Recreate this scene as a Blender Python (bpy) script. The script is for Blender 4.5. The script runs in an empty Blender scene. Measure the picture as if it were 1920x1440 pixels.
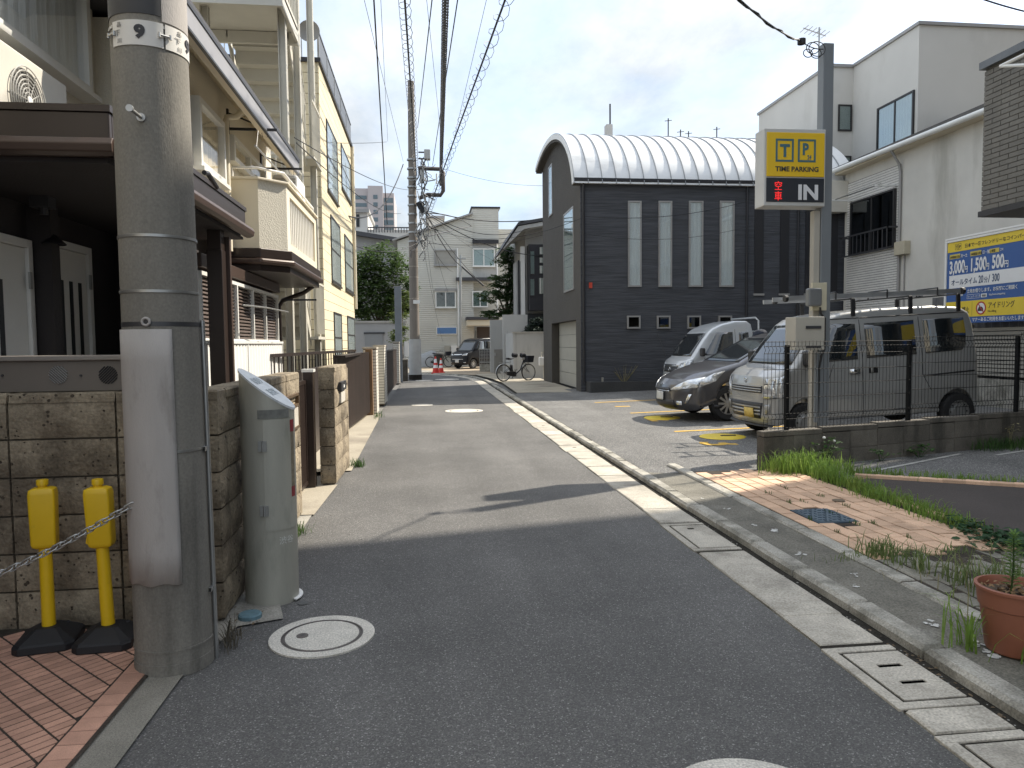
import bpy, bmesh, math, random
from mathutils import Vector, Matrix
random.seed(11)
SC = bpy.context.scene
COL = SC.collection
R = math.radians
V = Vector

# ---------------------------------------------------------------- camera
F_PX = 1350.0
EYE = V((0, 0, 1.5))
YAW, PITCH, ROLL = math.atan(160 / F_PX), math.atan(77 / F_PX), 0.010
cf = V((math.sin(YAW) * math.cos(PITCH), math.cos(YAW) * math.cos(PITCH), -math.sin(PITCH)))
cr0 = V((math.cos(YAW), -math.sin(YAW), 0)); cu0 = cr0.cross(cf)
cr = math.cos(ROLL) * cr0 - math.sin(ROLL) * cu0
cu = math.sin(ROLL) * cr0 + math.cos(ROLL) * cu0
cam = bpy.data.cameras.new("camera"); camo = bpy.data.objects.new("camera", cam); COL.objects.link(camo)
camo.matrix_world = Matrix(((cr.x, cu.x, -cf.x, 0), (cr.y, cu.y, -cf.y, 0), (cr.z, cu.z, -cf.z, 1.5), (0, 0, 0, 1)))
cam.sensor_fit = 'HORIZONTAL'; cam.sensor_width = 36; cam.lens = F_PX / 1920 * 36
cam.clip_start = .05; cam.clip_end = 3000
SC.camera = camo

def ray(px, py): return cf + cr * ((px - 960) / F_PX) - cu * ((py - 720) / F_PX)
def AG(px, py, z=0.0):
    d = ray(px, py); return EYE + d * ((z - 1.5) / d.z)
def AX(px, py, x):
    d = ray(px, py); return EYE + d * (x / d.x)
def AY(px, py, y):
    d = ray(px, py); return EYE + d * (y / d.y)

# ---------------------------------------------------------------- world, sun, exposure
SUN_EL, SUN_AZ = R(45), R(27)            # azimuth measured from +X towards +Y
w = bpy.data.worlds.new("World"); SC.world = w; w.use_nodes = True
nt = w.node_tree; nt.nodes.clear()
def N(nt, t, **k):
    n = nt.nodes.new(t)
    for a, b in k.items(): setattr(n, a, b)
    return n
L_ = nt.links.new
sky = N(nt, 'ShaderNodeTexSky', sky_type='NISHITA', sun_disc=False, sun_elevation=SUN_EL, sun_rotation=R(90) - SUN_AZ)
sky.altitude = 50; sky.air_density = 1.0; sky.dust_density = 1.2; sky.ozone_density = 1.0
tc = N(nt, 'ShaderNodeTexCoord'); sep = N(nt, 'ShaderNodeSeparateXYZ'); L_(tc.outputs['Generated'], sep.inputs[0])
zz = N(nt, 'ShaderNodeMath', operation='MAXIMUM'); L_(sep.outputs['Z'], zz.inputs[0]); zz.inputs[1].default_value = 0.0
za = N(nt, 'ShaderNodeMath', operation='ADD'); L_(zz.outputs[0], za.inputs[0]); za.inputs[1].default_value = 0.16
dv = N(nt, 'ShaderNodeVectorMath', operation='DIVIDE'); L_(tc.outputs['Generated'], dv.inputs[0])
cb = N(nt, 'ShaderNodeCombineXYZ')
for i in range(3): L_(za.outputs[0], cb.inputs[i])
L_(cb.outputs[0], dv.inputs[1])
mp = N(nt, 'ShaderNodeMapping'); L_(dv.outputs[0], mp.inputs[0]); mp.inputs['Location'].default_value = (3.1, 1.3, 0); mp.inputs['Scale'].default_value = (1.0, .62, 0)
n1 = N(nt, 'ShaderNodeTexNoise'); L_(mp.outputs[0], n1.inputs['Vector']); n1.inputs['Scale'].default_value = 1.25; n1.inputs['Detail'].default_value = 7; n1.inputs['Roughness'].default_value = .52; n1.inputs['Distortion'].default_value = .35
n2 = N(nt, 'ShaderNodeTexNoise'); L_(mp.outputs[0], n2.inputs['Vector']); n2.inputs['Scale'].default_value = 3.1; n2.inputs['Detail'].default_value = 6; n2.inputs['Roughness'].default_value = .6
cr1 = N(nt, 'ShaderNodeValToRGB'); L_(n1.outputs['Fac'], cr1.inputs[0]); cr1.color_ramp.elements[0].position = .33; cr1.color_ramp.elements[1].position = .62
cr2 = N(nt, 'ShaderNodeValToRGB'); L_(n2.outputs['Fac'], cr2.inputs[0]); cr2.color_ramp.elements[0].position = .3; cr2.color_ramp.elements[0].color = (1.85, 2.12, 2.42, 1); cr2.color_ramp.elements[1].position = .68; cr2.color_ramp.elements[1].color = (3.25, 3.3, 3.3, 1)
# thin bright veil over the blue, thicker where the noise gathers
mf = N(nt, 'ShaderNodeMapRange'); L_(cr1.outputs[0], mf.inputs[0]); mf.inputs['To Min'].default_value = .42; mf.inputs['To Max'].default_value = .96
mx = N(nt, 'ShaderNodeMixRGB'); L_(mf.outputs[0], mx.inputs[0]); L_(sky.outputs[0], mx.inputs[1]); # veil brightened overhead to add fill light, after an overcast sky: (1 + 2 sin h) / 3
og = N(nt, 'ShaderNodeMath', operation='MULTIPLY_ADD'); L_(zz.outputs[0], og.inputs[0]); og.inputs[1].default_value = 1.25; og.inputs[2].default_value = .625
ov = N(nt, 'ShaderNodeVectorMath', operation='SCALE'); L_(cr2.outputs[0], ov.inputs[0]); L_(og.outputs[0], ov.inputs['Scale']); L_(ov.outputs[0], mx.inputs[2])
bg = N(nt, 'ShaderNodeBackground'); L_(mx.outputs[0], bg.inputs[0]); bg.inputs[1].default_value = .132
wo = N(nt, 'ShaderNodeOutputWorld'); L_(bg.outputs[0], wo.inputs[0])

sl = bpy.data.lights.new("sun", 'SUN'); sl.energy = 3.05; sl.angle = R(.6); sl.color = (1, .92, .79)
so = bpy.data.objects.new("sun", sl); COL.objects.link(so)
sdir = V((math.cos(SUN_EL) * math.cos(SUN_AZ), math.cos(SUN_EL) * math.sin(SUN_AZ), math.sin(SUN_EL)))
so.rotation_euler = sdir.to_track_quat('Z', 'Y').to_euler(); so.location = (30, 20, 40)
SC.view_settings.view_transform = 'Standard'; SC.view_settings.look = 'None'
SC.view_settings.exposure = 1.3; SC.view_settings.gamma = 1.0
SC.view_settings.use_curve_mapping = False
SC.render.engine = 'CYCLES'
SC.cycles.max_bounces = 6; SC.cycles.transparent_max_bounces = 12; SC.cycles.use_denoising = True

# ---------------------------------------------------------------- materials
MATS = {}
def M(name, col, rough=.8, metal=0.0, var=.12, scale=3.0, fine=.0, fscale=90., bump=0.0, bscale=60., spec=.5, rnd=0.0,
      stain=None, stretch=(1, 1, 1), coat=0.0, emit=0.0, pits=None, wave=None):
    if name in MATS: return MATS[name]
    m = bpy.data.materials.new(name); m.use_nodes = True; MATS[name] = m
    t = m.node_tree; lk = t.links.new; b = t.nodes['Principled BSDF']
    b.inputs['Roughness'].default_value = rough; b.inputs['Metallic'].default_value = metal
    b.inputs['Specular IOR Level'].default_value = spec
    if coat: b.inputs['Coat Weight'].default_value = coat; b.inputs['Coat Roughness'].default_value = .04
    c = (*col, 1)
    geo = N(t, 'ShaderNodeNewGeometry'); mp = N(t, 'ShaderNodeMapping'); lk(geo.outputs['Position'], mp.inputs[0]); mp.inputs['Scale'].default_value = stretch
    P = mp.outputs[0]
    val = None
    def addv(s, k):                              # sums brightness terms around 1
        nonlocal val
        mr = N(t, 'ShaderNodeMapRange'); lk(s, mr.inputs[0]); mr.inputs['From Min'].default_value = .25; mr.inputs['From Max'].default_value = .75
        mr.inputs['To Min'].default_value = 1 - k; mr.inputs['To Max'].default_value = 1 + k; mr.clamp = True
        if val is None: val = mr.outputs[0]
        else:
            mu = N(t, 'ShaderNodeMath', operation='MULTIPLY'); lk(val, mu.inputs[0]); lk(mr.outputs[0], mu.inputs[1]); val = mu.outputs[0]
    if var:
        n = N(t, 'ShaderNodeTexNoise'); lk(P, n.inputs['Vector']); n.inputs['Scale'].default_value = scale; n.inputs['Detail'].default_value = 6; n.inputs['Roughness'].default_value = .6
        addv(n.outputs['Fac'], var)
    if fine:
        n = N(t, 'ShaderNodeTexNoise'); lk(geo.outputs['Position'], n.inputs['Vector']); n.inputs['Scale'].default_value = fscale; n.inputs['Detail'].default_value = 3
        addv(n.outputs['Fac'], fine)
    if rnd:
        oi = N(t, 'ShaderNodeObjectInfo')
        mr = N(t, 'ShaderNodeMapRange'); lk(oi.outputs['Random'], mr.inputs[0]); mr.inputs['To Min'].default_value = 1 - rnd; mr.inputs['To Max'].default_value = 1 + rnd
        if val is None: val = mr.outputs[0]
        else:
            mu = N(t, 'ShaderNodeMath', operation='MULTIPLY'); lk(val, mu.inputs[0]); lk(mr.outputs[0], mu.inputs[1]); val = mu.outputs[0]
    colout = None
    if stain:                                    # (colour, scale, threshold, stretch)
        sc_, s_, th, st = stain
        mp2 = N(t, 'ShaderNodeMapping'); lk(geo.outputs['Position'], mp2.inputs[0]); mp2.inputs['Scale'].default_value = st
        n = N(t, 'ShaderNodeTexNoise'); lk(mp2.outputs[0], n.inputs['Vector']); n.inputs['Scale'].default_value = s_; n.inputs['Detail'].default_value = 8; n.inputs['Roughness'].default_value = .65
        mr = N(t, 'ShaderNodeMapRange'); lk(n.outputs['Fac'], mr.inputs[0]); mr.inputs['From Min'].default_value = th; mr.inputs['From Max'].default_value = th + .16
        mixs = N(t, 'ShaderNodeMixRGB'); lk(mr.outputs[0], mixs.inputs[0]); mixs.inputs[1].default_value = c; mixs.inputs[2].default_value = (*sc_, 1); colout = mixs.outputs[0]
    hsrc = None
    if pits:                                     # (scale, threshold, colour)
        vo = N(t, 'ShaderNodeTexVoronoi'); lk(geo.outputs['Position'], vo.inputs['Vector']); vo.inputs['Scale'].default_value = pits[0]; vo.inputs['Randomness'].default_value = 1
        npz = N(t, 'ShaderNodeTexNoise'); lk(geo.outputs['Position'], npz.inputs['Vector']); npz.inputs['Scale'].default_value = pits[0] * .55
        ad = N(t, 'ShaderNodeMath', operation='ADD'); lk(vo.outputs['Distance'], ad.inputs[0]); lk(npz.outputs['Fac'], ad.inputs[1])
        mr = N(t, 'ShaderNodeMapRange'); lk(ad.outputs[0], mr.inputs[0]); mr.inputs['From Min'].default_value = pits[1] + .06; mr.inputs['From Max'].default_value = pits[1]
        mixp = N(t, 'ShaderNodeMixRGB'); lk(mr.outputs[0], mixp.inputs[0]); mixp.inputs[2].default_value = (*pits[2], 1)
        if colout: lk(colout, mixp.inputs[1])
        else: mixp.inputs[1].default_value = c
        colout = mixp.outputs[0]
        inv = N(t, 'ShaderNodeMath', operation='SUBTRACT'); inv.inputs[0].default_value = 1; lk(mr.outputs[0], inv.inputs[1]); hsrc = inv.outputs[0]
    if val is not None:
        hs = N(t, 'ShaderNodeVectorMath', operation='SCALE')
        if colout: lk(colout, hs.inputs[0])
        else: hs.inputs[0].default_value = col
        lk(val, hs.inputs['Scale']); lk(hs.outputs[0], b.inputs['Base Color'])
    elif colout: lk(colout, b.inputs['Base Color'])
    else: b.inputs['Base Color'].default_value = c
    if wave:                                     # (axis, scale, strength): fine horizontal or vertical relief
        wv = N(t, 'ShaderNodeTexWave', wave_type='BANDS', bands_direction=wave[0]); lk(geo.outputs['Position'], wv.inputs['Vector']); wv.inputs['Scale'].default_value = wave[1]; wv.inputs['Distortion'].default_value = .0
        hsrc = wv.outputs['Fac']; bump = max(bump, wave[2])
        bp = N(t, 'ShaderNodeBump'); lk(hsrc, bp.inputs['Height']); bp.inputs['Strength'].default_value = 1; bp.inputs['Distance'].default_value = wave[2]; lk(bp.outputs[0], b.inputs['Normal'])
    elif bump:
        n = N(t, 'ShaderNodeTexNoise'); lk(P, n.inputs['Vector']); n.inputs['Scale'].default_value = bscale; n.inputs['Detail'].default_value = 4
        h = n.outputs['Fac']
        if hsrc:
            ml = N(t, 'ShaderNodeMath', operation='MULTIPLY_ADD'); lk(hsrc, ml.inputs[0]); ml.inputs[1].default_value = 1.2; lk(h, ml.inputs[2]); h = ml.outputs[0]
        bp = N(t, 'ShaderNodeBump'); lk(h, bp.inputs['Height']); bp.inputs['Strength'].default_value = 1; bp.inputs['Distance'].default_value = bump; lk(bp.outputs[0], b.inputs['Normal'])
    if emit:
        b.inputs['Emission Color'].default_value = c; b.inputs['Emission Strength'].default_value = emit
    return m

def glass(name, tint=(.82, .86, .85), rough=.02, refl=.55):
    if name in MATS: return MATS[name]
    m = bpy.data.materials.new(name); m.use_nodes = True; MATS[name] = m
    t = m.node_tree; t.nodes.clear(); lk = t.links.new
    tr = N(t, 'ShaderNodeBsdfTransparent'); tr.inputs[0].default_value = (*tint, 1)
    gl = N(t, 'ShaderNodeBsdfGlossy'); gl.inputs['Roughness'].default_value = rough; gl.inputs[0].default_value = (.95, .97, 1, 1)
    fr = N(t, 'ShaderNodeFresnel'); fr.inputs['IOR'].default_value = 1.6
    ml = N(t, 'ShaderNodeMath', operation='MULTIPLY_ADD'); lk(fr.outputs[0], ml.inputs[0]); ml.inputs[1].default_value = refl; ml.inputs[2].default_value = .06; ml.use_clamp = True
    mi = N(t, 'ShaderNodeMixShader'); lk(ml.outputs[0], mi.inputs[0]); lk(tr.outputs[0], mi.inputs[1]); lk(gl.outputs[0], mi.inputs[2])
    o = N(t, 'ShaderNodeOutputMaterial'); lk(mi.outputs[0], o.inputs[0])
    return m

def aggregate(name, base, mid, bright, scale, thr, bump, big=.16, bigscale=.8, rough=.88, worn=None):
    """asphalt: every voronoi cell is one stone with its own grey"""
    m = bpy.data.materials.new(name); m.use_nodes = True; MATS[name] = m; t = m.node_tree; lk = t.links.new; b = t.nodes['Principled BSDF']; b.inputs['Roughness'].default_value = rough; b.inputs['Specular IOR Level'].default_value = .45
    geo = N(t, 'ShaderNodeNewGeometry'); vo = N(t, 'ShaderNodeTexVoronoi'); lk(geo.outputs['Position'], vo.inputs['Vector']); vo.inputs['Scale'].default_value = scale
    sp = N(t, 'ShaderNodeSeparateColor'); lk(vo.outputs['Color'], sp.inputs[0])
    rp = N(t, 'ShaderNodeValToRGB'); lk(sp.outputs[0], rp.inputs[0]); e = rp.color_ramp.elements; e[0].position = 0; e[0].color = (*[c * .72 for c in base], 1); e[1].position = 1; e[1].color = (*bright, 1)
    for pos, c in ((.45, base), (thr - .16, mid), (thr, [x * 1.35 for x in mid]), (thr + .03, bright)): k = e.new(pos); k.color = (*c, 1)
    n = N(t, 'ShaderNodeTexNoise'); lk(geo.outputs['Position'], n.inputs['Vector']); n.inputs['Scale'].default_value = bigscale; n.inputs['Detail'].default_value = 7; n.inputs['Roughness'].default_value = .62
    mr = N(t, 'ShaderNodeMapRange'); lk(n.outputs['Fac'], mr.inputs[0]); mr.inputs['From Min'].default_value = .28; mr.inputs['From Max'].default_value = .72; mr.inputs['To Min'].default_value = 1 - big; mr.inputs['To Max'].default_value = 1 + big
    n2 = N(t, 'ShaderNodeTexNoise'); mp = N(t, 'ShaderNodeMapping'); lk(geo.outputs['Position'], mp.inputs[0]); mp.inputs['Scale'].default_value = (1.3, .10, 1); lk(mp.outputs[0], n2.inputs['Vector']); n2.inputs['Scale'].default_value = 1.6; n2.inputs['Detail'].default_value = 4
    mr2 = N(t, 'ShaderNodeMapRange'); lk(n2.outputs['Fac'], mr2.inputs[0]); mr2.inputs['From Min'].default_value = .3; mr2.inputs['From Max'].default_value = .7; mr2.inputs['To Min'].default_value = .88; mr2.inputs['To Max'].default_value = 1.12
    mu = N(t, 'ShaderNodeMath', operation='MULTIPLY'); lk(mr.outputs[0], mu.inputs[0]); lk(mr2.outputs[0], mu.inputs[1])
    sc = N(t, 'ShaderNodeVectorMath', operation='SCALE'); lk(rp.outputs[0], sc.inputs[0]); lk(mu.outputs[0], sc.inputs['Scale']); lk(sc.outputs[0], b.inputs['Base Color'])
    bp = N(t, 'ShaderNodeBump'); lk(vo.outputs['Distance'], bp.inputs['Height']); bp.inputs['Distance'].default_value = bump; bp.invert = True; lk(bp.outputs[0], b.inputs['Normal'])
    return m
ASPHALT = aggregate('asphalt', (.105, .102, .098), (.129, .125, .119), (.30, .295, .28), 190, .955, .0025, .27, .6)
ASPHALT_OLD = aggregate('asphalt_worn', (.12, .118, .115), (.165, .162, .155), (.33, .32, .30), 120, .88, .006, .24, .7)
PATCH = M('asphalt_strip', (.15, .14, .115), .92, var=.38, scale=3.2, fine=.5, fscale=110, bump=.004, bscale=130, stain=((.20, .19, .165), 1.7, .55, (1, 1, 1)))
CONC = M('concrete', (.43, .395, .335), .9, var=.22, scale=4.5, fine=.34, fscale=95, bump=.003, bscale=120, rnd=.12, pits=(70, .40, (.20, .185, .155)), stain=((.30, .275, .23), 2.6, .50, (1, 1, 1)))
CONC_KERB = M('concrete_kerb', (.36, .34, .295), .92, var=.26, scale=5, fine=.36, fscale=95, bump=.004, bscale=110, rnd=.10, pits=(60, .42, (.13, .125, .105)), stain=((.19, .18, .15), 3.2, .47, (1, 1, 1)))
CONC_WALL = M('concrete_wall', (.40, .38, .34), .9, var=.14, scale=.8, fine=.1, bump=.001, stain=((.27, .255, .225), .7, .55, (1, 1, .35)))
GRIT = M('gutter_dirt', (.036, .033, .028), 1.0, spec=.05, var=.35, scale=9, fine=.4, bump=.004)
FORECOURT = M('forecourt_concrete', (.36, .32, .25), .9, var=.2, scale=.8, fine=.2, bump=.001, stain=((.22, .19, .15), .6, .52, (1, 1, 1)))
TILE_PINK = M('pink_tile', (.50, .285, .205), .75, var=.2, scale=7, fine=.16, fscale=240, bump=.001, bscale=260, rnd=.16)
TILE_ORANGE = M('orange_paver', (.62, .41, .275), .88, var=.15, scale=5, fine=.28, fscale=230, bump=.002, bscale=230, rnd=.15, stain=((.36, .235, .155), 3.2, .57, (1, 1, 1)))
PAVER_GREY = M('grey_paver', (.22, .205, .17), .93, var=.28, scale=4, fine=.25, bump=.003, rnd=.14)
MORTAR = M('mortar', (.06, .05, .042), .97, spec=.1, var=.25, scale=12, fine=.3, bump=.003)
STONE = M('tuff_block', (.30, .248, .175), .93, var=.30, scale=6, fine=.25, fscale=70, bump=.012, bscale=38, rnd=.13, pits=(30, .56, (.075, .058, .04)), stain=((.165, .132, .092), 4.0, .45, (1, 1, .7)))
MORTAR_DARK = M('dark_mortar', (.15, .125, .095), .95, var=.3, scale=8, bump=.003)
POLE = M('pole_concrete', (.205, .193, .168), .88, var=.24, scale=1.6, fine=.16, fscale=90, bump=.0015, bscale=110, stretch=(1.6, 1.6, .5), stain=((.105, .098, .086), 1.3, .50, (2.6, 2.6, .45)))
SHEET = M('pole_sheet', (.40, .375, .355), .8, var=.13, scale=3, stretch=(2, 2, .4), bump=.0022, bscale=150, stain=((.27, .25, .23), 3.1, .58, (2, 2, .6)))
STEEL = M('galvanised', (.42, .42, .41), .42, .85, var=.12, scale=9)
STEEL_D = M('dark_steel', (.075, .075, .08), .45, .5, var=.1)
BROWN = M('brown_metal', (.034, .023, .019), .34, .15, var=.1, scale=2)
BROWN_L = M('brown_aluminium', (.07, .045, .035), .4, .2, var=.12, scale=2)
BROWN_WALL = M('dark_brown_wall', (.036, .031, .031), .8, var=.15, scale=2, bump=.003, bscale=70)
BLACKM = M('black_rubber', (.014, .014, .016), .62, var=.15, scale=12, bump=.0008, bscale=150)
YELLOW = M('yellow_plastic', (.78, .50, .012), .38, var=.07, scale=5, stain=((.60, .40, .03), 7, .62, (1, 1, 1)))
CREAM = M('cream_stucco', (.70, .655, .55), .9, var=.05, scale=1.1, fine=.06, bump=.006, bscale=85, stain=((.58, .54, .45), .8, .58, (1.6, 1.6, .35)))
CREAM_P = M('cream_panel', (.74, .67, .52), .6, var=.06, scale=1, bump=.0006)
SOFFIT = M('cream_soffit', (.68, .60, .46), .7, var=.05, scale=1.2)
WHITE_AL = M('white_aluminium', (.74, .735, .70), .35, var=.05, scale=3)
WHITE_P = M('white_paint', (.80, .79, .76), .5, var=.05, scale=2)
GREYBLUE = M('grey_fascia', (.30, .30, .32), .5, var=.08)
DARKTRIM = M('dark_trim', (.02, .02, .024), .45, var=.1)
YSIDING = M('yellow_siding', (.70, .62, .44), .8, var=.06, scale=1, bump=.0012, bscale=70, rnd=.035, stain=((.60, .51, .33), .7, .6, (1, 1, .4)))
STAIRW = M('stair_paint', (.58, .555, .48), .5, var=.1, scale=2, stain=((.46, .42, .34), 2.2, .6, (1, 1, .4)))
STUCCO = M('white_stucco', (.60, .575, .52), .92, var=.10, scale=.8, fine=.06, bump=.004, bscale=45, stain=((.43, .41, .36), .55, .55, (1.5, 1.5, .3)))
MODERN = M('pale_render', (.62, .60, .56), .9, var=.05, scale=.5, bump=.002, bscale=40, stain=((.54, .52, .48), .35, .55, (1, 1, .5)))
WBRICK = M('white_brick', (.68, .66, .62), .85, var=.1, scale=2, rnd=.0, bump=.002)
GBRICK = M('grey_brick_tile', (.175, .165, .145), .85, var=.16, scale=4, fine=.12, bump=.002)
CHAR = M('charcoal_siding', (.064, .067, .076), .66, var=.42, scale=2.0, fine=.12, stretch=(.55, .55, 11), bump=.016, bscale=4, spec=.35)
CHAR2 = M('charcoal_stucco', (.075, .068, .060), .9, var=.14, scale=1, bump=.02, bscale=16)
ROOFM = M('pale_metal_roof', (.70, .705, .70), .4, .15, var=.07, scale=1.2, bump=.0012, bscale=3, stain=((.50, .51, .51), .8, .55, (.5, 1.6, 1)))
SEAM = M('roof_seam', (.30, .31, .32), .45, .3, var=.1)
BSIDING = M('beige_siding', (.56, .545, .49), .8, var=.08, scale=.8, wave=('Z', 2.6, .012), rnd=0)
WWALL = M('white_garden_wall', (.44, .435, .415), .9, var=.07, scale=.7, stain=((.34, .335, .315), .8, .55, (1.5, 1.5, .3)), bump=.002)
GREYWALL = M('grey_wall', (.33, .325, .315), .9, var=.13, scale=.7, stain=((.24, .235, .22), .8, .55, (1, 1, .3)), bump=.002)
DGREY = M('dark_grey_roof', (.06, .06, .066), .6, var=.12)
FRAME = M('grey_window_frame', (.34, .33, .32), .45, .3, var=.08)
FRAME_D = M('dark_window_frame', (.035, .034, .035), .45, .2, var=.08)
CURT = M('curtain', (.62, .60, .55), .95, var=.10, scale=9, stretch=(6, 6, .4), bump=.01, bscale=6)
CURT_Y = M('yellow_curtain', (.72, .63, .45), .95, var=.09, scale=8, stretch=(6, 6, .4), bump=.01, bscale=6)
CURT_G = M('greenish_curtain', (.66, .71, .69), .95, var=.12, scale=8, stretch=(7, 7, .4), bump=.012, bscale=7)
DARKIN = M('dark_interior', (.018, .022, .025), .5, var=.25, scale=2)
FROST = M('frosted_glass', (.40, .46, .45), .3, var=.08, scale=4)
CURT_W = M('pale_curtain', (.82, .86, .85), .95, var=.10, scale=8, stretch=(7, 7, .4), bump=.012, bscale=7); GLASS_C = glass('clear_glass', (.97, .98, .98), .02, .6)
GLASS_L = glass('sheer_glass', (.98, .98, .98), .02, .18)
GLASS = glass('window_glass'); GLASS_D = glass('tinted_glass', (.25, .29, .30))
BARK = M('bark', (.09, .07, .05), .95, var=.3, scale=8, bump=.02, bscale=20)
def leafmat(name, col, c2):
    m = M(name, col, .6, var=.38, scale=9, rnd=.05, stain=(c2, 3.5, .5, (1, 1, 1)), spec=.3)
    t = m.node_tree; b = t.nodes['Principled BSDF']
    o = [n for n in t.nodes if n.type == 'OUTPUT_MATERIAL'][0]
    tl = N(t, 'ShaderNodeBsdfTranslucent'); src = b.inputs['Base Color'].links[0].from_socket; t.links.new(src, tl.inputs[0])
    mi = N(t, 'ShaderNodeMixShader'); mi.inputs[0].default_value = .38; t.links.new(b.outputs[0], mi.inputs[1]); t.links.new(tl.outputs[0], mi.inputs[2]); t.links.new(mi.outputs[0], o.inputs[0])
    return m
LEAF = leafmat('leaf', (.07, .115, .036), (.12, .175, .05)); LEAF2 = leafmat('leaf_dark', (.055, .10, .04), (.10, .15, .055))
GRASSM = leafmat('grass_blade', (.18, .29, .055), (.28, .36, .09)); WEEDM = leafmat('weed_leaf', (.06, .12, .035), (.10, .17, .05)); DRYG = leafmat('dry_grass', (.32, .28, .15), (.24, .23, .12))
IVY = leafmat('ivy_leaf', (.035, .085, .035), (.055, .11, .04))
CABLE = M('black_cable', (.016, .016, .018), .6, var=.1)
CABLE_G = M('grey_cable', (.10, .10, .105), .55, var=.1)

# ---------------------------------------------------------------- mesh helpers
WM = {}
class MB:
    """collects geometry in a frame: a along u, b along n, c up"""
    def __init__(s, O=(0, 0, 0), u=(1, 0, 0), n=(0, 1, 0)):
        s.O, s.u, s.n = V(O), V(u).normalized(), V(n).normalized(); s.v = []; s.f = []
    def P(s, p): return s.O + s.u * p[0] + s.n * p[1] + V((0, 0, p[2]))
    def add(s, vs, fs):
        k = len(s.v); s.v += [s.P(p) for p in vs]; s.f += [[i + k for i in f] for f in fs]; return s
    def box(s, a0, a1, b0, b1, c0, c1):
        return s.add([(a0, b0, c0), (a1, b0, c0), (a1, b1, c0), (a0, b1, c0), (a0, b0, c1), (a1, b0, c1), (a1, b1, c1), (a0, b1, c1)],
                     [(0, 3, 2, 1), (4, 5, 6, 7), (0, 1, 5, 4), (1, 2, 6, 5), (2, 3, 7, 6), (3, 0, 4, 7)])
    def prism(s, poly, d0, d1, ax='b'):
        """poly in the two remaining axes (order a,b,c), extruded along ax"""
        n = len(poly)
        def q(p, d): return {'a': (d, p[0], p[1]), 'b': (p[0], d, p[1]), 'c': (p[0], p[1], d)}[ax]
        return s.add([q(p, d0) for p in poly] + [q(p, d1) for p in poly], [tuple(range(n)), tuple(range(2 * n - 1, n - 1, -1))] + [(i, i + n, (i + 1) % n + n, (i + 1) % n) for i in range(n)])
    def tube(s, pts, r, n=8, closed=False, caps=True):
        pts = [V(p) for p in pts]; m = len(pts); vs = []; up = None
        for i, p in enumerate(pts):
            if closed: d = pts[(i + 1) % m] - pts[i - 1]
            else: d = pts[min(i + 1, m - 1)] - pts[max(i - 1, 0)]
            d.normalize()
            if up is None: up = V((0, 0, 1)) if abs(d.z) < .9 else V((1, 0, 0))
            x = up - d * up.dot(d)
            if x.length < 1e-5: x = d.orthogonal()
            x.normalize(); y = d.cross(x); up = x
            rr = r[i] if isinstance(r, (list, tuple)) else r
            vs += [tuple(p + x * (rr * math.cos(t)) + y * (rr * math.sin(t))) for t in [2 * math.pi * j / n for j in range(n)]]
        fs = []
        for i in range(m if closed else m - 1):
            for j in range(n):
                a, b_, c, d_ = i * n + j, i * n + (j + 1) % n, ((i + 1) % m) * n + (j + 1) % n, ((i + 1) % m) * n + j
                fs.append((a, b_, c, d_))
        if caps and not closed: fs += [tuple(range(n - 1, -1, -1)), tuple(range((m - 1) * n, m * n))]
        return s.add(vs, fs)
    def cyl(s, p0, p1, r0, r1=None, n=16): return s.tube([p0, p1], [r0, r0 if r1 is None else r1], n)
    def lathe(s, prof, c=(0, 0, 0), n=24, axis='c', a0=0.0, a1=2 * math.pi):
        full = abs(a1 - a0 - 2 * math.pi) < 1e-6; k = n if full else n + 1; vs = []
        for r, z in prof:
            for j in range(k):
                t = a0 + (a1 - a0) * j / n; x, y = r * math.cos(t), r * math.sin(t)
                vs.append({'c': (c[0] + x, c[1] + y, c[2] + z), 'b': (c[0] + x, c[1] + z, c[2] + y), 'a': (c[0] + z, c[1] + x, c[2] + y)}[axis])
        fs = [(i * k + j, i * k + (j + 1) % k, (i + 1) * k + (j + 1) % k, (i + 1) * k + j) for i in range(len(prof) - 1) for j in range(n)]
        return s.add(vs, fs)
    def disc(s, c, r, n=24, axis='c'):
        vs = [{'c': (c[0] + r * math.cos(t), c[1] + r * math.sin(t), c[2]), 'b': (c[0] + r * math.cos(t), c[1], c[2] + r * math.sin(t)), 'a': (c[0], c[1] + r * math.cos(t), c[2] + r * math.sin(t))}[axis] for t in [2 * math.pi * j / n for j in range(n)]]
        return s.add(vs, [tuple(range(n))])
    def mesh(s, name, mat, smooth=0, recalc=True, local=None):
        me = bpy.data.meshes.new(name); inv = local.inverted() if local is not None else None
        me.from_pydata([tuple(inv @ p) if inv else tuple(p) for p in s.v], [], s.f); me.materials.append(mat)
        if recalc and len(s.f) > 1:
            bm = bmesh.new(); bm.from_mesh(me); bmesh.ops.recalc_face_normals(bm, faces=bm.faces); bm.to_mesh(me); bm.free()
        if smooth:
            for p in me.polygons: p.use_smooth = True
            me.set_sharp_from_angle(angle=R(smooth))
        me.update(); return me
    def build(s, name, mat, parent=None, smooth=0, bevel=0, seg=2, recalc=True):
        me = s.mesh(name, mat, smooth, recalc, WM.get(parent))
        o = bpy.data.objects.new(name, me); COL.objects.link(o)
        if parent is not None: o.parent = parent; WM[o] = WM[parent]
        else: WM[o] = Matrix()
        if bevel:
            b = o.modifiers.new('bevel', 'BEVEL'); b.width = bevel; b.segments = seg; b.limit_method = 'ANGLE'; b.angle_limit = R(40); b.harden_normals = False
        return o

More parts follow.
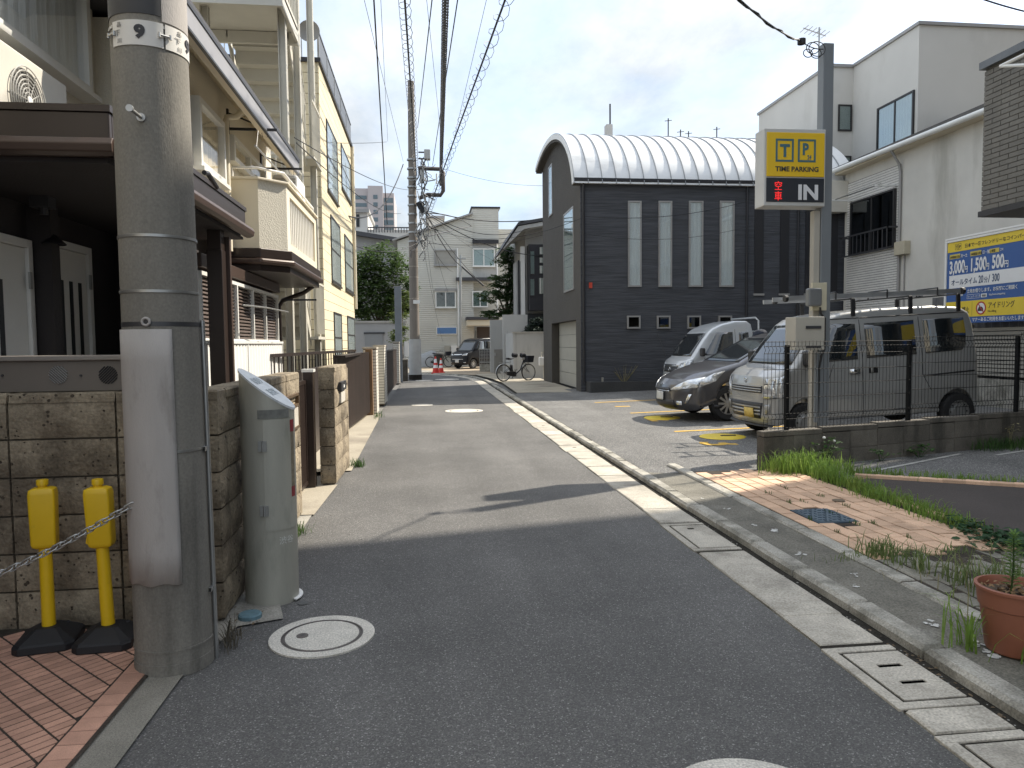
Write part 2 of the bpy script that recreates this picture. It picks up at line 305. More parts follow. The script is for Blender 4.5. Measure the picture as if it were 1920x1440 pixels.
def tag(o, label=None, cat=None, group=None, kind=None):
    if label: o['label'] = label
    if cat: o['category'] = cat
    if group: o['group'] = group
    if kind: o['kind'] = kind
    return o
def thing(name, label, cat, loc=(0, 0, 0), rz=0.0, group=None, ry=0.0):
    o = bpy.data.objects.new(name, None); COL.objects.link(o); o.empty_display_size = .2
    o.location = loc; o.rotation_euler = (0, ry, rz); WM[o] = Matrix.Translation(V(loc)) @ Matrix.Rotation(rz, 4, 'Z') @ Matrix.Rotation(ry, 4, 'Y')
    return tag(o, label, cat, group)
def local(o): WM[o] = Matrix(); return o        # parts of this thing are given in its own frame
def piece(name, me, parent, loc, rz=0.0, scale=None, rot=None):
    """one of many alike pieces sharing mesh data; loc in the world"""
    o = bpy.data.objects.new(name, me); COL.objects.link(o)
    if parent is not None: o.parent = parent; o.location = WM[parent].inverted() @ V(loc); WM[o] = WM[parent]
    else: o.location = loc
    o.rotation_euler = rot if rot else (0, 0, rz)
    if scale: o.scale = scale
    return o
def copy_tree(o, parent=None):
    c = o.copy(); COL.objects.link(c); c.parent = parent
    for ch in o.children: copy_tree(ch, c)
    return c
def struct(mb, name, mat, **k):
    o = mb.build(name, mat, **k); o['kind'] = 'structure'; return o
def boxmesh(name, mat, sx, sy, sz, bev=.006, jit=0.0, seed=0):
    """a stone-like box centred in plan, base at 0, with chamfered top edges"""
    rr = random.Random(seed); j = lambda k=1: rr.uniform(-jit, jit) * k
    x, y = sx / 2, sy / 2; mb = MB()
    b = [(-x, -y, 0), (x, -y, 0), (x, y, 0), (-x, y, 0)]
    m = [(p[0] + j(), p[1] + j(), sz - bev) for p in b]
    t = [(p[0] - math.copysign(bev, p[0]) + j(), p[1] - math.copysign(bev, p[1]) + j(), sz + j(.5)) for p in m]
    mb.add(b + m + t, [(0, 1, 5, 4), (1, 2, 6, 5), (2, 3, 7, 6), (3, 0, 4, 7), (4, 5, 9, 8), (5, 6, 10, 9), (6, 7, 11, 10), (7, 4, 8, 11), (8, 9, 10, 11)])
    return mb.mesh(name, mat)
def text(body, size, mat, parent, O, u, up=(0, 0, 1), n=None, name='lettering', align='LEFT', bold=0.0, sx=1.0, depth=.002):
    c = bpy.data.curves.new('txt', 'FONT'); c.body = body; c.size = size; c.align_x = align; c.offset = bold; c.extrude = depth; c.resolution_u = 3
    o = bpy.data.objects.new('txt', c); COL.objects.link(o)
    dg = bpy.context.evaluated_depsgraph_get(); dg.update(); me = bpy.data.meshes.new_from_object(o.evaluated_get(dg))
    bpy.data.objects.remove(o); bpy.data.curves.remove(c)
    u = V(u).normalized(); up = V(up).normalized(); nn = u.cross(up)
    T = Matrix.Translation(V(O)) @ Matrix(((u.x, up.x, nn.x, 0), (u.y, up.y, nn.y, 0), (u.z, up.z, nn.z, 0), (0, 0, 0, 1))) @ Matrix.Scale(sx, 4, (1, 0, 0))
    me.transform(WM[parent].inverted() @ T); me.materials.clear(); me.materials.append(mat)
    o = bpy.data.objects.new(name, me); COL.objects.link(o); o.parent = parent; WM[o] = WM[parent]; return o

def window(parent, O, u, n, w, h, frame, back, pane=None, mull=1, fw=.045, d=.07, sill=.0, hbar=0, name='window'):
    """frame, curtain or dark room just off the wall and panes, lower left corner O on the wall face"""
    m = MB(O, u, n)
    m.box(0, w, 0, d, 0, fw); m.box(0, w, 0, d, h - fw, h); m.box(0, fw, 0, d, fw, h - fw); m.box(w - fw, w, 0, d, fw, h - fw)
    for i in range(1, mull + 1): x = w * i / (mull + 1); m.box(x - fw * .45, x + fw * .45, 0, d * .85, fw, h - fw)
    for i in range(1, hbar + 1): z = h * i / (hbar + 1); m.box(fw, w - fw, 0, d * .8, z - fw * .4, z + fw * .4)
    if sill: m.box(-.03, w + .03, 0, d + sill, -.04, -.004)
    f = m.build(name, frame, parent)
    b = MB(O, u, n); k = max(2, int(w / .07)); vs = []; fs = []
    for i in range(k + 1):
        a = fw + (w - 2 * fw) * i / k; bb = .012 + (.012 * (i % 2) if back in (CURT, CURT_Y, CURT_G, CURT_W) else 0)
        vs += [(a, bb, fw), (a, bb, h - fw)]
        if i: fs.append((2 * i - 2, 2 * i, 2 * i + 1, 2 * i - 1))
    b.add(vs, fs).build('curtain' if back in (CURT, CURT_Y, CURT_G, CURT_W) else 'room_behind', back, f, recalc=False)
    if pane:
        for i in range(mull + 1):
            x0 = w * i / (mull + 1) + (fw if i == 0 else fw * .45); x1 = w * (i + 1) / (mull + 1) - (fw if i == mull else fw * .45)
            MB(O, u, n).box(x0, x1, d * .55, d * .55 + .005, fw, h - fw).build('pane', pane, f)
    return f
# ================================================================ ground and street
def hr(x): return .045 + .022 * max(0.0, x - 4.0)      # the lots on the far side of the kerb rise gently
def jitline(p, q, n, j, rr):
    return [(p[0] + (q[0] - p[0]) * i / n + (rr.uniform(-j, j) if 0 < i < n else 0), p[1] + (q[1] - p[1]) * i / n + (rr.uniform(-j, j) if 0 < i < n else 0)) for i in range(n + 1)]
def sheet(name, poly, z, mat, **k):
    m = MB(); m.add([(p[0], p[1], z(p[0]) if callable(z) else z) for p in poly], [tuple(range(len(poly)))])
    return struct(m, name, mat, recalc=False)
g = MB(); g.add([(-700, -300, -.035), (700, -300, -.035), (700, 1200, -.035), (-700, 1200, -.035)], [(0, 1, 2, 3)])
struct(g, 'ground', M('far_ground', (.16, .155, .145), .95, var=.2, scale=.2), recalc=False)
rr = random.Random(3)
left = [(-1.135, -9), (-1.135, 3.3), (-1.08, 3.6)] + jitline((-1.05, 3.8), (-1.0, 20), 120, .014, rr) + jitline((-1.0, 20), (-.95, 30.2), 30, .02, rr)[1:]
right = [(1.88, -9), (1.88, 24.5), (1.91, 28), (1.62, 31.5), (.95, 34), (-.25, 35.6), (-2, 36.35), (-9, 36.8)]
poly = right[:5] + right[5:] + [(-9, 31.2), (-1.3, 31.0)] + left[::-1]
sheet('road', poly, 0.0, ASPHALT)
def offpath(path, d):
    out = []
    for i, p in enumerate(path):
        a = V(path[max(i - 1, 0)]); b = V(path[min(i + 1, len(path) - 1)]); t = (b - a).normalized(); out.append(V(p) + V((t.y, -t.x)) * d)
    return out
def densify(path, step):
    out = [V(path[0])]
    for a, b in zip(path, path[1:]):
        a, b = V(a), V(b); n = max(1, int((b - a).length / step))
        out += [a.lerp(b, i / n) for i in range(1, n + 1)]
    return out
# smooth the far bend
bend = [V(p) for p in right]
for _ in range(2):
    nb = [bend[0], bend[1]]
    for a, b in zip(bend[1:], bend[2:]): nb += [a.lerp(b, .25), a.lerp(b, .75)]
    bend = nb + [bend[-1]]
gpath = densify([(1.88, -1.5), (1.88, 24.5)], .6) + densify(bend[1:], .6)[1:]
# strip of dirt below gutter and kerb so that the joints read dark
inn, out_ = offpath(gpath, .006), offpath(gpath, .62)
gm = MB(); n = len(gpath)
gm.add([(p.x, p.y, .0035) for p in inn] + [(p.x, p.y, .0035) for p in out_], [(i, i + 1, n + i + 1, n + i) for i in range(n - 1)])
struct(gm, 'gutter_bed', GRIT, recalc=False)
gut = thing('gutter', 'concrete gutter slabs along the right edge of the lane', 'gutter', (2.05, 0, 0)); gut['kind'] = 'structure'
del gut['category'], gut['label']
kb = thing('kerb', None, None, (2.35, 0, 0)); kb['kind'] = 'structure'
# lids sit in the slab run at these distances
lids = [(2.05, 2.42), (2.62, 3.20), (4.86, 5.62), (9.6, 10.15), (12.4, 12.9), (15.1, 15.6)]
def rlx(v): return rr.uniform(-v, v)
slabm = [boxmesh('slab', CONC, .338, .582, .028, .008, .003, i) for i in range(3)]
kerbm = [boxmesh('kerb_stone', CONC_KERB, .135, .586, .10, .020, .003, 20 + i) for i in range(3)]
def along(path, ds):
    """point and heading at spacing ds"""
    d = 0; res = []; acc = 0
    for a, b in zip(path, path[1:]):
        L = (b - a).length; 
        while acc <= d + L + 1e-9:
            t = (acc - d) / L if L else 0; res.append((a.lerp(b, t), math.atan2(b.y - a.y, b.x - a.x) - math.pi / 2)); acc += ds
        d += L
    return res
gc = offpath(gpath, .174); kc = offpath(gpath, .465)
for i, (p, a) in enumerate(along([V((q.x, q.y)) for q in gc], .6)):
    if any(l0 - .35 < p.y < l1 + .35 and p.x > 1.9 for l0, l1 in lids[:3]): continue
    piece('slab', slabm[i % 3], gut, (p.x + rlx(.006), p.y, -.017 + rlx(.003)), a + rlx(.006), (1.0, 1, 1))
for y0, y1 in [(3.24, 3.75), (3.77, 4.29), (4.31, 4.82), (5.66, 6.12), (6.14, 6.62), (2.0, 1.5), (1.48, .95), (2.435, 2.605)]:
    y0, y1 = sorted((y0, y1)); piece('slab', slabm[0], gut, (2.054, (y0 + y1) / 2, -.017 + rlx(.003)), rlx(.008), (1, (y1 - y0) / .588, 1))
for i, (p, a) in enumerate(along([V((q.x, q.y)) for q in kc], .605)):
    piece('kerb_stone', kerbm[i % 3], kb, (p.x + rlx(.006), p.y, -.04 + rlx(.005)), a + rlx(.008))
LID_LABELS = ['concrete drain lid cut off by the lower edge, beside the kerb', 'concrete drain lid with two dark slots beside the kerb', 'plain concrete lid with small lifting mark in the gutter',
              'small gutter lid beside the parking entrance', 'gutter lid halfway along the parking entrance', 'far gutter lid near the shadow of the dark house']
for (y0, y1), lab in zip(lids, LID_LABELS):
    t = thing('drain_cover', lab, 'drain cover', (2.05, (y0 + y1) / 2, 0), group='gutter lids')
    f = MB(); x0, x1 = 1.868, 2.225
    f.box(x0, x1, y0, y0 + .05, -.02, .012); f.box(x0, x1, y1 - .05, y1, -.02, .012); f.box(x0, x0 + .055, y0 + .05, y1 - .05, -.02, .012)
    f.build('frame', CONC, t, bevel=.004)
    l = MB(); a0, a1, b0, b1 = x0 + .072, x1 - .005, y0 + .068, y1 - .068
    if lab.startswith('concrete drain lid with'):
        s1, s2, w_ = b0 + .13, b0 + .29, .030; c0, c1 = a0 + .085, a0 + .20; MB().box(c0 - .01, c1 + .01, s1 - .01, s2 + w_ + .01, .0040, .0046).build('slot_shade_plate', M('slot_shade', (.004, .004, .004), 1.0, spec=0.0, var=0), t)  # black plate painting the shade inside the drain slots
        l.box(a0, a1, b0, s1, -.02, .010); l.box(a0, a1, s1 + w_, s2, -.02, .010); l.box(a0, a1, s2 + w_, b1, -.02, .010)
        for s_ in (s1, s2): l.box(a0, c0, s_, s_ + w_, -.02, .010); l.box(c1, a1, s_, s_ + w_, -.02, .010)
    else: l.box(a0, a1, b0, b1, -.02, .010)
    l.build('lid', CONC, t, bevel=.002 if y0 < 6 else 0)
    if y0 > 4: MB().box(a0 + .1, a0 + .15, b1 - .12, b1 - .09, .0105, .0125).build('lifting_mark', GRIT, t)

# footway strip behind the kerb, stone edging, paving
sheet('footway', [(2.40, -2), (2.78, -2), (2.78, 7.55), (2.40, 7.7)], .050, PATCH)
rs = random.Random(8)
dm = MB()
for cx, cy, s in [(2.55, 2.95, .075), (2.60, 3.06, .05), (2.52, 3.3, .05), (2.50, 4.55, .05), (2.62, 5.15, .06), (2.53, 5.3, .04), (2.6, 4.1, .03), (2.48, 3.9, .03), (2.56, 5.9, .04), (2.5, 6.3, .03)]:
    for u_ in range(6):
        k = 12; a, b, s2 = cx + rs.gauss(0, s * .35), cy + rs.gauss(0, s * .5), s * rs.uniform(.12, .38) * (1.5 if u_ == 0 else 1); dm.add([(a + s2 * rs.uniform(.45, 1.2) * math.cos(6.28 * i / k), b + s2 * rs.uniform(.45, 1.3) * math.sin(6.28 * i / k), .0545 + u_ * .0002) for i in range(k)], [tuple(range(k))])
tag(dm.build('paint_splashes', M('faded_splash', (.55, .54, .51), .9, var=.3, scale=40), recalc=False), kind='structure')
edg = thing('edging', None, None, (2.82, 0, .03)); edg['kind'] = 'structure'
em = [boxmesh('edging_stone', CONC_KERB, .115, .585, .10, .014, .003, 40 + i) for i in range(3)]
for i in range(15): piece('edging_stone', em[i % 3], edg, (2.825 + rlx(.005), -.6 + .6 * i, -.03 + rlx(.005)), rlx(.012))
sheet('paver_bed', [(2.78, -2), (4.4, -2), (4.3, 4.32), (4.2, 6.9), (3.72, 7.6), (2.78, 7.6)], .0605, MORTAR)
# orange pavers: six long rows running with the street
pav = thing('paving', None, None, (3.2, 6, .05)); pav['kind'] = 'structure'
pm = [boxmesh('paver', TILE_ORANGE, .124, .203, .03, .003, .002, 60 + i) for i in range(4)]
for c in range(8):
    x = 2.955 + c * .137; y = 4.42 + (c * .083) % .21
    while y < 7.42 + c * .03:
        if not (3.02 < x < 3.36 and 5.22 < y < 5.72):
            piece('paver', pm[rs.randrange(4)], pav, (x + rs.uniform(-.003, .003), y, .038 + rs.uniform(-.003, .003)), rs.uniform(-.012, .012))
        y += .2125
# grey interlocking pavers around the flower pot
gp = thing('grey_paving', None, None, (3.3, 3, .05)); gp['kind'] = 'structure'
gpm = [boxmesh('grey_paver', PAVER_GREY, .104, .205, .03, .006, .006, 80 + i) for i in range(4)]
for r_ in range(12):
    for c in range(10):
        piece('grey_paver', gpm[rs.randrange(4)], gp, (2.95 + c * .112 + rs.uniform(-.004, .004), 1.85 + r_ * .216 + (.108 if c % 2 else 0), .034 + rs.uniform(-.006, .006)), rs.uniform(-.04, .04))
# blue-grey iron cover in the orange paving
t = thing('meter_cover', 'rectangular dark blue iron cover set in the orange pavers', 'cover', (3.2, 5.47, .07))
MB().box(3.03, 3.37, 5.24, 5.70, .03, .070).build('frame', M('blue_iron', (.05, .075, .10), .6, .3, var=.25, scale=15), t, bevel=.003)
MB().box(3.05, 3.35, 5.26, 5.68, .03, .073).build('lid', M('blue_iron2', (.075, .11, .14), .55, .3, var=.3, scale=20), t)
rb = MB()
for i in range(11):
    for j in range(7):
        if (i + j) % 3: rb.box(3.065 + j * .041, 3.065 + j * .041 + (.03 if (i % 2) else .008), 5.275 + i * .037, 5.275 + i * .037 + (.008 if i % 2 else .028), .073, .077)
tag(rb.build('raised_pattern', MATS['blue_iron'], t), kind='stuff')
t = thing('stop_valve_cover', 'small round rusty valve cover near the grass in the orange pavers', 'cover', (3.62, 5.9, .07))
MB().lathe([(0, .03), (.055, .03), (.055, .074), (.045, .078), (0, .078)], (3.62, 5.95, 0), 18).build('lid', M('rust_iron', (.16, .12, .08), .8, .2, var=.3, scale=20), t)

# lots on the right
def slopesheet(name, poly, mat, dz=0.0, nx=1):
    return sheet(name, poly, lambda x: hr(x) + dz, mat)
slopesheet('parking_asphalt', [(2.42, 7.62), (3.72, 7.66), (4.0, 7.7), (4.0, 20.9), (3.5, 20.6), (2.6, 20.7), (2.42, 20)], ASPHALT_OLD)
slopesheet('parking_asphalt', [(4.0, 7.7), (7.9, 8.5), (13, 9.6), (13, 22), (4.0, 22)], ASPHALT_OLD)
slopesheet('brown_driveway', [(4.3, -3), (9.5, -3), (9.5, 3.6), (5.7, 6.05), (4.62, 6.95), (4.12, 6.75), (4.12, 4.6), (3.95, 4.3), (4.3, 3.8)], M('brown_asphalt', (.058, .047, .042), .9, var=.2, scale=1.2, fine=.35, fscale=120, bump=.004, bscale=150), .006)
slopesheet('side_lot', [(3.8, 6.9), (4.6, 7.0), (5.75, 6.1), (9.5, 3.7), (9.5, 9.0), (7.8, 8.5), (3.75, 7.68)], ASPHALT_OLD, .003)
lp = MB()
def mark(a, b, wd, z0=.010):
    a, b = V((*a, 0)), V((*b, 0)); d = (b - a).normalized(); s_ = V((-d.y, d.x, 0)) * wd / 2
    lp.add([tuple(V((p.x, p.y, hr(p.x) + z0))) for p in (a - s_, b - s_, b + s_, a + s_)], [(0, 1, 2, 3)])
mark((4.75, 7.22), (6.4, 7.95), .05); mark((6.7, 7.75), (7.6, 8.05), .05)
tag(lp.build('lot_line_marking', M('worn_white_line', (.42, .41, .38), .9, var=.3, scale=8), recalc=False), kind='structure')
ob = thing('brick_edging', None, None, (5, 6.6, .06)); ob['kind'] = 'structure'
obm = boxmesh('edging_brick', TILE_ORANGE, .20, .085, .05, .004, .002, 99)
for a, b, k in (((4.45, 7.02), (5.72, 6.08), 8), ((5.78, 6.04), (7.6, 4.9), 10), ((4.08, 4.95), (3.9, 4.35), 3), ((4.1, 5.2), (4.12, 5.9), 3)):
    for i in range(k):
        p = V(a).lerp(V(b), (i + .5) / k); piece('edging_brick', obm, ob, (p.x, p.y, hr(p.x) - .012), math.atan2(b[1] - a[1], b[0] - a[0]) + rs.uniform(-.03, .03))
# parking bay paint: numbers and yellow lock plates
ylp = M('yellow_road_paint', (.62, .38, .06), .85, var=.25, scale=12); ylp2 = M('yellow_plate', (.74, .55, .05), .6, var=.15, scale=9)
pmk = tag(bpy.data.objects.new('bay_marking', None), kind='structure'); COL.objects.link(pmk); pmk.location = (4.2, 10, .06); WM[pmk] = Matrix.Translation((4.2, 10, .06))
for s_, (x, y) in (('3', (3.86, 9.62)), ('2', (4.08, 12.75)), ('1', (4.2, 15.6))):
    text(s_, .85, ylp, pmk, (x, y + .3, hr(x) + .006), (0, -1, 0), (1, 0, 0), name='bay_number', bold=.02, depth=.001)
for y, x0 in ((11.15, 3.95), (14.2, 4.1), (16.9, 4.0)):
    MB().add([(x0, y - .05, hr(x0) + .005), (x0 + 2.4, y - .02, hr(x0 + 2.4) + .005), (x0 + 2.4, y + .06, hr(x0 + 2.4) + .005), (x0, y + .05, hr(x0) + .005)], [(0, 1, 2, 3)]).build('bay_line', ylp, pmk, recalc=False)
for i, (x, y, lab) in enumerate(((4.42, 10.35, 'yellow wheel lock plate lying in front of the silver van'), (4.42, 13.15, 'yellow wheel lock plate lying in front of the dark grey car'))):
    t = thing('lock_plate', lab, 'lock plate', (x, y, hr(x)), group='parking lock plates')
    MB().lathe([(0, .014), (.30, .014), (.335, .010), (.345, 0)], (x, y, hr(x)), 28).build('plate', ylp2, t, smooth=40)
    MB().box(x - .03, x + .2, y - .02, y + .02, hr(x) + .014, hr(x) + .026).build('flap', STEEL_D, t)
# forecourt of the dark house, forecourt at the bend
sheet('forecourt', [(2.6, 20.75), (4.5, 20.62), (4.6, 29), (3.9, 35.5), (2.2, 33.5), (2.62, 29.5), (2.75, 26.5)], .05, FORECOURT)
sheet('far_forecourt', [(-9, 37.3), (-2, 36.9), (0, 36.15), (1.5, 34.6), (2.2, 33.0), (4.0, 35.6), (12, 40), (12, 60), (-9, 60)], .035, M('far_paving', (.36, .29, .21), .9, var=.25, scale=.8, fine=.15))
sheet('lane_beyond', [(-9, 37.9), (-1.5, 37.5), (.2, 37.2), (1.2, 38.6), (-1.5, 42), (-9, 44)], .040, M('pale_lane', (.30, .285, .25), .9, var=.2, scale=.6))

# left side: tiles, kerb strip, aprons
sheet('tile_bed', [(-6, -2), (-1.27, -2), (-1.27, 3.95), (-6, 3.95)], .0212, MORTAR)
sheet('kerb_strip', [(-1.28, -2), (-1.13, -2), (-1.12, 3.36), (-1.28, 3.36)], .012, M('aggregate_kerb', (.24, .225, .19), .9, var=.2, scale=4, fine=.4, fscale=180, bump=.004, bscale=200))
tl = thing('tile_paving', None, None, (-2, 3, 0)); tl['kind'] = 'structure'
tm = [boxmesh('tile', TILE_PINK, .0945, .0395, .012, .0015, .0006, 120 + i) for i in range(4)]
def clip_tile(pts, xmax):
    """cut a rotated tile along the border row"""
    out = []
    for i, p in enumerate(pts):
        q = pts[(i + 1) % len(pts)]
        if p[0] <= xmax: out.append(p)
        if (p[0] - xmax) * (q[0] - xmax) < 0:
            t_ = (xmax - p[0]) / (q[0] - p[0]); out.append((xmax, p[1] + t_ * (q[1] - p[1])))
    return out
U45, V45 = V((math.cos(R(45)), math.sin(R(45)))), V((math.cos(R(-45)), math.sin(R(-45))))
XB = -1.395; rest = MB()
for i in range(-24, 26):
    for j in range(-44, 48):
        c = V((-2.0, 2.9)) + U45 * (i * .104) + V45 * (j * .0475)
        if not (-3.1 < c.x < XB + .04 and 1.2 < c.y < 3.93): continue
        q = [c + U45 * sx * .0478 + V45 * sy * .0198 for sx, sy in ((-1, -1), (1, -1), (1, 1), (-1, 1))]
        seen = c.x > -.55 * c.y - .12 and c.y > 2.5
        if c.x < XB - .052:
            if seen: piece('tile', tm[rs.randrange(4)], tl, (c.x, c.y, .012 + rs.uniform(-.0008, .0008)), R(45))
            else: rest.prism([(p.x, p.y) for p in q], .012, .0238, 'c')
        else:
            q = clip_tile([(p.x, p.y) for p in q], XB - .004)
            if len(q) >= 3 and c.x < XB + .03:
                if seen: MB().prism(q, .012, .0238, 'c').build('tile', TILE_PINK, tl)
                else: rest.prism(q, .012, .0238, 'c')
tag(rest.build('tile_field', TILE_PINK, tl, recalc=False), kind='stuff')
bm_ = [boxmesh('border_tile', TILE_PINK, .103, .094, .012, .002, .0006, 130 + i) for i in range(3)]
for k in range(28): piece('border_tile', bm_[k % 3], tl, (XB + .056, 1.25 + k * .0985, .012))
sheet('wall_footing', [(-1.12, 3.4), (-1.02, 3.9), (-.80, 3.98), (-.86, 4.2), (-1.02, 5), (-1.02, 6.5), (-1.3, 6.5), (-1.3, 3.4)], .010, M('pale_footing', (.30, .285, .25), .92, var=.35, scale=6, fine=.3, bump=.004))
sheet('gate_apron', [(-3, 6.4), (-1.0, 6.4), (-.96, 7.75), (-3, 7.8)], .016, FORECOURT)
sheet('gate_apron', [(-2.2, 8.55), (-.90, 8.6), (-.97, 15.6), (-2.2, 15.6)], .014, FORECOURT)
# manholes
def manhole(x, y, r, label, group='round manholes in the lane', key=True):
    t = thing('manhole_cover', label, 'manhole cover', (x, y, 0), group=group)
    mc = M('manhole_stone', (.56, .53, .47), .9, var=.15, scale=7, fine=.4, fscale=110, bump=.003, bscale=150)
    MB().lathe([(r * .78, -.01), (r * .78, .009), (r, .009), (r, -.01)], (x, y, 0), 48).build('surround', mc, t)
    MB().lathe([(r * .70, -.01), (r * .70, .0075), (r * .735, .0075), (r * .735, .004), (r * .75, .004), (r * .75, .0085), (r * .778, .0085), (r * .778, -.01)], (x, y, 0), 48).build('iron_ring', M('iron_ring', (.13, .115, .105), .6, .4, var=.2, scale=20), t)
    MB().lathe([(0, .0095), (r * .698, .0095), (r * .698, -.01)], (x, y, 0), 48).build('lid', mc, t)
    if key:
        MB().lathe([(0, .0125), (r * .115, .0125), (r * .115, .009)], (x - r * .38, y + r * .0, 0), 18).build('key_plate', MATS['iron_ring'], t)
        a, b = x - r * .38, y; MB().add([(a - .012, b - .012, .0135), (a + .002, b - .004, .0135), (a + .012, b + .014, .0135), (a - .002, b + .006, .0135)], [(0, 1, 2, 3)]).build('key_hole', DARKTRIM, t, recalc=False)
manhole(-.555, 3.72, .265, 'large pale round manhole in front of the cut cylinder post')
manhole(1.02, 2.09, .30, 'pale round manhole cut off by the lower edge')
manhole(.81, 15.95, .42, 'pale round manhole in the sunlit lane before the dark house shadow', key=False)
manhole(-.12, 17.7, .26, 'small pale manhole at the far edge of the sunlit stretch', key=False)
manhole(.85, 30.2, .5, 'pale manhole in the shaded bend near the traffic cone', key=False)
manhole(-.1, 29.6, .35, 'small manhole beside the foot of the far utility pole', key=False)
sheet('oval_chalk_mark', [(-.735 + .034 * math.cos(6.28 * i / 16) - (.0), 4.22 + .028 * math.sin(6.28 * i / 16)) for i in range(16)], .004, M('chalk', (.11, .11, .105), .9))
t = thing('water_valve_cover', 'small faded blue cover at the foot of the block wall', 'cover', (-1.0, 4.03, .01))
MB().lathe([(0, .028), (.055, .028), (.062, .022), (.062, 0)], (-.985, 4.02, .006), 18).build('lid', M('faded_blue', (.12, .21, .25), .7, var=.3, scale=25), t)

# tuff block walls
wallA = thing('block_wall', 'weathered tan stone block wall with a corner behind the concrete pole', 'wall', (-1.2, 4, 0))
wallB = thing('gate_wall', 'short sunlit tan stone block wall beyond the narrow brown gate', 'wall', (-1.05, 8.1, 0))
def blockmesh(seed, wd, ht, dp=.09):
    rr = random.Random(seed); nx, nz = 5, 3; vs = []; fs = []
    for j in range(nz + 1):
        for i in range(nx + 1):
            e = (i in (0, nx)) or (j in (0, nz))
            vs.append((-wd / 2 + wd * i / nx + (0 if e and i in (0, nx) else rr.uniform(-.01, .01)), (0.010 + rr.uniform(-.003, .003)) if e else -rr.uniform(0, .012), ht * j / nz + (0 if j in (0, nz) else rr.uniform(-.01, .01))))
    for j in range(nz):
        for i in range(nx): a = j * (nx + 1) + i; fs.append((a, a + 1, a + nx + 2, a + nx + 1))
    k = len(vs); vs += [(-wd / 2, dp, 0), (wd / 2, dp, 0), (wd / 2, dp, ht), (-wd / 2, dp, ht)]
    bot = list(range(nx + 1)); top = [nz * (nx + 1) + i for i in range(nx + 1)]
    fs += [tuple(bot[::-1] + [k, k + 1]), tuple(top + [k + 2, k + 3]), tuple([j * (nx + 1) for j in range(nz + 1)] + [k + 3, k]), tuple([j * (nx + 1) + nx for j in range(nz, -1, -1)] + [k + 1, k + 2])]
    return MB().add(vs, fs).mesh('block', STONE, smooth=50)
bl = [blockmesh(200 + i, .515, .186) for i in range(5)]
def blockface(parent, p0, p1, ncol, rows, z0=.03, faceangle=0.0, hh=.2):
    d = V(p1) - V(p0); L = d.length; a = math.atan2(d.y, d.x)
    for r_ in range(rows):
        for c in range(ncol):
            q = V(p0) + d * ((c + .5) / ncol)
            piece('block', bl[rs.randrange(5)], parent, (q.x, q.y, z0 + r_ * hh), a, ((L / ncol - .012) / .515 * rs.choice((1, 1)), 1, (hh - .010) / .186))
MB().box(-6, -1.13, 4.0, 4.13, 0, 1.215).build('core', MORTAR_DARK, wallA)
MB().box(-1.25, -1.125, 4.13, 6.42, 0, 1.215).build('core', MORTAR_DARK, wallA)
blockface(wallA, (-4.26, 3.965), (-1.62, 3.965), 5, 6)            # faces the camera
blockface(wallA, (-1.62, 3.965), (-1.26, 3.965), 1, 6)
blockface(wallA, (-1.26, 3.965), (-1.10, 3.965), 1, 6)
blockface(wallA, (-1.10, 3.97), (-1.10, 4.15), 1, 6)
blockface(wallA, (-1.10, 4.15), (-1.10, 6.45), 4, 6)
blockface(wallA, (-1.10, 6.45), (-1.27, 6.45), 1, 6)
capm = [boxmesh('cap_block', STONE, .515, .165, .05, .008, .004, 230 + i) for i in range(3)]
for i in range(5): piece('cap_block', capm[i % 3], wallA, (-3.99 + i * .528, 4.05, 1.215))
piece('cap_block', capm[0], wallA, (-1.36, 4.05, 1.215), 0, (.98, 1, 1))
for i in range(4): piece('cap_block', capm[i % 3], wallA, (-1.185, 4.42 + i * .575, 1.215), R(90), (1.11, 1, 1))
MB().box(-1.12, -1.0, 7.78, 8.86, 0, 1.215).build('core', MORTAR_DARK, wallB)
blockface(wallB, (-1.14, 7.745), (-.965, 7.745), 1, 6); blockface(wallB, (-.965, 7.745), (-.945, 8.9), 2, 6); blockface(wallB, (-.945, 8.90), (-1.12, 8.90), 1, 6)
for i in range(2): piece('cap_block', capm[i], wallB, (-1.05, 8.04 + i * .57, 1.215), R(90), (1.1, 1.05, 1))
# letter box in the wall
t = thing('letter_box', 'bronze letter box set in the tan block wall before the gate', 'letter box', (-1.1, 6.1, .95))
p0, p1 = AX(538, 812, -1.09), AX(561, 762, -1.09); y0, y1, z0, z1 = 5.72, 6.28, .80, 1.10
lb = MB(); lb.box(-1.2, -1.078, y0, y1, z0, z0 + .025); lb.box(-1.2, -1.078, y0, y1, z1 - .025, z1); lb.box(-1.2, -1.078, y0, y0 + .025, z0, z1); lb.box(-1.2, -1.078, y1 - .025, y1, z0, z1); lb.box(-1.2, -1.078, y0, y1, z0 + .185, z0 + .21)
lb.build('frame', M('bronze', (.16, .105, .06), .4, .5, var=.15, scale=9), t, bevel=.004)
MB().box(-1.2, -1.085, y0 + .025, y1 - .025, z0 + .025, z0 + .185).build('front_plate', M('pale_plate', (.52, .48, .42), .5, var=.12, scale=20), t)
MB().box(-1.2, -1.13, y0 + .025, y1 - .025, z0 + .21, z1 - .025).build('slot', DARKTRIM, t)
t = thing('name_plate', 'black intercom and pale name plate on the wall beyond the gate', 'name plate', (-.95, 8.3, 1))
MB().box(-.98, -.925, 8.02, 8.5, .99, 1.09).build('intercom', DARKTRIM, t, bevel=.004); MB().box(-.926, -.92, 8.2, 8.28, 1.02, 1.05).build('call_button', WHITE_P, t)
MB().box(-.97, -.935, 8.06, 8.44, .86, .975).build('plate', M('plate_stone', (.55, .52, .46), .6, var=.15, scale=20), t)
# weeds at wall foot come later
# ================================================================ left side objects
def z_at(px, py, y): return AY(px, py, y).z
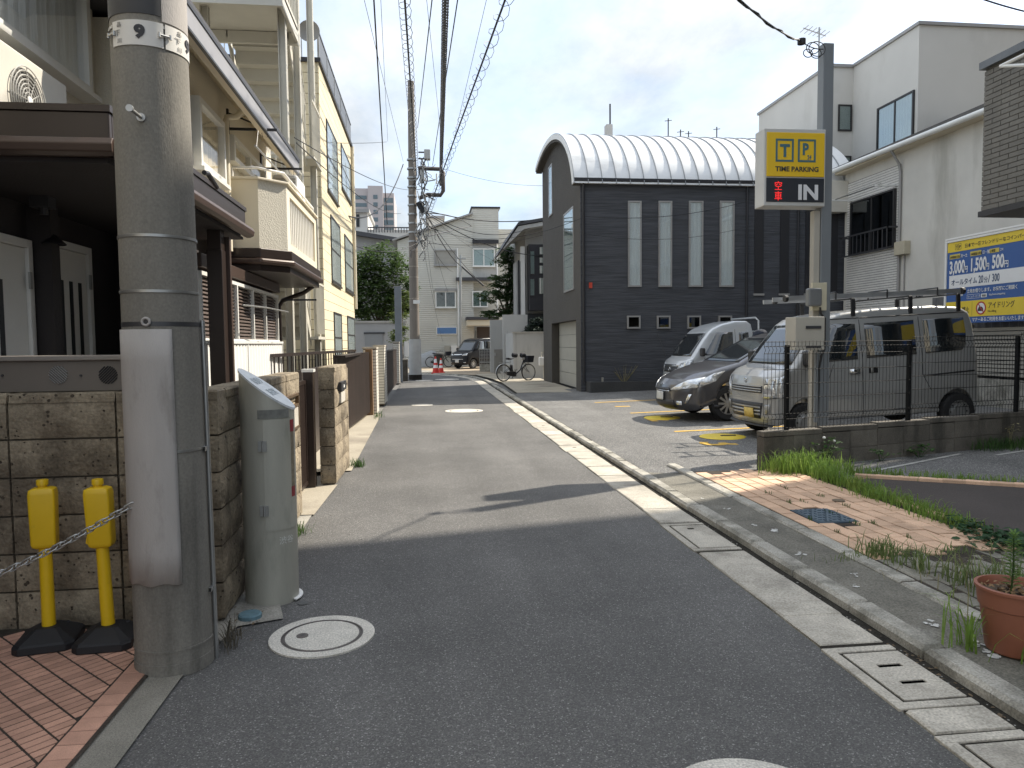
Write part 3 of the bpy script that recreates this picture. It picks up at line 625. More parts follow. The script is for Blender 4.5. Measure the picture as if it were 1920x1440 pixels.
# ---- near utility pole
PX0, PY0 = -1.205, 3.50
pole = thing('utility_pole', 'thick grey concrete utility pole with number band in the near left', 'utility pole', (PX0, PY0, 0))
def prad(z): return .170 - .0042 * z
MB().tube([(PX0 - .004 * z, PY0, z) for z in (0, 1, 2, 3, 4, 6, 8, 10.5)], [prad(z) for z in (0, 1, 2, 3, 4, 6, 8, 10.5)], 40).build('shaft', POLE, pole, smooth=60)
def pc(z): return V((PX0 - .004 * z, PY0, z))
def band(z, h, t, mat, name, a0=0, a1=2 * math.pi):
    r = prad(z); c = pc(z)
    return MB().lathe([(r - .004, -h / 2), (r + t, -h / 2), (r + t, h / 2), (r - .004, h / 2)], c, 40, a0=a0, a1=a1).build(name, mat, pole, smooth=40)
def zp(py): return AY(300, py, PY0 - .17).z
for py in (440, 545, 850): band(zp(py), .012, .004, STEEL, 'steel_band')
band(zp(43), .012, .004, STEEL, 'steel_band'); band(zp(607), .02, .0015, STEEL_D, 'dark_seam'); band(zp(1225), .010, .003, POLE, 'base_ring')
MB().lathe([(prad(zp(600)) + .0005, -.03), (prad(.9) + .007, -.03), (prad(.9) + .007, .03), (prad(.9), .03)], pc(zp(1262) - .0), 40).build('base_collar', POLE, pole, smooth=40)
# anti-poster sheet wrapped on the street-left half
za, zb = zp(1098), zp(617); a0, a1 = R(190), R(303)
r0, r1 = prad(za) + .004, prad(zb) + .004
sm = MB(); n_ = 18; vs = []; fs = []
for k in range(9):
    z = za + (zb - za) * k / 8; c = pc(z); r = prad(z) + .0045
    for j in range(n_ + 1): t_ = a0 + (a1 - a0) * j / n_; vs.append((c.x + r * math.cos(t_), c.y + r * math.sin(t_), z + (.006 * math.sin(j) if k == 0 else 0)))
for k in range(8):
    for j in range(n_): a = k * (n_ + 1) + j; fs.append((a, a + 1, a + n_ + 2, a + n_ + 1))
o = sm.add(vs, fs).build('poster_guard_sheet', SHEET, pole, smooth=60, recalc=False)
sd = o.modifiers.new('thick', 'SOLIDIFY'); sd.thickness = .003; sd.offset = 1
# number band
zc = zp(60); bw = M('number_band', (.66, .64, .60), .5, var=.08, scale=8)
band(zc, .105, .004, bw, 'number_band', R(228), R(309)); band(zc, .105, .004, bw, 'number_band', R(312), R(385))
tx = M('band_ink', (.03, .03, .035), .6)
def on_pole(s, size, deg, z, bold=.004, mat=tx):
    c = pc(z); a = R(deg); r = prad(z) + .0065; n = V((math.cos(a), math.sin(a), 0)); u = V((-math.sin(a), math.cos(a), 0))
    text(s, size, mat, pole, c + n * r - u * (size * .3) + V((0, 0, -size * .33)), u, n=n, bold=bold, depth=.0008, sx=1.15)
on_pole('9', .072, 276, zc + .003, .004); on_pole('9', .072, 358, zc + .003, .004)
inkg = M('band_ink_grey', (.30, .29, .27), .6)
for a in (238, 330):
    on_pole('下', .028, a, zc, .0, inkg); on_pole('川', .022, a + 4, zc - .034, .0, inkg); on_pole('品', .022, a + 4, zc + .034, .0, inkg)
for a in (227, 310.5): # clasps
    c = pc(zc); q = R(a); p = c + V((math.cos(q), math.sin(q), 0)) * (prad(zc) + .010); tq = V((-math.sin(q), math.cos(q), 0))
    MB().cyl(tuple(p - tq * .022), tuple(p + tq * .022), .005, n=8).cyl(tuple(p - tq * .024 + V((0, 0, -.010))), tuple(p - tq * .024 + V((0, 0, .010))), .006, n=8).cyl(tuple(p + tq * .024 + V((0, 0, -.010))), tuple(p + tq * .024 + V((0, 0, .010))), .006, n=8).build('clasp', STEEL, pole)
# upper dark sheet and pale sheet
band(zp(12) + .05, .19, .003, SHEET, 'pale_upper_sheet', R(308), R(385)); band(zp(12) + .06, .17, .0028, M('dark_sheet', (.05, .05, .052), .7, var=.15), 'dark_upper_sheet', R(195), R(307))
# step bolt and sockets
zs = zp(220); c = pc(zs); q = R(273); n = V((math.cos(q), math.sin(q), 0)); p = c + n * prad(zs)
MB().cyl(tuple(p), tuple(p + n * .008), .018, n=14).cyl(tuple(p), tuple(p + n * .10 + V((-.012, 0, .006))), .0075, n=10).cyl(tuple(p + n * .10 + V((-.012, 0, .006))), tuple(p + n * .112 + V((-.012, 0, .006))), .015, n=14).build('step_bolt', STEEL, pole, smooth=40)
zs = zp(603); c = pc(zs); q = R(268); n = V((math.cos(q), math.sin(q), 0)); p = c + n * prad(zs)
u_ = V((-math.sin(q), math.cos(q), 0)); up_ = V((0, 0, 1)); ring = [tuple(p + n * .006 + u_ * (.016 * math.cos(t)) + up_ * (.016 * math.sin(t))) for t in [6.283 * i / 16 for i in range(16)]]
MB().tube(ring, .006, 8, closed=True).build('socket_ring', SHEET, pole, smooth=60); MB().cyl(tuple(p - n * .01), tuple(p + n * .006), .012, n=14).build('socket_hole', DARKTRIM, pole)
# conduit on the street side
MB().tube([tuple(pc(z) + V((math.cos(R(12)), math.sin(R(12)), 0)) * (prad(z) + .012)) for z in (0.0, .5, 1.0, 1.5, 1.62)], .011, 10).build('conduit', STEEL, pole, smooth=50)
for z in (.35, 1.02): band(z, .02, .012, STEEL, 'conduit_strap', R(-6), R(30))
# grass tuft and twigs appear with the plants

# ---- obliquely cut cylinder post
CXP, CYP, rP = -.93, 4.34, .152
cp = thing('cut_cylinder_post', 'greyish green steel cylinder post with slanted white top beside the concrete pole', 'post', (CXP, CYP, 0))
PGR = M('post_paint', (.45, .435, .37), .42, .15, var=.16, scale=3, stretch=(2, 2, .5), stain=((.30, .30, .25), 2.4, .55, (2, 2, .6)), bump=.0008, bscale=90)
def ztop(x): return 1.36 - (x - (CXP - rP)) / (2 * rP) * .235
nn = 40; vs = []; fs = []
for j in range(nn):
    t_ = 6.28318 * j / nn; x, y = CXP + rP * math.cos(t_), CYP + rP * math.sin(t_); vs += [(x, y, 0), (x, y, ztop(x))]
for j in range(nn): a, b = 2 * j, 2 * ((j + 1) % nn); fs.append((a, b, b + 1, a + 1))
MB().add(vs, fs).build('shaft', PGR, cp, smooth=50, recalc=False)
vs = []; fs = []
for j in range(nn):
    t_ = 6.28318 * j / nn; x, y = CXP + rP * math.cos(t_), CYP + rP * math.sin(t_); xi, yi = CXP + (rP + .004) * math.cos(t_), CYP + (rP + .004) * math.sin(t_); vs += [(xi, yi, ztop(x) - .004), (xi, yi, ztop(x) + .010)]
fs = [tuple(2 * j + 1 for j in range(nn)), tuple(2 * j for j in range(nn - 1, -1, -1))] + [(2 * j, 2 * ((j + 1) % nn), 2 * ((j + 1) % nn) + 1, 2 * j + 1) for j in range(nn)]
top = MB().add(vs, fs).build('slanted_top', M('faded_white_top', (.66, .68, .68), .5, var=.12, scale=14, stain=((.50, .53, .54), 22, .55, (1, 1, 1))), cp)
upv = V((-2 * rP, 0, .235)).normalized()
for i, s in enumerate(('渋谷区', '橋通り')):
    text(s, .075, M('faded_ink', (.42, .46, .48), .6), cp, (CXP + .045 - i * .09, CYP + .10, ztop(CXP + .045 - i * .09) + .0125), (0, -1, 0), upv, name='faded_lettering', depth=.0006, bold=.001) if False else text(s, .06, M('faded_ink', (.42, .46, .48), .6), cp, (CXP + .05 - i * .085, CYP - .09, ztop(CXP + .05 - i * .085) + .0125), (0, 1, 0), upv, name='faded_lettering', depth=.0006, bold=.001)
def shell(name, a0, a1, z0, z1, off, mat, ztopf=None, par=cp):
    k = 12; vs = []; fs = []
    for j in range(k + 1):
        t_ = R(a0 + (a1 - a0) * j / k)
        for r_ in (rP + .0005, rP + off):
            x, y = CXP + r_ * math.cos(t_), CYP + r_ * math.sin(t_); vs += [(x, y, z0), (x, y, z1)]
    for j in range(k):
        a = 4 * j; b = a + 4; fs += [(a + 2, b + 2, b + 3, a + 3), (a + 3, b + 3, b + 1, a + 1), (a, b, b + 2, a + 2)]
    fs += [(0, 1, 3, 2), (4 * k, 4 * k + 2, 4 * k + 3, 4 * k + 1)]
    return MB().add(vs, fs).build(name, mat, par, smooth=40)
shell('access_door', 272, 352, .44, 1.08, .0045, PGR); shell('tape_patch', 262, 330, 1.085, 1.135, .005, M('grey_tape', (.20, .20, .18), .8, var=.3, scale=30))
for z in (.56, .93):
    a = R(270.5); p = V((CXP + (rP + .006) * math.cos(a), CYP + (rP + .006) * math.sin(a), z)); MB(p, (-math.sin(a), math.cos(a), 0), (math.cos(a), math.sin(a), 0)).box(-.024, .024, -.004, .005, -.03, .03).cyl((0, .006, -.03), (0, .006, .03), .005, n=8).build('hinge', STEEL, cp)
shell('red_sticker', 333, 347, .62, .68, .0052, M('red_sticker', (.26, .02, .03), .5, var=.25, scale=25)); shell('red_sticker', 333, 347, 1.0, 1.07, .0052, MATS['red_sticker']); shell('weathered_sticker', 334, 346, .68, 1.0, .005, M('weathered_sticker', (.24, .20, .14), .7, var=.4, scale=25))
wl = M('white_ink', (.70, .70, .66), .6, var=.1)
for s, a in (('渋', 306), ('谷', 324)):
    q = R(a); n = V((math.cos(q), math.sin(q), 0)); u = V((-math.sin(q), math.cos(q), 0)); text(s, .048, wl, cp, V((CXP, CYP, .36)) + n * (rP + .002) - u * .02, u, n=n, depth=.0006)
MB().lathe([(rP + .001, 0), (rP + .022, 0), (rP + .022, .006), (rP + .001, .008)], (CXP, CYP, .011), 30, a0=R(-30), a1=R(60)).build('white_base_ring', WHITE_P, cp)

# ---- yellow chain posts on rubber bases
def chain_post(x, y, rz, lean, label):
    t = thing('chain_post', label, 'chain post', (x, y, .024), rz, group='yellow chain posts'); local(t)
    b = MB(); h0 = [(-.135, -.108), (-.10, -.143), (.10, -.143), (.135, -.108), (.135, .108), (.10, .143), (-.10, .143), (-.135, .108)]
    def ringp(s, z, ox=0): return [(p[0] * s + ox, p[1] * s, z) for p in h0]
    vs = ringp(1, 0) + ringp(1.0, .034) + ringp(.93, .046) + ringp(.40, .092) + ringp(.36, .094); k = 8
    fs = [(i + k * j, (i + 1) % k + k * j, (i + 1) % k + k * (j + 1), i + k * (j + 1)) for j in range(4) for i in range(k)] + [tuple(range(k)), tuple(range(4 * k, 5 * k))]
    b.add(vs, fs).build('rubber_base', BLACKM, t, bevel=.006); b2 = MB(); b2.lathe([(0, 0), (.016, 0), (.016, .004), (.011, .006), (.011, .001), (0, .001)], (.066, .052, .078), 14).build('base_hole', STEEL_D, t)
    tx_, ty_ = lean
    def L(z): return (tx_ * z, ty_ * z, z)
    MB().tube([L(.08), L(.3), L(.50)], [.0310, .0300, .0290], 20).build('shaft', YELLOW, t, smooth=50)
    hd = MB(); secs = [(.485, .034, .029), (.494, .051, .037), (.51, .0555, .040), (.755, .0595, .043), (.778, .0555, .040), (.787, .036, .031)]
    vs = []; kk = 28
    for z, a, b_ in secs:
        for j in range(kk):
            th = 6.28318 * j / kk; cx, sy = math.cos(th), math.sin(th); e = .24
            c = L(z); vs.append((c[0] + a * math.copysign(abs(cx) ** e, cx), c[1] + b_ * math.copysign(abs(sy) ** e, sy), z))
    fs = [(i * kk + j, i * kk + (j + 1) % kk, (i + 1) * kk + (j + 1) % kk, (i + 1) * kk + j) for i in range(len(secs) - 1) for j in range(kk)] + [tuple(range(kk)), tuple(range((len(secs) - 1) * kk, len(secs) * kk))]
    hd.add(vs, fs).build('flat_head', YELLOW, t, smooth=50)
    c = L(.787); MB().lathe([(.021, -.01), (.021, .010), (.0265, .012), (.0265, .034), (.0245, .038), (0, .038)], c, 20).build('cap', YELLOW, t, smooth=40)
    if lean[0]: MB().prism([(-.086, .51), (-.074, .50), (-.056, .58), (-.060, .65)], -.012, .012).build('chain_hook', YELLOW, t)
    return t
chain_post(-1.895, 3.775, R(12), (.0, .0), 'yellow plastic chain post farther from the concrete pole')
chain_post(-1.60, 3.745, R(4), (-.03, .0), 'yellow plastic chain post just beside the concrete pole')
ch = thing('chain', 'steel link chain sagging across the tiled lot to the concrete pole', 'chain', (-1.8, 3.3, .6))
lk = MB(); pts = []
for i in range(20):
    t_ = 6.28318 * i / 20; pts.append((.013 * math.cos(t_) + math.copysign(.013, math.cos(t_)), .013 * math.sin(t_), 0))
lkm = lk.tube(pts, .0033, 6, closed=True).mesh('link', STEEL, smooth=60)
p0, p1 = AY(-60, 1100, 3.24), AY(243, 949, 3.36); n_ = 23
for i in range(n_):
    f_ = i / (n_ - 1); q = p0.lerp(p1, f_) + V((0, 0, -.02 * math.sin(math.pi * f_))); d = (p1 - p0).normalized()
    piece('link', lkm, ch, q, rot=(d.to_track_quat('X', 'Z').to_matrix() @ Matrix.Rotation(R(25 if i % 2 else 115), 3, 'X')).to_euler())
for i in range(10):  # carries on out of view
    q = p0 - (p1 - p0).normalized() * .041 * (i + 1) + V((0, 0, .004 * i)); piece('link', lkm, ch, q, rot=((p1 - p0).normalized().to_track_quat('X', 'Z').to_matrix() @ Matrix.Rotation(R(25 if i % 2 else 115), 3, 'X')).to_euler())

# ================================================================ cream house with dark porch
XW = -2.0
hs = thing('cream_house', 'cream two storey house with dark porch, brown canopy and small balcony', 'house', (XW, 6, 0))
MB().box(-7, XW, 6.3, 10.0, 2.66, 4.15).build('upper_wall', CREAM, hs); MB().box(-7, -2.62, 1.2, 6.3, 2.66, 4.95).build('upper_wall', CREAM, hs)
MB().box(-7, -2.6, 1.2, 6.6, 0, 2.655).build('porch_wall', BROWN_WALL, hs)
MB().box(-2.6, -2.19, 6.58, 6.7, 0, 2.655).build('porch_return', BROWN_WALL, hs)
MB().box(-7, -2.2, 6.7, 9.98, 0, 2.655).build('lower_wall', BROWN_WALL, hs)
MB().box(-2.6, -2.45, 5.13, 5.24, 0, 2.44).build('pilaster', BROWN_WALL, hs)
# eave: sloping soffit, fascia bands, roof
XE, ZE = -1.62, 3.72
MB().prism([(XE, ZE), (XE, ZE + .02), (XW - .02, ZE + .385), (XW - .02, ZE + .36)], 5.15, 9.72, 'b').build('soffit', SOFFIT, hs)
fa = MB(); fa.box(XE, XE + .022, 5.15, 9.74, ZE - .012, ZE + .135).build('fascia', GREYBLUE, hs)
MB().box(XE - .01, XE + .03, 5.15, 9.75, ZE + .135, ZE + .160).build('fascia_trim', DARKTRIM, hs); MB().box(XE, XE + .027, 5.15, 9.745, ZE - .030, ZE - .012).build('fascia_trim', DARKTRIM, hs)
MB().box(XE - .06, XE - .002, 5.15, 9.70, ZE - .02, ZE + .012).build('soffit_trim', SOFFIT, hs)
MB().prism([(XE + .03, ZE + .16), (XE + .03, ZE + .19), (-5, 5.6), (-5, 5.5), (-6.5, 4.2), (XW, 4.2)], 5.15, 9.76, 'b').build('roof', DGREY, hs)
MB().box(-7, -2.55, 1.1, 6.29, 4.95, 5.08).build('flat_roof', DGREY, hs)
def winX(parent, l, t_, r, b, x, frame, back, pane=GLASS_L, **k):
    A, B = AX(l, t_, x), AX(r, b, x); return window(parent, (x, A.y, B.z), (0, 1, 0), (1, 0, 0), B.y - A.y, A.z - B.z, frame, back, pane, **k)
window(hs, (-2.62, 3.5, 3.44), (0, 1, 0), (1, 0, 0), 2.55, 1.2, WHITE_AL, CURT_W, GLASS_L, mull=1, fw=.06, d=.09, sill=.05)
winX(hs, 356, 178, 410, 348, XW, WHITE_AL, CURT_Y, mull=0, fw=.05, d=.08, sill=.03)
winX(hs, 424, 252, 488, 358, XW, WHITE_AL, CURT_Y, mull=1, fw=.05, d=.08)
# rainwater pipe
MB().tube([(-1.80, 7.68, 3.86), (-1.86, 7.66, 3.80), (-1.94, 7.62, 3.78), (-1.95, 7.60, 3.70), (-1.95, 7.60, 2.45)], .032, 12).build('downpipe', CREAM_P, hs, smooth=50)
MB().lathe([(.03, -.06), (.06, .0), (.06, .05)], (-1.78, 7.70, 3.88), 14).build('hopper', CREAM_P, hs, smooth=40)
# washing line brackets
for py, yy in ((235, 7.85), (304, 9.35)):
    z = AX(430, 236, -1.95).z if py == 235 else AX(488, 307, -1.95).z
    b = MB(); b.box(-1.99, -1.50, yy - .012, yy + .012, z - .012, z + .012); b.tube([(-1.98, yy, z + .16), (-1.62, yy, z + .015)], .008, 6); b.box(-2.0, -1.98, yy - .02, yy + .02, z - .05, z + .2); b.build('line_bracket', DARKTRIM, hs)
    MB().tube([(-1.66, yy, z - .012), (-1.65, yy + .01, z - .07), (-1.6, yy, z - .075), (-1.6, yy, z - .012)], .003, 5).build('bracket_hook', STEEL_D, hs)
t = thing('laundry_pole', 'thin steel laundry pole hung under the eave above the balcony', 'laundry pole', (-1.6, 9, 3.4))
MB().cyl(tuple(AX(478, 273, -1.62)), tuple(AX(545, 345, -1.50)), .009, n=8).build('rod', STEEL, t); q = AX(484, 245, -1.62); MB().tube([tuple(q), tuple(AX(481, 275, -1.62))], .003, 5).build('hanging_chain', STEEL, t)
# doors in the porch
def door(y0, y1, z1, slits, nm):
    d = MB((-2.6, 0, 0), (0, 1, 0), (1, 0, 0)); fw = .055
    d.box(y0, y0 + fw, 0, .05, .02, z1); d.box(y1 - fw, y1, 0, .05, .02, z1); d.box(y0 + fw, y1 - fw, 0, .05, z1 - fw, z1)
    f = d.build('door', WHITE_P, hs, bevel=.004)
    l = MB((-2.6, 0, 0), (0, 1, 0), (1, 0, 0)); l.box(y0 + fw + .004, y1 - fw - .004, .0, .028, .02, z1 - fw - .004).build('door_leaf', M('door_white', (.78, .77, .73), .5, var=.05), f)
    w_ = y1 - y0
    for s in slits: MB((-2.6, 0, 0), (0, 1, 0), (1, 0, 0)).box(y0 + w_ * s, y0 + w_ * s + .045, .029, .034, .5, z1 - .28).build('glass_slit', DARKIN, f)
    for z in (z1 - .32, 1.3): MB().box(-2.548, -2.535, y1 - .075, y1 - .05, z, z + .11).build('hinge', STEEL, f)
    MB().cyl((-2.57, y0 + .10, 1.28), (-2.53, y0 + .10, 1.28), .012, n=10).build('door_knob', STEEL, f)
door(5.36, 5.95, 2.26, (.2, .43, .66), 'a'); door(4.35, 5.10, 2.20, (.5,), 'b')
# porch lamp with conical shade
q = AX(101, 455, -2.45)
lm = MB().lathe([(.008, .05), (.02, .045), (.075, -.01), (.072, -.014), (.0, .03)], q, 20).build('porch_lamp_shade', DARKTRIM, hs, smooth=40)
MB().tube([(-2.6, q.y, q.z + .07), (-2.5, q.y, q.z + .11), (-2.45, q.y, q.z + .05)], .008, 8).build('lamp_arm', DARKTRIM, hs)
# canopy
ca = MB(); yN, yF, xF = 3.94, 6.72, -1.58
ca.box(-6, xF - .035, yN + .035, yF - .035, 2.465, 2.50).build('canopy_deck', BROWN_WALL, hs)
ca = MB(); ca.box(-6, xF, yN, yN + .035, 2.555, 2.69); ca.box(xF - .035, xF, yN + .035, yF, 2.555, 2.69); ca.box(-2, xF - .035, yF - .035, yF, 2.555, 2.69); ca.build('canopy_fascia', BROWN, hs, bevel=.006)
ca = MB(); ca.box(-6, xF + .01, yN - .01, yN + .05, 2.69, 2.724); ca.box(xF - .05, xF + .01, yN + .05, yF + .01, 2.69, 2.724); ca.build('canopy_cap', BROWN, hs)
gut_ = MB()
def gsec(nrm): return [(0, 0), (.056, -.005), (.076, -.037), (.068, -.076), (.037, -.092), (0, -.092)]
gut_.prism([(yN - a_ + .002, 2.553 + b_) for a_, b_ in gsec(0)], -6, xF + .035, 'a').build('canopy_gutter', BROWN_L, hs, bevel=.005)
MB().prism([(xF + a_ - .002, 2.553 + b_) for a_, b_ in gsec(0)], yN - .035, yF + .02, 'b').build('canopy_gutter', BROWN_L, hs, bevel=.005)
MB().box(-6, xF - .02, yN + .02, yF - .02, 2.44, 2.462).build('canopy_soffit', BROWN_WALL, hs)
MB().box(-2.42, -2.31, 4.82, 4.92, 2.37, 2.439).cyl((-2.36, 4.87, 2.33), (-2.36, 4.87, 2.38), .024, n=10).build('canopy_light', STEEL_D, hs)
MB().box(-1.75, -1.642, 6.14, 6.25, 0, 2.44).box(-1.756, -1.636, 6.134, 6.256, 0, 2.28).build('canopy_post', BROWN, hs, bevel=.004)
MB().box(-1.66, -1.605, 6.262, 6.31, 0, 2.4).build('post_downpipe', BROWN_L, hs, bevel=.006)
br_ = MB(); br_.tube([(-1.57, 5.50, 2.75), (-1.57, 5.59, 2.765), (-1.57, 5.81, 2.71)], .018, 8).build('snow_guard', DARKTRIM, hs)
# balcony
bx = -1.45; bp = [(XW, 7.75), (-1.69, 7.75), (bx, 7.99), (bx, 10.06), (XW, 10.06)]
def shellp(off, z0, z1, name, mat, bevel=0, seg=None):
    k = len(bp); m = MB(); d = [(bp[0][0], bp[0][1] - off), (bp[1][0] + off * .4, bp[1][1] - off), (bp[2][0] + off, bp[2][1] - off * .4), (bp[3][0] + off, bp[3][1] + off), (bp[4][0], bp[4][1] + off)]
    m.prism(d, z0, z1, 'c'); return m.build(name, mat, hs, bevel=bevel)
shellp(.045, 2.40, 2.50, 'balcony_base', BROWN, .008); shellp(.075, 2.335, 2.398, 'balcony_gutter', BROWN_L, .02); shellp(.02, 2.27, 2.334, 'balcony_soffit', BROWN)
MB().prism([(XW, 7.75), (-1.69, 7.75), (-1.71, 7.83), (XW, 7.83)], 2.50, 3.20, 'c').build('balcony_parapet', CREAM_P, hs)
MB().prism([(-1.69, 7.75), (bx, 7.99), (bx, 8.17), (bx - .08, 8.17), (bx - .08, 8.02), (-1.71, 7.83)], 2.50, 3.20, 'c').build('balcony_parapet', CREAM, hs)
m = MB(); m.box(bx - .07, bx, 8.17, 10.06, 2.50, 2.60); m.box(bx - .07, bx, 8.17, 10.06, 3.11, 3.20); m.box(bx - .07, bx, 9.92, 10.06, 2.60, 3.11); m.box(XW, bx - .07, 9.98, 10.06, 2.5, 3.2); m.build('balcony_parapet', CREAM_P, hs)
MB().box(bx - .10, bx - .06, 8.17, 9.92, 2.60, 3.11).build('balcony_screen', M('cream_screen', (.60, .55, .43), .8, var=.08), hs)
balm = MB().box(-.012, .012, -.012, .012, 0, .51).mesh('baluster', WHITE_P)
for i in range(15): piece('baluster', balm, hs, (bx - .03, 8.24 + i * .115, 2.60))
m = MB(); m.prism([(XW, 7.72), (-1.68, 7.72), (bx + .03, 7.97), (bx + .03, 10.08), (bx - .1, 10.08), (bx - .1, 8.02), (-1.72, 7.85), (XW, 7.85)], 3.20, 3.225, 'c').build('balcony_cap', CREAM_P, hs, bevel=.006)
MB().tube([(-1.95, 7.80, 3.23), (-1.95, 7.80, 3.33), (-1.70, 7.80, 3.33), (bx - .03, 8.02, 3.33), (bx - .03, 10.02, 3.33), (bx - .03, 10.02, 3.23)], .014, 8).build('handrail', WHITE_P, hs, smooth=50)
for y in (8.3, 9.2): MB().cyl((bx - .03, y, 3.22), (bx - .03, y, 3.33), .01, n=8).build('rail_post', WHITE_P, hs)
MB().tube([(-1.5, 9.95, 2.28), (-1.62, 9.99, 2.20), (-1.9, 10.0, 2.10), (-1.95, 10.0, 2.02), (-1.95, 10.0, .2)], .03, 10).build('balcony_downpipe', BROWN, hs, smooth=50)
# air conditioner on the balcony (slatted back seen over the rail)
def ac_unit(name, label, O, u, n, w_=.78, h_=.55, dpt=.28, grille=True):
    t = thing(name, label, 'air conditioner', O); mb = MB(O, u, n)
    mb.box(0, w_, -dpt, 0, .03, h_).build('casing', M('ac_casing', (.62, .59, .52), .5, var=.06, scale=4), t, bevel=.012)
    MB(O, u, n).box(.05, .12, -dpt + .03, -.03, 0, .03).box(w_ - .12, w_ - .05, -dpt + .03, -.03, 0, .03).build('feet', STEEL_D, t)
    if grille:
        cx, cz, r = w_ * .36, h_ * .54, min(.19, h_ * .4)
        MB(O, u, n).lathe([(r * .93, .002), (0, .001)], (cx, 0, cz), 28, 'b').build('fan_recess', M('fan_dark', (.10, .095, .085), .8), t, recalc=False)
        g = MB(O, u, n)
        for k in range(1, 9): g.tube([(cx + r * k / 8 * math.cos(a), .014, cz + r * k / 8 * math.sin(a)) for a in [6.28318 * i / 32 for i in range(32)]], .0038, 5, closed=True)
        for k in range(12): a = 6.28318 * k / 12; g.cyl((cx + r * .14 * math.cos(a), .017, cz + r * .14 * math.sin(a)), (cx + r * math.cos(a), .008, cz + r * math.sin(a)), .003, n=5)
        g.build('fan_grille', M('grille_grey', (.46, .45, .42), .5, var=.05), t); MB(O, u, n).lathe([(.001, .024), (r * .13, .022), (r * .14, .014)], (cx, 0, cz), 18, 'b').build('hub', WHITE_P, t)
    return t
ac_unit('air_conditioner', 'cream outdoor air conditioner unit standing on the brown canopy', (-2.30, AX(50, 190, -2.3).y - .28, AX(50, 190, -2.3).z - .30), (0, 1, 0), (1, 0, 0), .78, .56, .26)
MB().box(-2.53, -2.33, AX(50, 190, -2.3).y - .22, AX(50, 190, -2.3).y + .44, 2.501, AX(50, 190, -2.3).z - .30).build('unit_stand', STEEL_D, hs)
t = thing('balcony_air_conditioner', 'white slatted air conditioner on the small balcony', 'air conditioner', (-1.7, 9.6, 2.9))
MB().box(-1.86, -1.56, 9.35, 9.95, 2.52, 3.62).build('casing', WHITE_P, t, bevel=.03)
slm = MB().box(-.13, .13, -.006, .006, -.012, .012).mesh('vent_slat', M('slat_grey', (.42, .40, .36), .7))  # vent slats a darker grey than the white casing
for i in range(10): piece('vent_slat', slm, t, (-1.71, 9.345, 3.2 + i * .04))
# brown wall, louvred bays and white ribbed panels under the balcony
lv = thing('louvre_bay', 'bay of brown louvres above white ribbed panels under the balcony', 'louvre bay', (-1.85, 7.6, 0))
MB().box(-2.19, -1.888, 6.2, 9.3, 0, 2.15).build('back_wall', BROWN_WALL, lv)
MB().box(-2.19, -1.81, 6.18, 9.36, 2.15, 2.262).build('brown_band', BROWN_L, lv, bevel=.006)
MB().box(-1.88, -1.822, 6.2, 9.33, 2.088, 2.12).build('top_rail', WHITE_AL, lv); MB().box(-1.88, -1.822, 6.2, 9.33, 1.538, 1.565).build('bottom_rail', WHITE_AL, lv)
mul = [6.20, 6.64, 7.34, 8.0, 8.6, 9.27]
for y in mul: MB().box(-1.88, -1.819, y - .016, y + .016, 1.565, 2.088).build('mullion', WHITE_AL, lv)
for a_, b_ in zip(mul, mul[1:]):
    me = MB().box(-.008, .024, -(b_ - a_) / 2 + .018, (b_ - a_) / 2 - .018, -.004, .004).mesh('louvre_slat', M('louvre_brown', (.085, .058, .045), .45, .1, var=.15, scale=5))
    for k in range(15): piece('louvre_slat', me, lv, (-1.862, (a_ + b_) / 2, 1.585 + k * .034), rot=(0, R(52), 0))
def ribbed(y0, y1):
    m = MB(); n = int((y1 - y0) / .030); vs = []; fs = []
    for i in range(n + 1): x = -1.812 + (.014 if i % 4 in (1, 2) else 0); y = y0 + (y1 - y0) * i / n; vs += [(x, y, .1), (x, y, 1.52)]
    for i in range(n): fs.append((2 * i, 2 * i + 2, 2 * i + 3, 2 * i + 1))
    m.add(vs, fs).build('ribbed_panel', WHITE_P, lv, recalc=False); MB().box(-1.85, -1.785, y0, y1, 1.52, 1.546).box(-1.85, -1.79, y1 - .02, y1, .1, 1.52).build('panel_rail', WHITE_AL, lv)
ribbed(6.2, 7.6); ribbed(7.6, 9.36)
t = thing('festoon_arm', 'black arm with a thin wire below the balcony', 'bracket', (-1.6, 8.3, 2.1))
MB().box(-1.66, -1.30, 8.9, 8.93, 2.03, 2.05).build('arm', DARKTRIM, t); MB().tube([tuple(AX(455, 572, -1.6)), tuple(AX(500, 577, -1.58)), tuple(AX(540, 585, -1.5))], .008, 6).build('steel_rod', STEEL, t)
# vented metal cover on the wall
vc = thing('vented_cover', 'grey brown metal cover with round slotted vents on top of the block wall', 'cover', (-2.5, 4.1, 1.27))
MB().box(-4.6, -1.34, 4.03, 4.12, 1.268, 1.43).build('panel', M('taupe_metal', (.19, .165, .14), .45, .15, var=.08, scale=2), vc, bevel=.004)
MB().box(-4.6, -1.33, 4.01, 4.14, 1.43, 1.458).build('top_strip', M('taupe_light', (.30, .27, .24), .4, .2, var=.06), vc, bevel=.006)
for px_ in (110, 203):
    q = AY(px_, 703, 4.03)
    for k in range(-4, 5):
        L_2 = math.sqrt(max(0, .047 ** 2 - (k * .0105) ** 2)); ang = R(-45 if px_ == 110 else 45); d = V((math.cos(ang), 0, math.sin(ang))); s = V((-math.sin(ang), 0, math.cos(ang))); c = V((q.x, 4.026, q.z)) + s * (k * .0105)
        MB(c, (d.x, 0, d.z), (0, -1, 0)).add([tuple(d_) for d_ in []], []) if False else None
        m = MB(); m.tube([tuple(c - d * L_2), tuple(c + d * L_2)], .0032, 6); m.build('vent_slot', STEEL if px_ == 110 else DARKTRIM, vc)
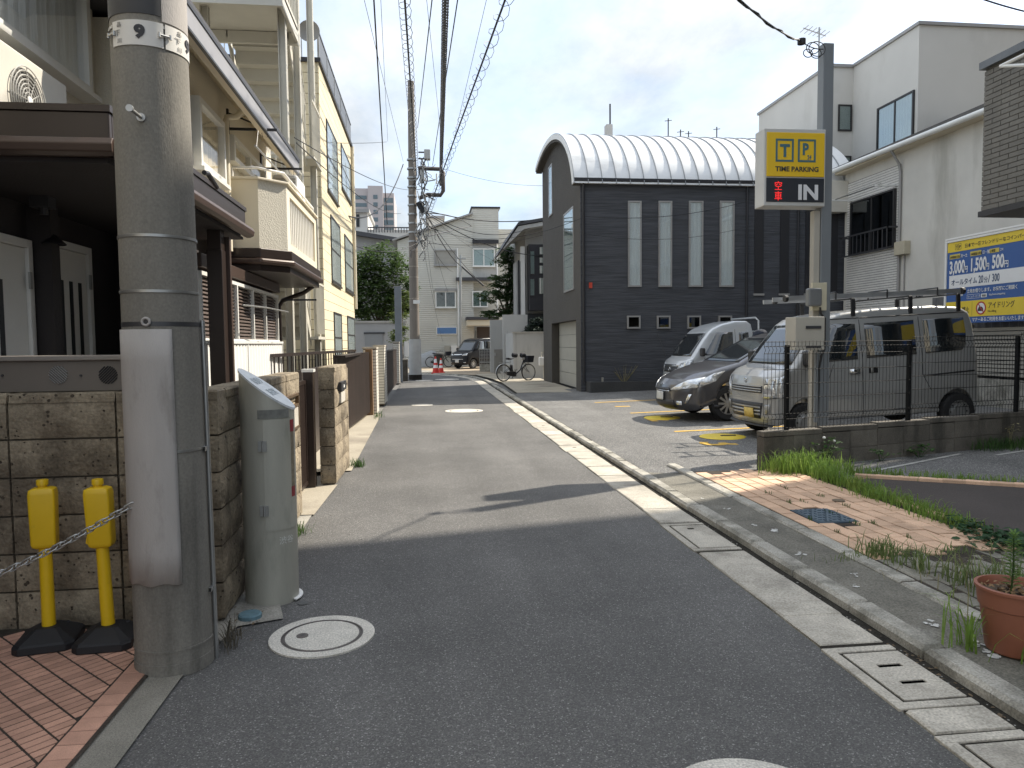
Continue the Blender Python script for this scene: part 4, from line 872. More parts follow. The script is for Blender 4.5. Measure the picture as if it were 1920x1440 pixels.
for px_ in (5, 152): q = AY(px_, 704, 4.03); MB().cyl((q.x, 4.022, q.z), (q.x, 4.031, q.z), .006, n=8).build('rivet', STEEL_D, vc)

# ================================================================ narrow gate, fences, columns
gt = thing('narrow_gate', 'narrow dark brown slatted gate between the two tan block walls', 'gate', (-1.25, 7.1, 0))
MB().box(-1.27, -1.17, 7.62, 7.74, 0, 1.22).build('gate_post', BROWN, gt, bevel=.004); MB().box(-1.28, -1.16, 7.61, 7.75, 1.22, 1.25).build('post_cap', WHITE_AL, gt)
MB().box(-1.27, -1.235, 6.5, 6.54, .06, 1.14).box(-1.27, -1.235, 7.56, 7.6, .06, 1.14).box(-1.27, -1.235, 6.54, 7.56, .06, .10).box(-1.27, -1.235, 6.54, 7.56, 1.10, 1.14).build('gate_frame', BROWN, gt)
gs = MB().box(-.008, .008, -.02, .02, 0, 1.0).mesh('gate_slat', BROWN)
for i in range(20): piece('gate_slat', gs, gt, (-1.252, 6.565 + i * .0518, .10))
MB().tube([(-1.23, 6.62, .72), (-1.17, 6.62, .72), (-1.17, 6.72, .72)], .010, 8).build('lever_handle', STEEL, gt, smooth=50)
rf = thing('low_railing', 'thin dark brown railing in front of the yellow apartment stairs', 'railing', (-1.5, 12, 0))
a_, b_ = V((-1.78, 8.62)), V((-1.42, 14.8)); d = (b_ - a_); uu = d.normalized(); nrm = V((uu.y, -uu.x))
MB((a_.x, a_.y, 0), (*uu, 0), (*nrm, 0)).box(0, d.length, -.02, .02, 1.36, 1.40).build('top_rail', BROWN, rf); MB((a_.x, a_.y, 0), (*uu, 0), (*nrm, 0)).box(0, d.length, -.015, .015, .15, .18).build('bottom_rail', BROWN, rf)
rb_ = MB().box(-.008, .008, -.008, .008, 0, 1.18).mesh('bar', BROWN)
for i in range(30): q = a_.lerp(b_, (i + .5) / 30); piece('bar', rb_, rf, (q.x, q.y, .18))
MB().box(-1.6, -1.53, 9.1, 11.3, 0, 1.18).build('dark_panel', BROWN, rf)
sg = thing('slat_gate', 'dark brown upright slat gate beside an orange brown post', 'gate', (-1.35, 13.2, 0))
sgm = MB().box(-.016, .016, -.045, .045, 0, 1.26).mesh('upright_slat', M('brown_slat', (.045, .03, .024), .55, var=.2, scale=3, rnd=.15))
for i in range(34): piece('upright_slat', sgm, sg, (-1.40 + .006 * i, 11.4 + i * .119, .08))
MB().box(-1.42, -1.24, 11.35, 15.3, 1.30, 1.335).build('top_rail', BROWN, sg); MB().box(-1.27, -1.13, 15.32, 15.5, 0, 1.40).build('post', M('orange_brown', (.22, .13, .065), .8, var=.15, scale=4), sg)
WT = M('white_wall_tile', (.66, .63, .56), .6, var=.1, scale=5)
def tile_column(x0, x1, y0, y1, h, label):
    t = thing('tiled_column', label, 'column', ((x0 + x1) / 2, (y0 + y1) / 2, 0), group='white tiled gate columns')
    MB().box(x0, x1, y0, y1, 0, h).build('core', MORTAR_DARK, t)
    m = MB(); r_ = int(h / .068)
    for k in range(r_):
        z0, z1 = .03 + k * .068, .03 + k * .068 + .056; off = .06 if k % 2 else 0
        for (p, q, ax) in (((x0, x1, y0 - .006, 'x')) + (0,),) if False else (): pass
        n1 = max(1, round((x1 - x0) / .2)); n2 = max(1, round((y1 - y0) / .2))
        for i in range(n1): w_ = (x1 - x0) / n1; m.box(x0 + i * w_ + .006, x0 + (i + 1) * w_ - .006, y0 - .008, y0 + .002, z0, z1)
        for i in range(n2): w_ = (y1 - y0) / n2; m.box(x1 - .002, x1 + .008, y0 + i * w_ + .006, y0 + (i + 1) * w_ - .006, z0, z1)
    tag(m.build('wall_tiles', WT, t, recalc=False), kind='stuff'); MB().box(x0 - .02, x1 + .02, y0 - .02, y1 + .02, h, h + .04).build('cap', CONC, t)
tile_column(-1.33, -1.07, 15.55, 16.2, 1.40, 'white tiled gate column nearer the orange brown post')
tile_column(-1.28, -1.04, 18.0, 19.1, 1.44, 'white tiled gate column before the long brown folding gate')
tile_column(-1.24, -1.02, 27.4, 28.0, 1.55, 'white tiled column at the far end of the folding gate')
fg = thing('folding_gate', 'long dark brown folding gate between the white tiled columns', 'gate', (-1.15, 23, 0))
for i in range(58): piece('upright_slat', sgm, fg, (-1.12, 19.3 + i * .139, .10), 0, (1, 1.1, .95))
MB().box(-1.15, -1.09, 19.2, 27.3, 1.29, 1.33).build('top_rail', BROWN, fg); MB().box(-1.15, -1.09, 19.2, 27.3, .06, .10).build('bottom_rail', BROWN, fg)

# ================================================================ yellow apartment block with outside stairs
yb = thing('yellow_apartment', 'pale yellow three storey apartment block with dark framed windows', 'building', (-2, 17, 0))
YX, Y0, Y1, YH = -2.0, 14.72, 20.85, 7.0
MB().box(-9, YX - .03, Y0 + .03, Y1, 0, YH).build('wall_core', MORTAR, yb)
mX = MB().box(0, .035, 0, Y1 - Y0, 0, .190).mesh('siding_board', YSIDING); mY = MB().box(-7, 0, 0, .035, 0, .190).mesh('siding_board', YSIDING)
for k in range(35):
    piece('siding_board', mX, yb, (YX - .03, Y0, .01 + k * .2)); piece('siding_board', mY, yb, (YX - .035, Y0 - .002, .01 + k * .2))
MB().box(-9, YX + .05, Y0 - .05, Y1 + .03, YH, YH + .08).build('coping', DARKTRIM, yb)
for l, t_, r, b in ((612, 226, 631, 366), (639, 270, 656, 358), (620, 404, 637, 540), (646, 440, 661, 552), (626, 585, 640, 692), (651, 592, 664, 672)):
    A, B = AX(l, (t_ + b) / 2, YX), AX(r, (t_ + b) / 2, YX); zt = AX(l, t_, YX).z; zb_ = AX(l, b - (b - t_) * .1, YX).z
    window(yb, (YX + .006, A.y, zb_), (0, 1, 0), (1, 0, 0), B.y - A.y, zt - zb_, FRAME_D, FROST, GLASS_L, mull=0, fw=.045, d=.022, sill=.02, hbar=1)
MB().tube([(YX + .05, Y1 - .08, 7.0), (YX + .05, Y1 - .08, 2.5)], .045, 10).build('downpipe', CREAM_P, yb, smooth=50)
rl = MB(); rl.box(YX - .02, YX + .02, Y0, Y1, YH + .60, YH + .64); rl.build('roof_rail', STEEL_D, yb)
pn = M('smoke_panel', (.10, .10, .10), .35, var=.1)
for i in range(5): a = Y0 + .1 + i * 1.22; MB().box(YX - .01, YX + .01, a, a + 1.15, YH + .10, YH + .58).build('roof_screen', pn, yb); MB().box(YX - .02, YX + .02, a - .05, a - .01, YH + .08, YH + .62).build('screen_post', STEEL, yb)
bm2 = MB().box(-.01, .01, -.01, .01, 0, .62).mesh('roof_bar', STEEL)
for i in range(14): piece('roof_bar', bm2, yb, (-2.15 - i * .16, Y0, YH + .08))
MB().box(-4.5, -2.0, Y0 - .02, Y0 + .02, YH + .68, YH + .71).build('roof_rail', STEEL, yb)
t = thing('satellite_dish', 'grey satellite dish on the roof edge of the yellow apartment block', 'satellite dish', (-2.15, 14.6, 7.6))
q = AY(580, 60, 14.5); MB(q, (1, 0, 0), (0, -1, .0)).lathe([(.0, -.02), (.10, .0), (.17, .035), (.20, .06), (.205, .055), (.17, .025), (.10, -.012), (0, -.03)], (0, 0, 0), 24, 'b').build('dish', M('dish_grey', (.28, .27, .25), .6, var=.1), t, smooth=50)
MB(q, (1, 0, 0), (0, -1, 0)).tube([(0, -.02, -.05), (0, .12, -.16), (0, .2, -.06)], .009, 6).box(-.02, .02, .18, .24, -.08, -.03).build('feed_arm', STEEL_D, t); MB(q, (1, 0, 0), (0, -1, 0)).cyl((0, -.06, -.45), (0, -.06, .0), .02, n=8).build('mast', STEEL, t)
# outside stairs
st = thing('outside_stairs', 'cream painted steel outside staircase of the apartment block', 'staircase', (-2.5, 12.5, 0))
SX0, SX1, SY0, SY1 = -4.2, -2.02, 11.0, 14.2
for x, y in ((SX1, 11.15), (SX1, 12.35), (SX1, 13.9), (SX0, 11.15), (SX0, 13.9), (-3.1, 11.15), (-3.1, 13.9)):
    m = MB(); m.box(x - .055, x + .055, y - .008, y + .008, 0, 7.9); m.box(x - .055, x - .043, y - .06, y + .06, 0, 7.9); m.box(x + .043, x + .055, y - .06, y + .06, 0, 7.9); m.build('column', STAIRW, st)
for z in (3.25, 6.45):
    MB().box(SX0, SX1 + .1, 10.7, 12.0, z - .05, z).build('landing', STAIRW, st); MB().box(SX0, SX1 + .1, 10.68, 10.72, z - .20, z + .06).build('landing_beam', STAIRW, st); MB().box(SX0, SX1 + .1, 11.9, 11.96, z - .24, z - .06).build('landing_beam', STAIRW, st); MB().box(SX1 + .06, SX1 + .1, 10.72, 11.9, z - .2, z + .06).build('landing_beam', STAIRW, st)
for z in (1.65, 4.85): MB().box(SX0, SX1 + .1, 13.3, 14.3, z - .05, z).build('landing', STAIRW, st)
def flight(x0, x1, y0, z0, y1, z1, n=8):
    ang = math.atan2(z1 - z0, y1 - y0)
    for i in range(n):
        f0 = i / n; f1 = (i + 1) / n; ya, yb_ = y0 + (y1 - y0) * f0, y0 + (y1 - y0) * f1; za_, zb2 = z0 + (z1 - z0) * f0, z0 + (z1 - z0) * f1
        m = MB(); m.box(x0 + .04, x1 - .04, min(ya, yb_), max(ya, yb_), zb2 - .025, zb2); m.box(x0 + .04, x1 - .04, ya - .008, ya + .008, za_, zb2 - .025); m.build('tread', STAIRW, st)
    for x in (x0, x1 - .02): MB().prism([(y0, z0 - .16), (y0, z0 + .10), (y1, z1 + .10), (y1, z1 - .16)], x, x + .02, 'a').build('stringer', STAIRW, st)
    # railing on the street side of the flight
    m = MB(); m.tube([(x1, y0, z0 + .95), (x1, y1, z1 + .95)], .018, 6); m.tube([(x1, y0, z0 + .2), (x1, y1, z1 + .2)], .012, 6); m.build('handrail', STAIRW, st)
    for i in range(15): f_ = (i + .5) / 15; MB().cyl((x1, y0 + (y1 - y0) * f_, z0 + (z1 - z0) * f_ + .2), (x1, y0 + (y1 - y0) * f_, z0 + (z1 - z0) * f_ + .95), .008, n=5).build('railing_bar', STAIRW, st)
flight(-3.0, -2.06, 13.4, 1.65, 11.9, 3.25); flight(-3.0, -2.06, 13.4, 4.85, 11.9, 6.45); flight(-4.15, -3.2, 11.9, 3.25, 13.4, 4.85); flight(-4.15, -3.2, 11.5, .1, 13.4, 1.65)
rbm = MB().box(-.009, .009, -.009, .009, 0, .9).mesh('landing_bar', STAIRW)
for z in (3.25, 6.45):
    for i in range(16): piece('landing_bar', rbm, st, (SX0 + .1 + i * .135, 10.7, z + .05))
    for i in range(9): piece('landing_bar', rbm, st, (SX1 + .08, 10.75 + i * .14, z + .05))
    MB().box(SX0, SX1 + .1, 10.685, 10.715, z + .95, z + .985).build('landing_rail', STAIRW, st); MB().box(SX1 + .065, SX1 + .095, 10.715, 12.0, z + .95, z + .985).build('landing_rail', STAIRW, st)
for z in (1.65, 4.85):
    for i in range(8): piece('landing_bar', rbm, st, (SX1 + .08, 13.3 + i * .13, z + .05))
    MB().box(SX1 + .065, SX1 + .095, 13.3, 14.3, z + .95, z + .985).build('landing_rail', STAIRW, st)

# ---- unseen house left of the camera, added to darken the tiled lot and walls
nh = thing('unseen_house', 'plain cream house out of view, added to shade the tiled lot', 'house', (-8, -3, 0))
MB().box(-11.5, -5.2, -9, 2.0, 0, 6.2).build('wall', CREAM, nh); MB().prism([(-11.9, 6.2), (-4.8, 6.2), (-8.3, 8.2)], -9.3, 2.3, 'b').build('roof', DGREY, nh)
for y in (-6, -2.5): window(nh, (-5.2, y, 1.0), (0, 1, 0), (1, 0, 0), 1.7, 1.3, FRAME, CURT, GLASS); window(nh, (-5.2, y, 3.9), (0, 1, 0), (1, 0, 0), 1.7, 1.2, FRAME, CURT, GLASS)
# ================================================================ right side buildings
# ---- charcoal house with the barrel roof
dh = thing('charcoal_house', 'charcoal house with a pale metal barrel roof and tall slit windows', 'house', (8, 21, 0))
DX0, DX1, DY0, DY1, DZ = 4.48, 12.75, 20.63, 27.35, 6.2
def arch(y): return 5.6 + 2.8 * math.sqrt(max(0, 1 - ((y - 25.3) / 4.8) ** 2))
MB().box(DX0 + .33, DX1, DY0 + .01, DY1, 0, DZ).build('core', CHAR, dh)
MB().box(DX0, DX1, DY0 - .006, DY0 + .01, .0, DZ - .02).build('front_wall', CHAR, dh)
ys = [DY0 + .012 + (DY1 - DY0 - .012) * i / 24 for i in range(25)]
MB().prism([(DY0 + .012, 2.18), *[(y, arch(y) - .14) for y in ys], (DY1, 2.18)], DX0, DX0 + .33, 'a').build('gable_wall', CHAR2, dh)
MB().box(DX0, DX0 + .33, DY0 + .012, 21.32, 0, 2.178).build('gable_pier', CHAR2, dh); MB().box(DX0, DX0 + .33, 25.55, DY1, 0, 2.178).build('gable_pier', CHAR2, dh)
MB().prism([(DY0 + .02, DZ - .1), *[(y, arch(y) - .14) for y in ys], (DY1, DZ - .1)], DX0 + .331, DX1 - .01, 'a').build('attic', CHAR, dh)
gd = MB().box(0, .03, -2.115, 2.115, 0, .415).mesh('door_panel', M('garage_beige', (.42, .40, .34), .55, var=.06, rnd=.03))
gdr = MB().box(4.79, 4.805, 21.32, 25.55, 0, 2.178).build('garage_door', STEEL_D, dh)
for k in range(5): piece('door_panel', gd, gdr, (4.758, 23.435, .055 + k * .427))
# roof panels and standing seams
ra = [R(a) for a in range(0, 0)]
def rpts(off=0.0):
    pts = []
    for i in range(29):
        t_ = math.pi - R(9) - (math.pi - R(9) - R(62)) * i / 28; pts.append((25.3 + (4.86 + off) * math.cos(t_), 5.6 + (2.82 + off) * math.sin(t_)))
    return pts
outer, inner = rpts(.03), rpts(-.04)
pw = .412
rp = MB(); rp.prism(outer + inner[::-1], 0, pw - .008, 'a'); rpm = rp.mesh('roof_panel', ROOFM, smooth=30)
ro = rpts(.065); ri = rpts(.0); sm_ = MB(); sm_.prism(ro + ri[::-1], -.009, .009, 'a'); smm = sm_.mesh('roof_seam', SEAM, smooth=30)
for k in range(21):
    piece('roof_panel', rpm, dh, (4.27 + k * pw, 0, 0)); piece('roof_seam', smm, dh, (4.27 + k * pw - .004, 0, 0))
o2, i2 = rpts(.04), rpts(-.12); MB().prism(o2 + i2[::-1], 4.235, 4.262, 'a').build('verge_board', WHITE_P, dh, smooth=30)
o3, i3 = rpts(.02), rpts(-.20); MB().prism(o3 + i3[::-1], 4.263, DX0, 'a').build('verge_soffit', CHAR2, dh, smooth=30)
MB().box(4.27, DX1 + .1, DY0 - .16, DY0 - .03, DZ - .10, DZ + .0).build('eaves_gutter', DARKTRIM, dh, bevel=.01)
MB().tube([(4.56, DY0 - .10, DZ - .1), (4.56, DY0 - .06, DZ - .3), (4.56, DY0 - .06, .35)], .04, 10).build('downpipe', DARKTRIM, dh, smooth=50)
for l, r in ((1177, 1202), (1234, 1259), (1291, 1317), (1349, 1375)):
    A, B = AY(l, 377, DY0), AY(r, 538, DY0)
    window(dh, (A.x, DY0 - .007, B.z), (1, 0, 0), (0, -1, 0), B.x - A.x, A.z - B.z, FRAME, CURT_W, GLASS_C, mull=0, fw=.045, d=.05)
for l in (1175, 1231, 1288, 1346):
    A, B = AY(l, 592, DY0), AY(l + 25, 616, DY0); window(dh, (A.x, DY0 - .007, B.z), (1, 0, 0), (0, -1, 0), B.x - A.x, A.z - B.z, FRAME, DARKIN, GLASS_D, mull=0, fw=.045, d=.06)
for x in (9.75, 10.55, 11.35, 12.1): MB().box(x, x + .28, DY0 - .03, DY0 - .007, 2.9, 5.7).build('slit_recess', DARKTRIM, dh); MB().box(x - .03, x + .31, DY0 - .05, DY0 - .007, 2.84, 2.9).build('slit_sill', FRAME, dh)
for x in (9.5, 11.1): MB().tube([(x, DY0 - .05, DZ - .1), (x, DY0 - .05, .2)], .035, 8).build('downpipe', DARKTRIM, dh, smooth=50)
def winL(l, t_, r, b, x, par, fr, back, pane=GLASS, **k):
    """window on a wall that faces the lane from the right (-X)"""
    A, B = AX(l, t_, x), AX(r, b, x); return window(par, (x, A.y, B.z), (0, -1, 0), (-1, 0, 0), A.y - B.y, A.z - B.z, fr, back, pane, **k)
window(dh, (DX0, 23.1, 3.1), (0, -1, 0), (-1, 0, 0), 1.55, 2.5, FRAME, FROST, GLASS, mull=0, fw=.05, d=.03)
window(dh, (DX0, 25.9, 6.0), (0, -1, 0), (-1, 0, 0), .75, 1.75, FRAME, FROST, GLASS, mull=0, fw=.05, d=.03)
A = AY(1104, 530, DY0); MB().box(A.x, A.x + .09, DY0 - .06, DY0 - .006, A.z - .16, A.z).build('red_alarm_box', M('red_box', (.55, .06, .03), .5), dh)
pl_ = MB(); pl_.box(4.62, 8.6, 20.05, 20.2, .03, .36); pl_.box(4.62, 4.76, 20.2, 20.6, .03, .36); pl_.build('planter_kerb', M('dark_planter', (.05, .05, .05), .9, var=.2, scale=2, bump=.01, bscale=20), dh)
MB().box(4.76, 8.6, 20.2, 20.6, .02, .28).build('planter_soil', GRIT, dh)
q = AY(1130, 722, 20.4); MB().cyl((q.x, 20.4, .2), (q.x, 20.4, q.z + .22), .035, n=10).build('standpipe', STEEL, dh)
t = thing('roof_mast', 'thin mast rising behind the barrel roof', 'mast', (6, 32, 0))
A = AY(1142, 258, 33); MB().cyl((A.x, 33, 0), (A.x, 33, A.z + .0), .1, n=8).box(A.x - .17, A.x + .12, 32.8, 33.2, A.z - .6, A.z + .55).build('chimney_box', MODERN, t); B = AY(1142, 195, 33); MB().cyl((A.x + .05, 33, A.z + .5), (A.x + .05, 33, B.z), .04, n=8).build('mast', STEEL_D, t)
for px_, py_, lb_ in ((1253, 222, 'tall thin roof aerial nearest the mast behind the barrel roof'), (1276, 243, 'short bent aerial left of two behind the barrel roof'), (1291, 246, 'shortest aerial in the middle behind the barrel roof'), (1344, 238, 'thin aerial closest to the parking sign behind the barrel roof')):
    A = AY(px_, py_, 40); t = thing('roof_aerial', lb_, 'aerial', (A.x, 40, 0), group='thin aerials behind the barrel roof')
    MB().cyl((A.x, 40, A.z - 2.5), (A.x, 40, A.z), .035, n=6).build('rod', STEEL_D, t); MB().cyl((A.x - .2, 40, A.z - .15), (A.x + .2, 40, A.z - .1), .02, n=5).build('cross_bar', STEEL_D, t)

# ---- white stucco house
sh = thing('stucco_house', 'old white stucco house with a white brick strip, eaves gutter and window railing', 'house', (12.5, 16, 0))
SXP = 12.5
MB().box(SXP, 19, 12.7, 20.45, 0, 6.4).build('wall', STUCCO, sh)
def bricks(parent, O, u, n, w_, h_, bw, bh, gap, mat, name='brickwork', dpt=.012, skip=None):
    m = MB(O, u, n); r_ = 0; z = 0
    while z + bh <= h_ + 1e-6:
        a = -(bw / 2 if r_ % 2 else 0)
        while a < w_ - .01:
            x0, x1 = max(0, a), min(w_, a + bw - gap)
            if x1 - x0 > .03 and not (skip and skip[0] < (x0 + x1) / 2 < skip[1] and skip[2] < z + bh / 2 < skip[3]): m.box(x0, x1, .0, dpt, z, z + bh - gap)
            a += bw
        z += bh; r_ += 1
    return tag(m.build(name, mat, parent, recalc=False), kind='stuff')
A, B = AX(1590, 400, SXP), AX(1688, 400, SXP)
MB().box(SXP - .012, SXP - .002, B.y, A.y, .0, 6.1).build('brick_backing', MORTAR, sh)
wA, wB = AX(1600, 372, SXP), AX(1688, 352, SXP); wz0, wz1 = 3.95, 5.50
bricks(sh, (SXP - .012, A.y, 1.2), (0, -1, 0), (-1, 0, 0), A.y - B.y, 4.9, .21, .068, .012, WBRICK)
window(sh, (SXP - .025, wA.y, wz0), (0, -1, 0), (-1, 0, 0), wA.y - wB.y - .1, wz1 - wz0, FRAME_D, DARKIN, GLASS_D, mull=1, fw=.05, d=.08)
m = MB((SXP - .03, wA.y + .1, 0), (0, -1, 0), (-1, 0, 0)); L3 = wA.y - wB.y + .1
m.box(0, L3, .28, .31, wz0 + .5, wz0 + .54); m.box(0, L3, .28, .31, wz0 - .06, wz0 - .02); m.box(0, .03, 0, .31, wz0 + .5, wz0 + .54); m.box(L3 - .03, L3, 0, .31, wz0 + .5, wz0 + .54); m.build('window_railing', STEEL_D, sh)
rbb = MB().box(-.01, .01, -.01, .01, 0, .54).mesh('railing_bar', STEEL_D)
for i in range(12): piece('railing_bar', rbb, sh, (SXP - .325, wA.y + .05 - i * L3 / 11.5, wz0 - .03))
br = MB(); 
for i in (0.05, L3 - .15): MB((SXP - .03, wA.y + .1, 0), (0, -1, 0), (-1, 0, 0)).box(i, i + .05, 0, .6, wz1 + .05, wz1 + .09).build('laundry_bracket', WHITE_AL, sh)
MB().cyl((SXP - .55, wA.y + .1, wz1 + .09), (SXP - .55, wB.y, wz1 + .09), .015, n=6).build('laundry_rod', STEEL, sh)
MB().box(SXP - .28, SXP + .3, 12.6, 20.55, 6.40, 6.50).build('eaves', SOFFIT, sh)
MB().tube([(SXP - .34, 12.5, 6.42), (SXP - .34, 20.6, 6.52)], .07, 10).build('eaves_gutter', WHITE_AL, sh, smooth=50)
MB().prism([(SXP - .36, 6.52), (SXP - .36, 6.60), (16, 8.2), (19.5, 6.5)], 12.5, 20.6, 'b').build('roof', M('roof_slate', (.10, .095, .09), .8, var=.2, scale=2), sh)
MB().tube([(SXP - .34, 17.85, 6.45), (SXP - .1, 17.86, 6.1), (SXP - .05, 17.86, 5.9), (SXP - .05, 17.86, .3)], .035, 8).build('downpipe', FRAME, sh, smooth=50)
A, B = AX(1688, 455, SXP), AX(1707, 476, SXP); MB().box(SXP - .18, SXP - .001, B.y, A.y, B.z, A.z).build('meter_box', M('beige_box', (.48, .43, .32), .6, var=.1), sh, bevel=.01)
MB().tube([(SXP - .03, B.y + .2, B.z), (SXP - .03, B.y + .2, 2.0)], .02, 6).build('meter_conduit', FRAME, sh)
MB().box(SXP - .006, SXP + .01, 12.72, 17.7, 2.66, 2.68).build('wall_joint', M('joint_dark', (.25, .24, .21), .9), sh)
ac_unit('wall_air_conditioner', 'beige air conditioner on a bracket behind the parking sign', (11.75, 20.3, 5.25), (1, 0, 0), (0, -1, 0), .75, .95, .3, grille=False)

# ---- pale modern house behind
mh = thing('modern_house', 'tall pale rendered modern house with a stepped corner and sliding windows', 'house', (15, 23, 0))
MB().box(14.0, 24, 24.0, 29.3, 0, 10.92).build('rear_block', MODERN, mh); MB().box(14.9, 24, 20.63, 23.998, 0, 10.93).build('front_block', MODERN, mh)
MB().box(13.94, 24, 23.94, 29.36, 10.92, 11.02).build('coping', FRAME, mh); MB().box(14.84, 24, 20.57, 23.93, 10.935, 11.03).build('coping', FRAME, mh)
winL(1647, 204, 1714, 258, 14.9, mh, FRAME_D, CURT_G, fw=.06, mull=1, d=.06); 
window(mh, (14.9, 22.55, 7.5), (0, -1, 0), (-1, 0, 0), 1.75, .2, FRAME_D, FROST, None, mull=0) if False else None
for z0, z1 in ((8.75, 9.65), (6.2, 7.9)): window(mh, (14.35, 23.999, z0), (1, 0, 0), (0, -1, 0), .5, z1 - z0, FRAME_D, FROST, GLASS, mull=0, fw=.05, d=.05)
t = thing('tv_antenna', 'comb shaped television antenna on the roof edge of the pale modern house', 'antenna', (14.2, 25, 11))
A = AY(1536, 62, 25); MB().cyl((A.x, 25, 10.9), (A.x, 25, A.z + .2), .03, n=8).build('mast', STEEL, t); MB().cyl((A.x - .6, 25, A.z + .15), (A.x + .3, 25.1, A.z - .05), .02, n=6).build('boom', STEEL, t)
for k in range(6): x = A.x - .55 + k * .16; MB().cyl((x, 24.75, A.z + .14 - k * .035), (x + .02, 25.35, A.z + .15 - k * .035), .012, n=5).build('element', STEEL, t)

# ---- grey brick building: overhanging wing in view, tower out of view that shades the lane
gb = thing('grey_brick_building', 'grey brick tiled building whose upper floor overhangs the driveway', 'building', (9, 5, 0))
WX, WY, WZ0, WZ1 = 7.05, 8.5, 3.06, 4.88
MB().box(WX + .012, 12.4, -6, WY, WZ0 + .05, WZ1).build('wing_wall', M('grey_mortar', (.10, .095, .085), .9, var=.15), gb)
MB().box(WX - .03, 12.4, -6, WY + .03, WZ0 - .02, WZ0 + .05).build('wing_underside', DARKTRIM, gb)
bricks(gb, (WX + .012, WY, WZ0 + .06), (0, -1, 0), (-1, 0, 0), 6.5, WZ1 - WZ0 - .06, .27, .062, .010, GBRICK)
bricks(gb, (WX, WY, WZ0 + .06), (1, 0, 0), (0, 1, 0), 4.0, WZ1 - WZ0 - .06, .27, .062, .010, GBRICK)
MB().box(WX - .05, 12.4, -6, WY + .05, WZ1, WZ1 + .09).build('wing_coping', M('grey_coping', (.16, .17, .18), .5, .3), gb)
MB().box(WX + .005, WX + .02, WY - .62, WY - .60, WZ0 + .05, WZ1).build('panel_joint', DARKTRIM, gb)
MB().box(8.6, 9.0, 4.0, 4.4, 0, WZ0 - .02).build('wing_column', GBRICK, gb)
MB().box(11.92, 24, -14, 11.06, 0, 16.5).build('tower_wall', GBRICK, gb); MB().prism([(11.8, -14.1), (24, -14.1), (24, 15.1), (11.8, 12.5)], 16.5, 16.8, 'c').build('added_shade_slab', FRAME, gb)  # unseen overhanging slab added to shape the lane's shadow edge
twin = MB().box(-.03, 0, 0, 1.6, 0, 1.2).mesh('tower_window', GLASS_D)
for fl in range(5):
    for k in range(4): window(gb, (11.92, -8 + k * 5, 1.2 + fl * 3.1), (0, -1, 0), (-1, 0, 0), 1.6, 1.2, FRAME, DARKIN, GLASS_D, mull=1)
MB().tube([tuple(AY(1876, 124, 8.0)), tuple(AY(1925, 100, 7.6)), tuple(AY(1990, 60, 7.2))], .02, 8).tube([tuple(AY(1876, 124, 8.0)), tuple(AY(1925, 122, 7.6)), tuple(AY(1990, 118, 7.2))], .02, 8).build('roof_bracket', WHITE_AL, gb)

# ---- fence behind the lot and price board
lf = thing('louvre_fence', 'grey slatted boundary fence below the parking price board', 'fence', (10.8, 12, 0))
lfm = MB().box(-.012, .012, -2.9, 2.9, 0, .062).mesh('fence_slat', M('fence_grey', (.30, .28, .24), .55, .2, var=.1, rnd=.06))
for k in range(12): piece('fence_slat', lfm, lf, (10.75, 11.2, .78 + k * .078), rot=(0, R(12), 0))
for y in (8.4, 10.0, 11.6, 13.2, 14.0): MB().box(10.77, 10.83, y - .04, y + .04, 0, 1.76).build('fence_post', M('fence_post_grey', (.22, .21, .19), .5, .2), lf)
MB().box(10.7, 10.9, 8.3, 14.1, 0, .72).build('base_wall', CONC_KERB, lf)
cf_ = thing('corrugated_fence', 'dark corrugated sheet fence behind the price board', 'fence', (11.1, 12, 0)); m = MB(); vs = []; fs = []
for i in range(120): vs += [(11.1 + (.03 if i % 4 in (1, 2) else 0), 8.2 + i * .055, .7), (11.1 + (.03 if i % 4 in (1, 2) else 0), 8.2 + i * .055, 2.4)]
for i in range(119): fs.append((2 * i, 2 * i + 2, 2 * i + 3, 2 * i + 1))
m.add(vs, fs).build('sheet', M('corrugated_dark', (.12, .12, .125), .6, .2, var=.15), cf_, recalc=False); MB().box(11.05, 11.15, 8.2, 14.8, .6, .7).build('base_rail', STEEL_D, cf_)
pb = thing('price_board', 'blue and yellow parking price board on the boundary fence', 'sign board', (10.5, 12, 1.8))
BX = 10.5; by0 = 13.54                          # left edge in view; u runs towards the camera
def bz(v): return 1.80 + v
W_B, H_B = 3.9, 1.62
BLUE = M('board_blue', (.035, .10, .30), .45, var=.05, scale=2); BYEL = M('board_yellow', (.72, .53, .04), .45, var=.05, scale=2); BWHITE = M('board_white', (.72, .72, .72), .45, var=.04)
bmb = lambda: MB((BX, by0, 1.80), (0, -1, 0), (-1, 0, 0))
bmb().box(0, W_B, -.06, 0, 0, H_B).build('panel', BLUE, pb)
bmb().box(-.05, W_B, -.09, .02, H_B, H_B + .05).box(-.05, 0, -.09, .02, -.02, H_B).build('frame', WHITE_AL, pb); bmb().box(-.03, W_B, -.05, .03, H_B + .052, H_B + .085).build('frame_lamp', WHITE_P, pb)
bmb().box(.01, W_B, .0005, .004, 1.42, H_B - .005).build('yellow_band', BYEL, pb); bmb().box(.07, W_B, .0005, .004, .70, .955).build('white_band', BWHITE, pb); bmb().box(.0, W_B, .0005, .004, .12, .43).build('yellow_band', BYEL, pb)
def bt(s, a, c, size, mat, bold=0, sx=1.0): return text(s, size, mat, pb, (BX - .006, by0 - a, 1.80 + c), (0, -1, 0), n=(-1, 0, 0), bold=bold, sx=sx, depth=.001)
BK = M('board_black', (.03, .03, .03), .5)
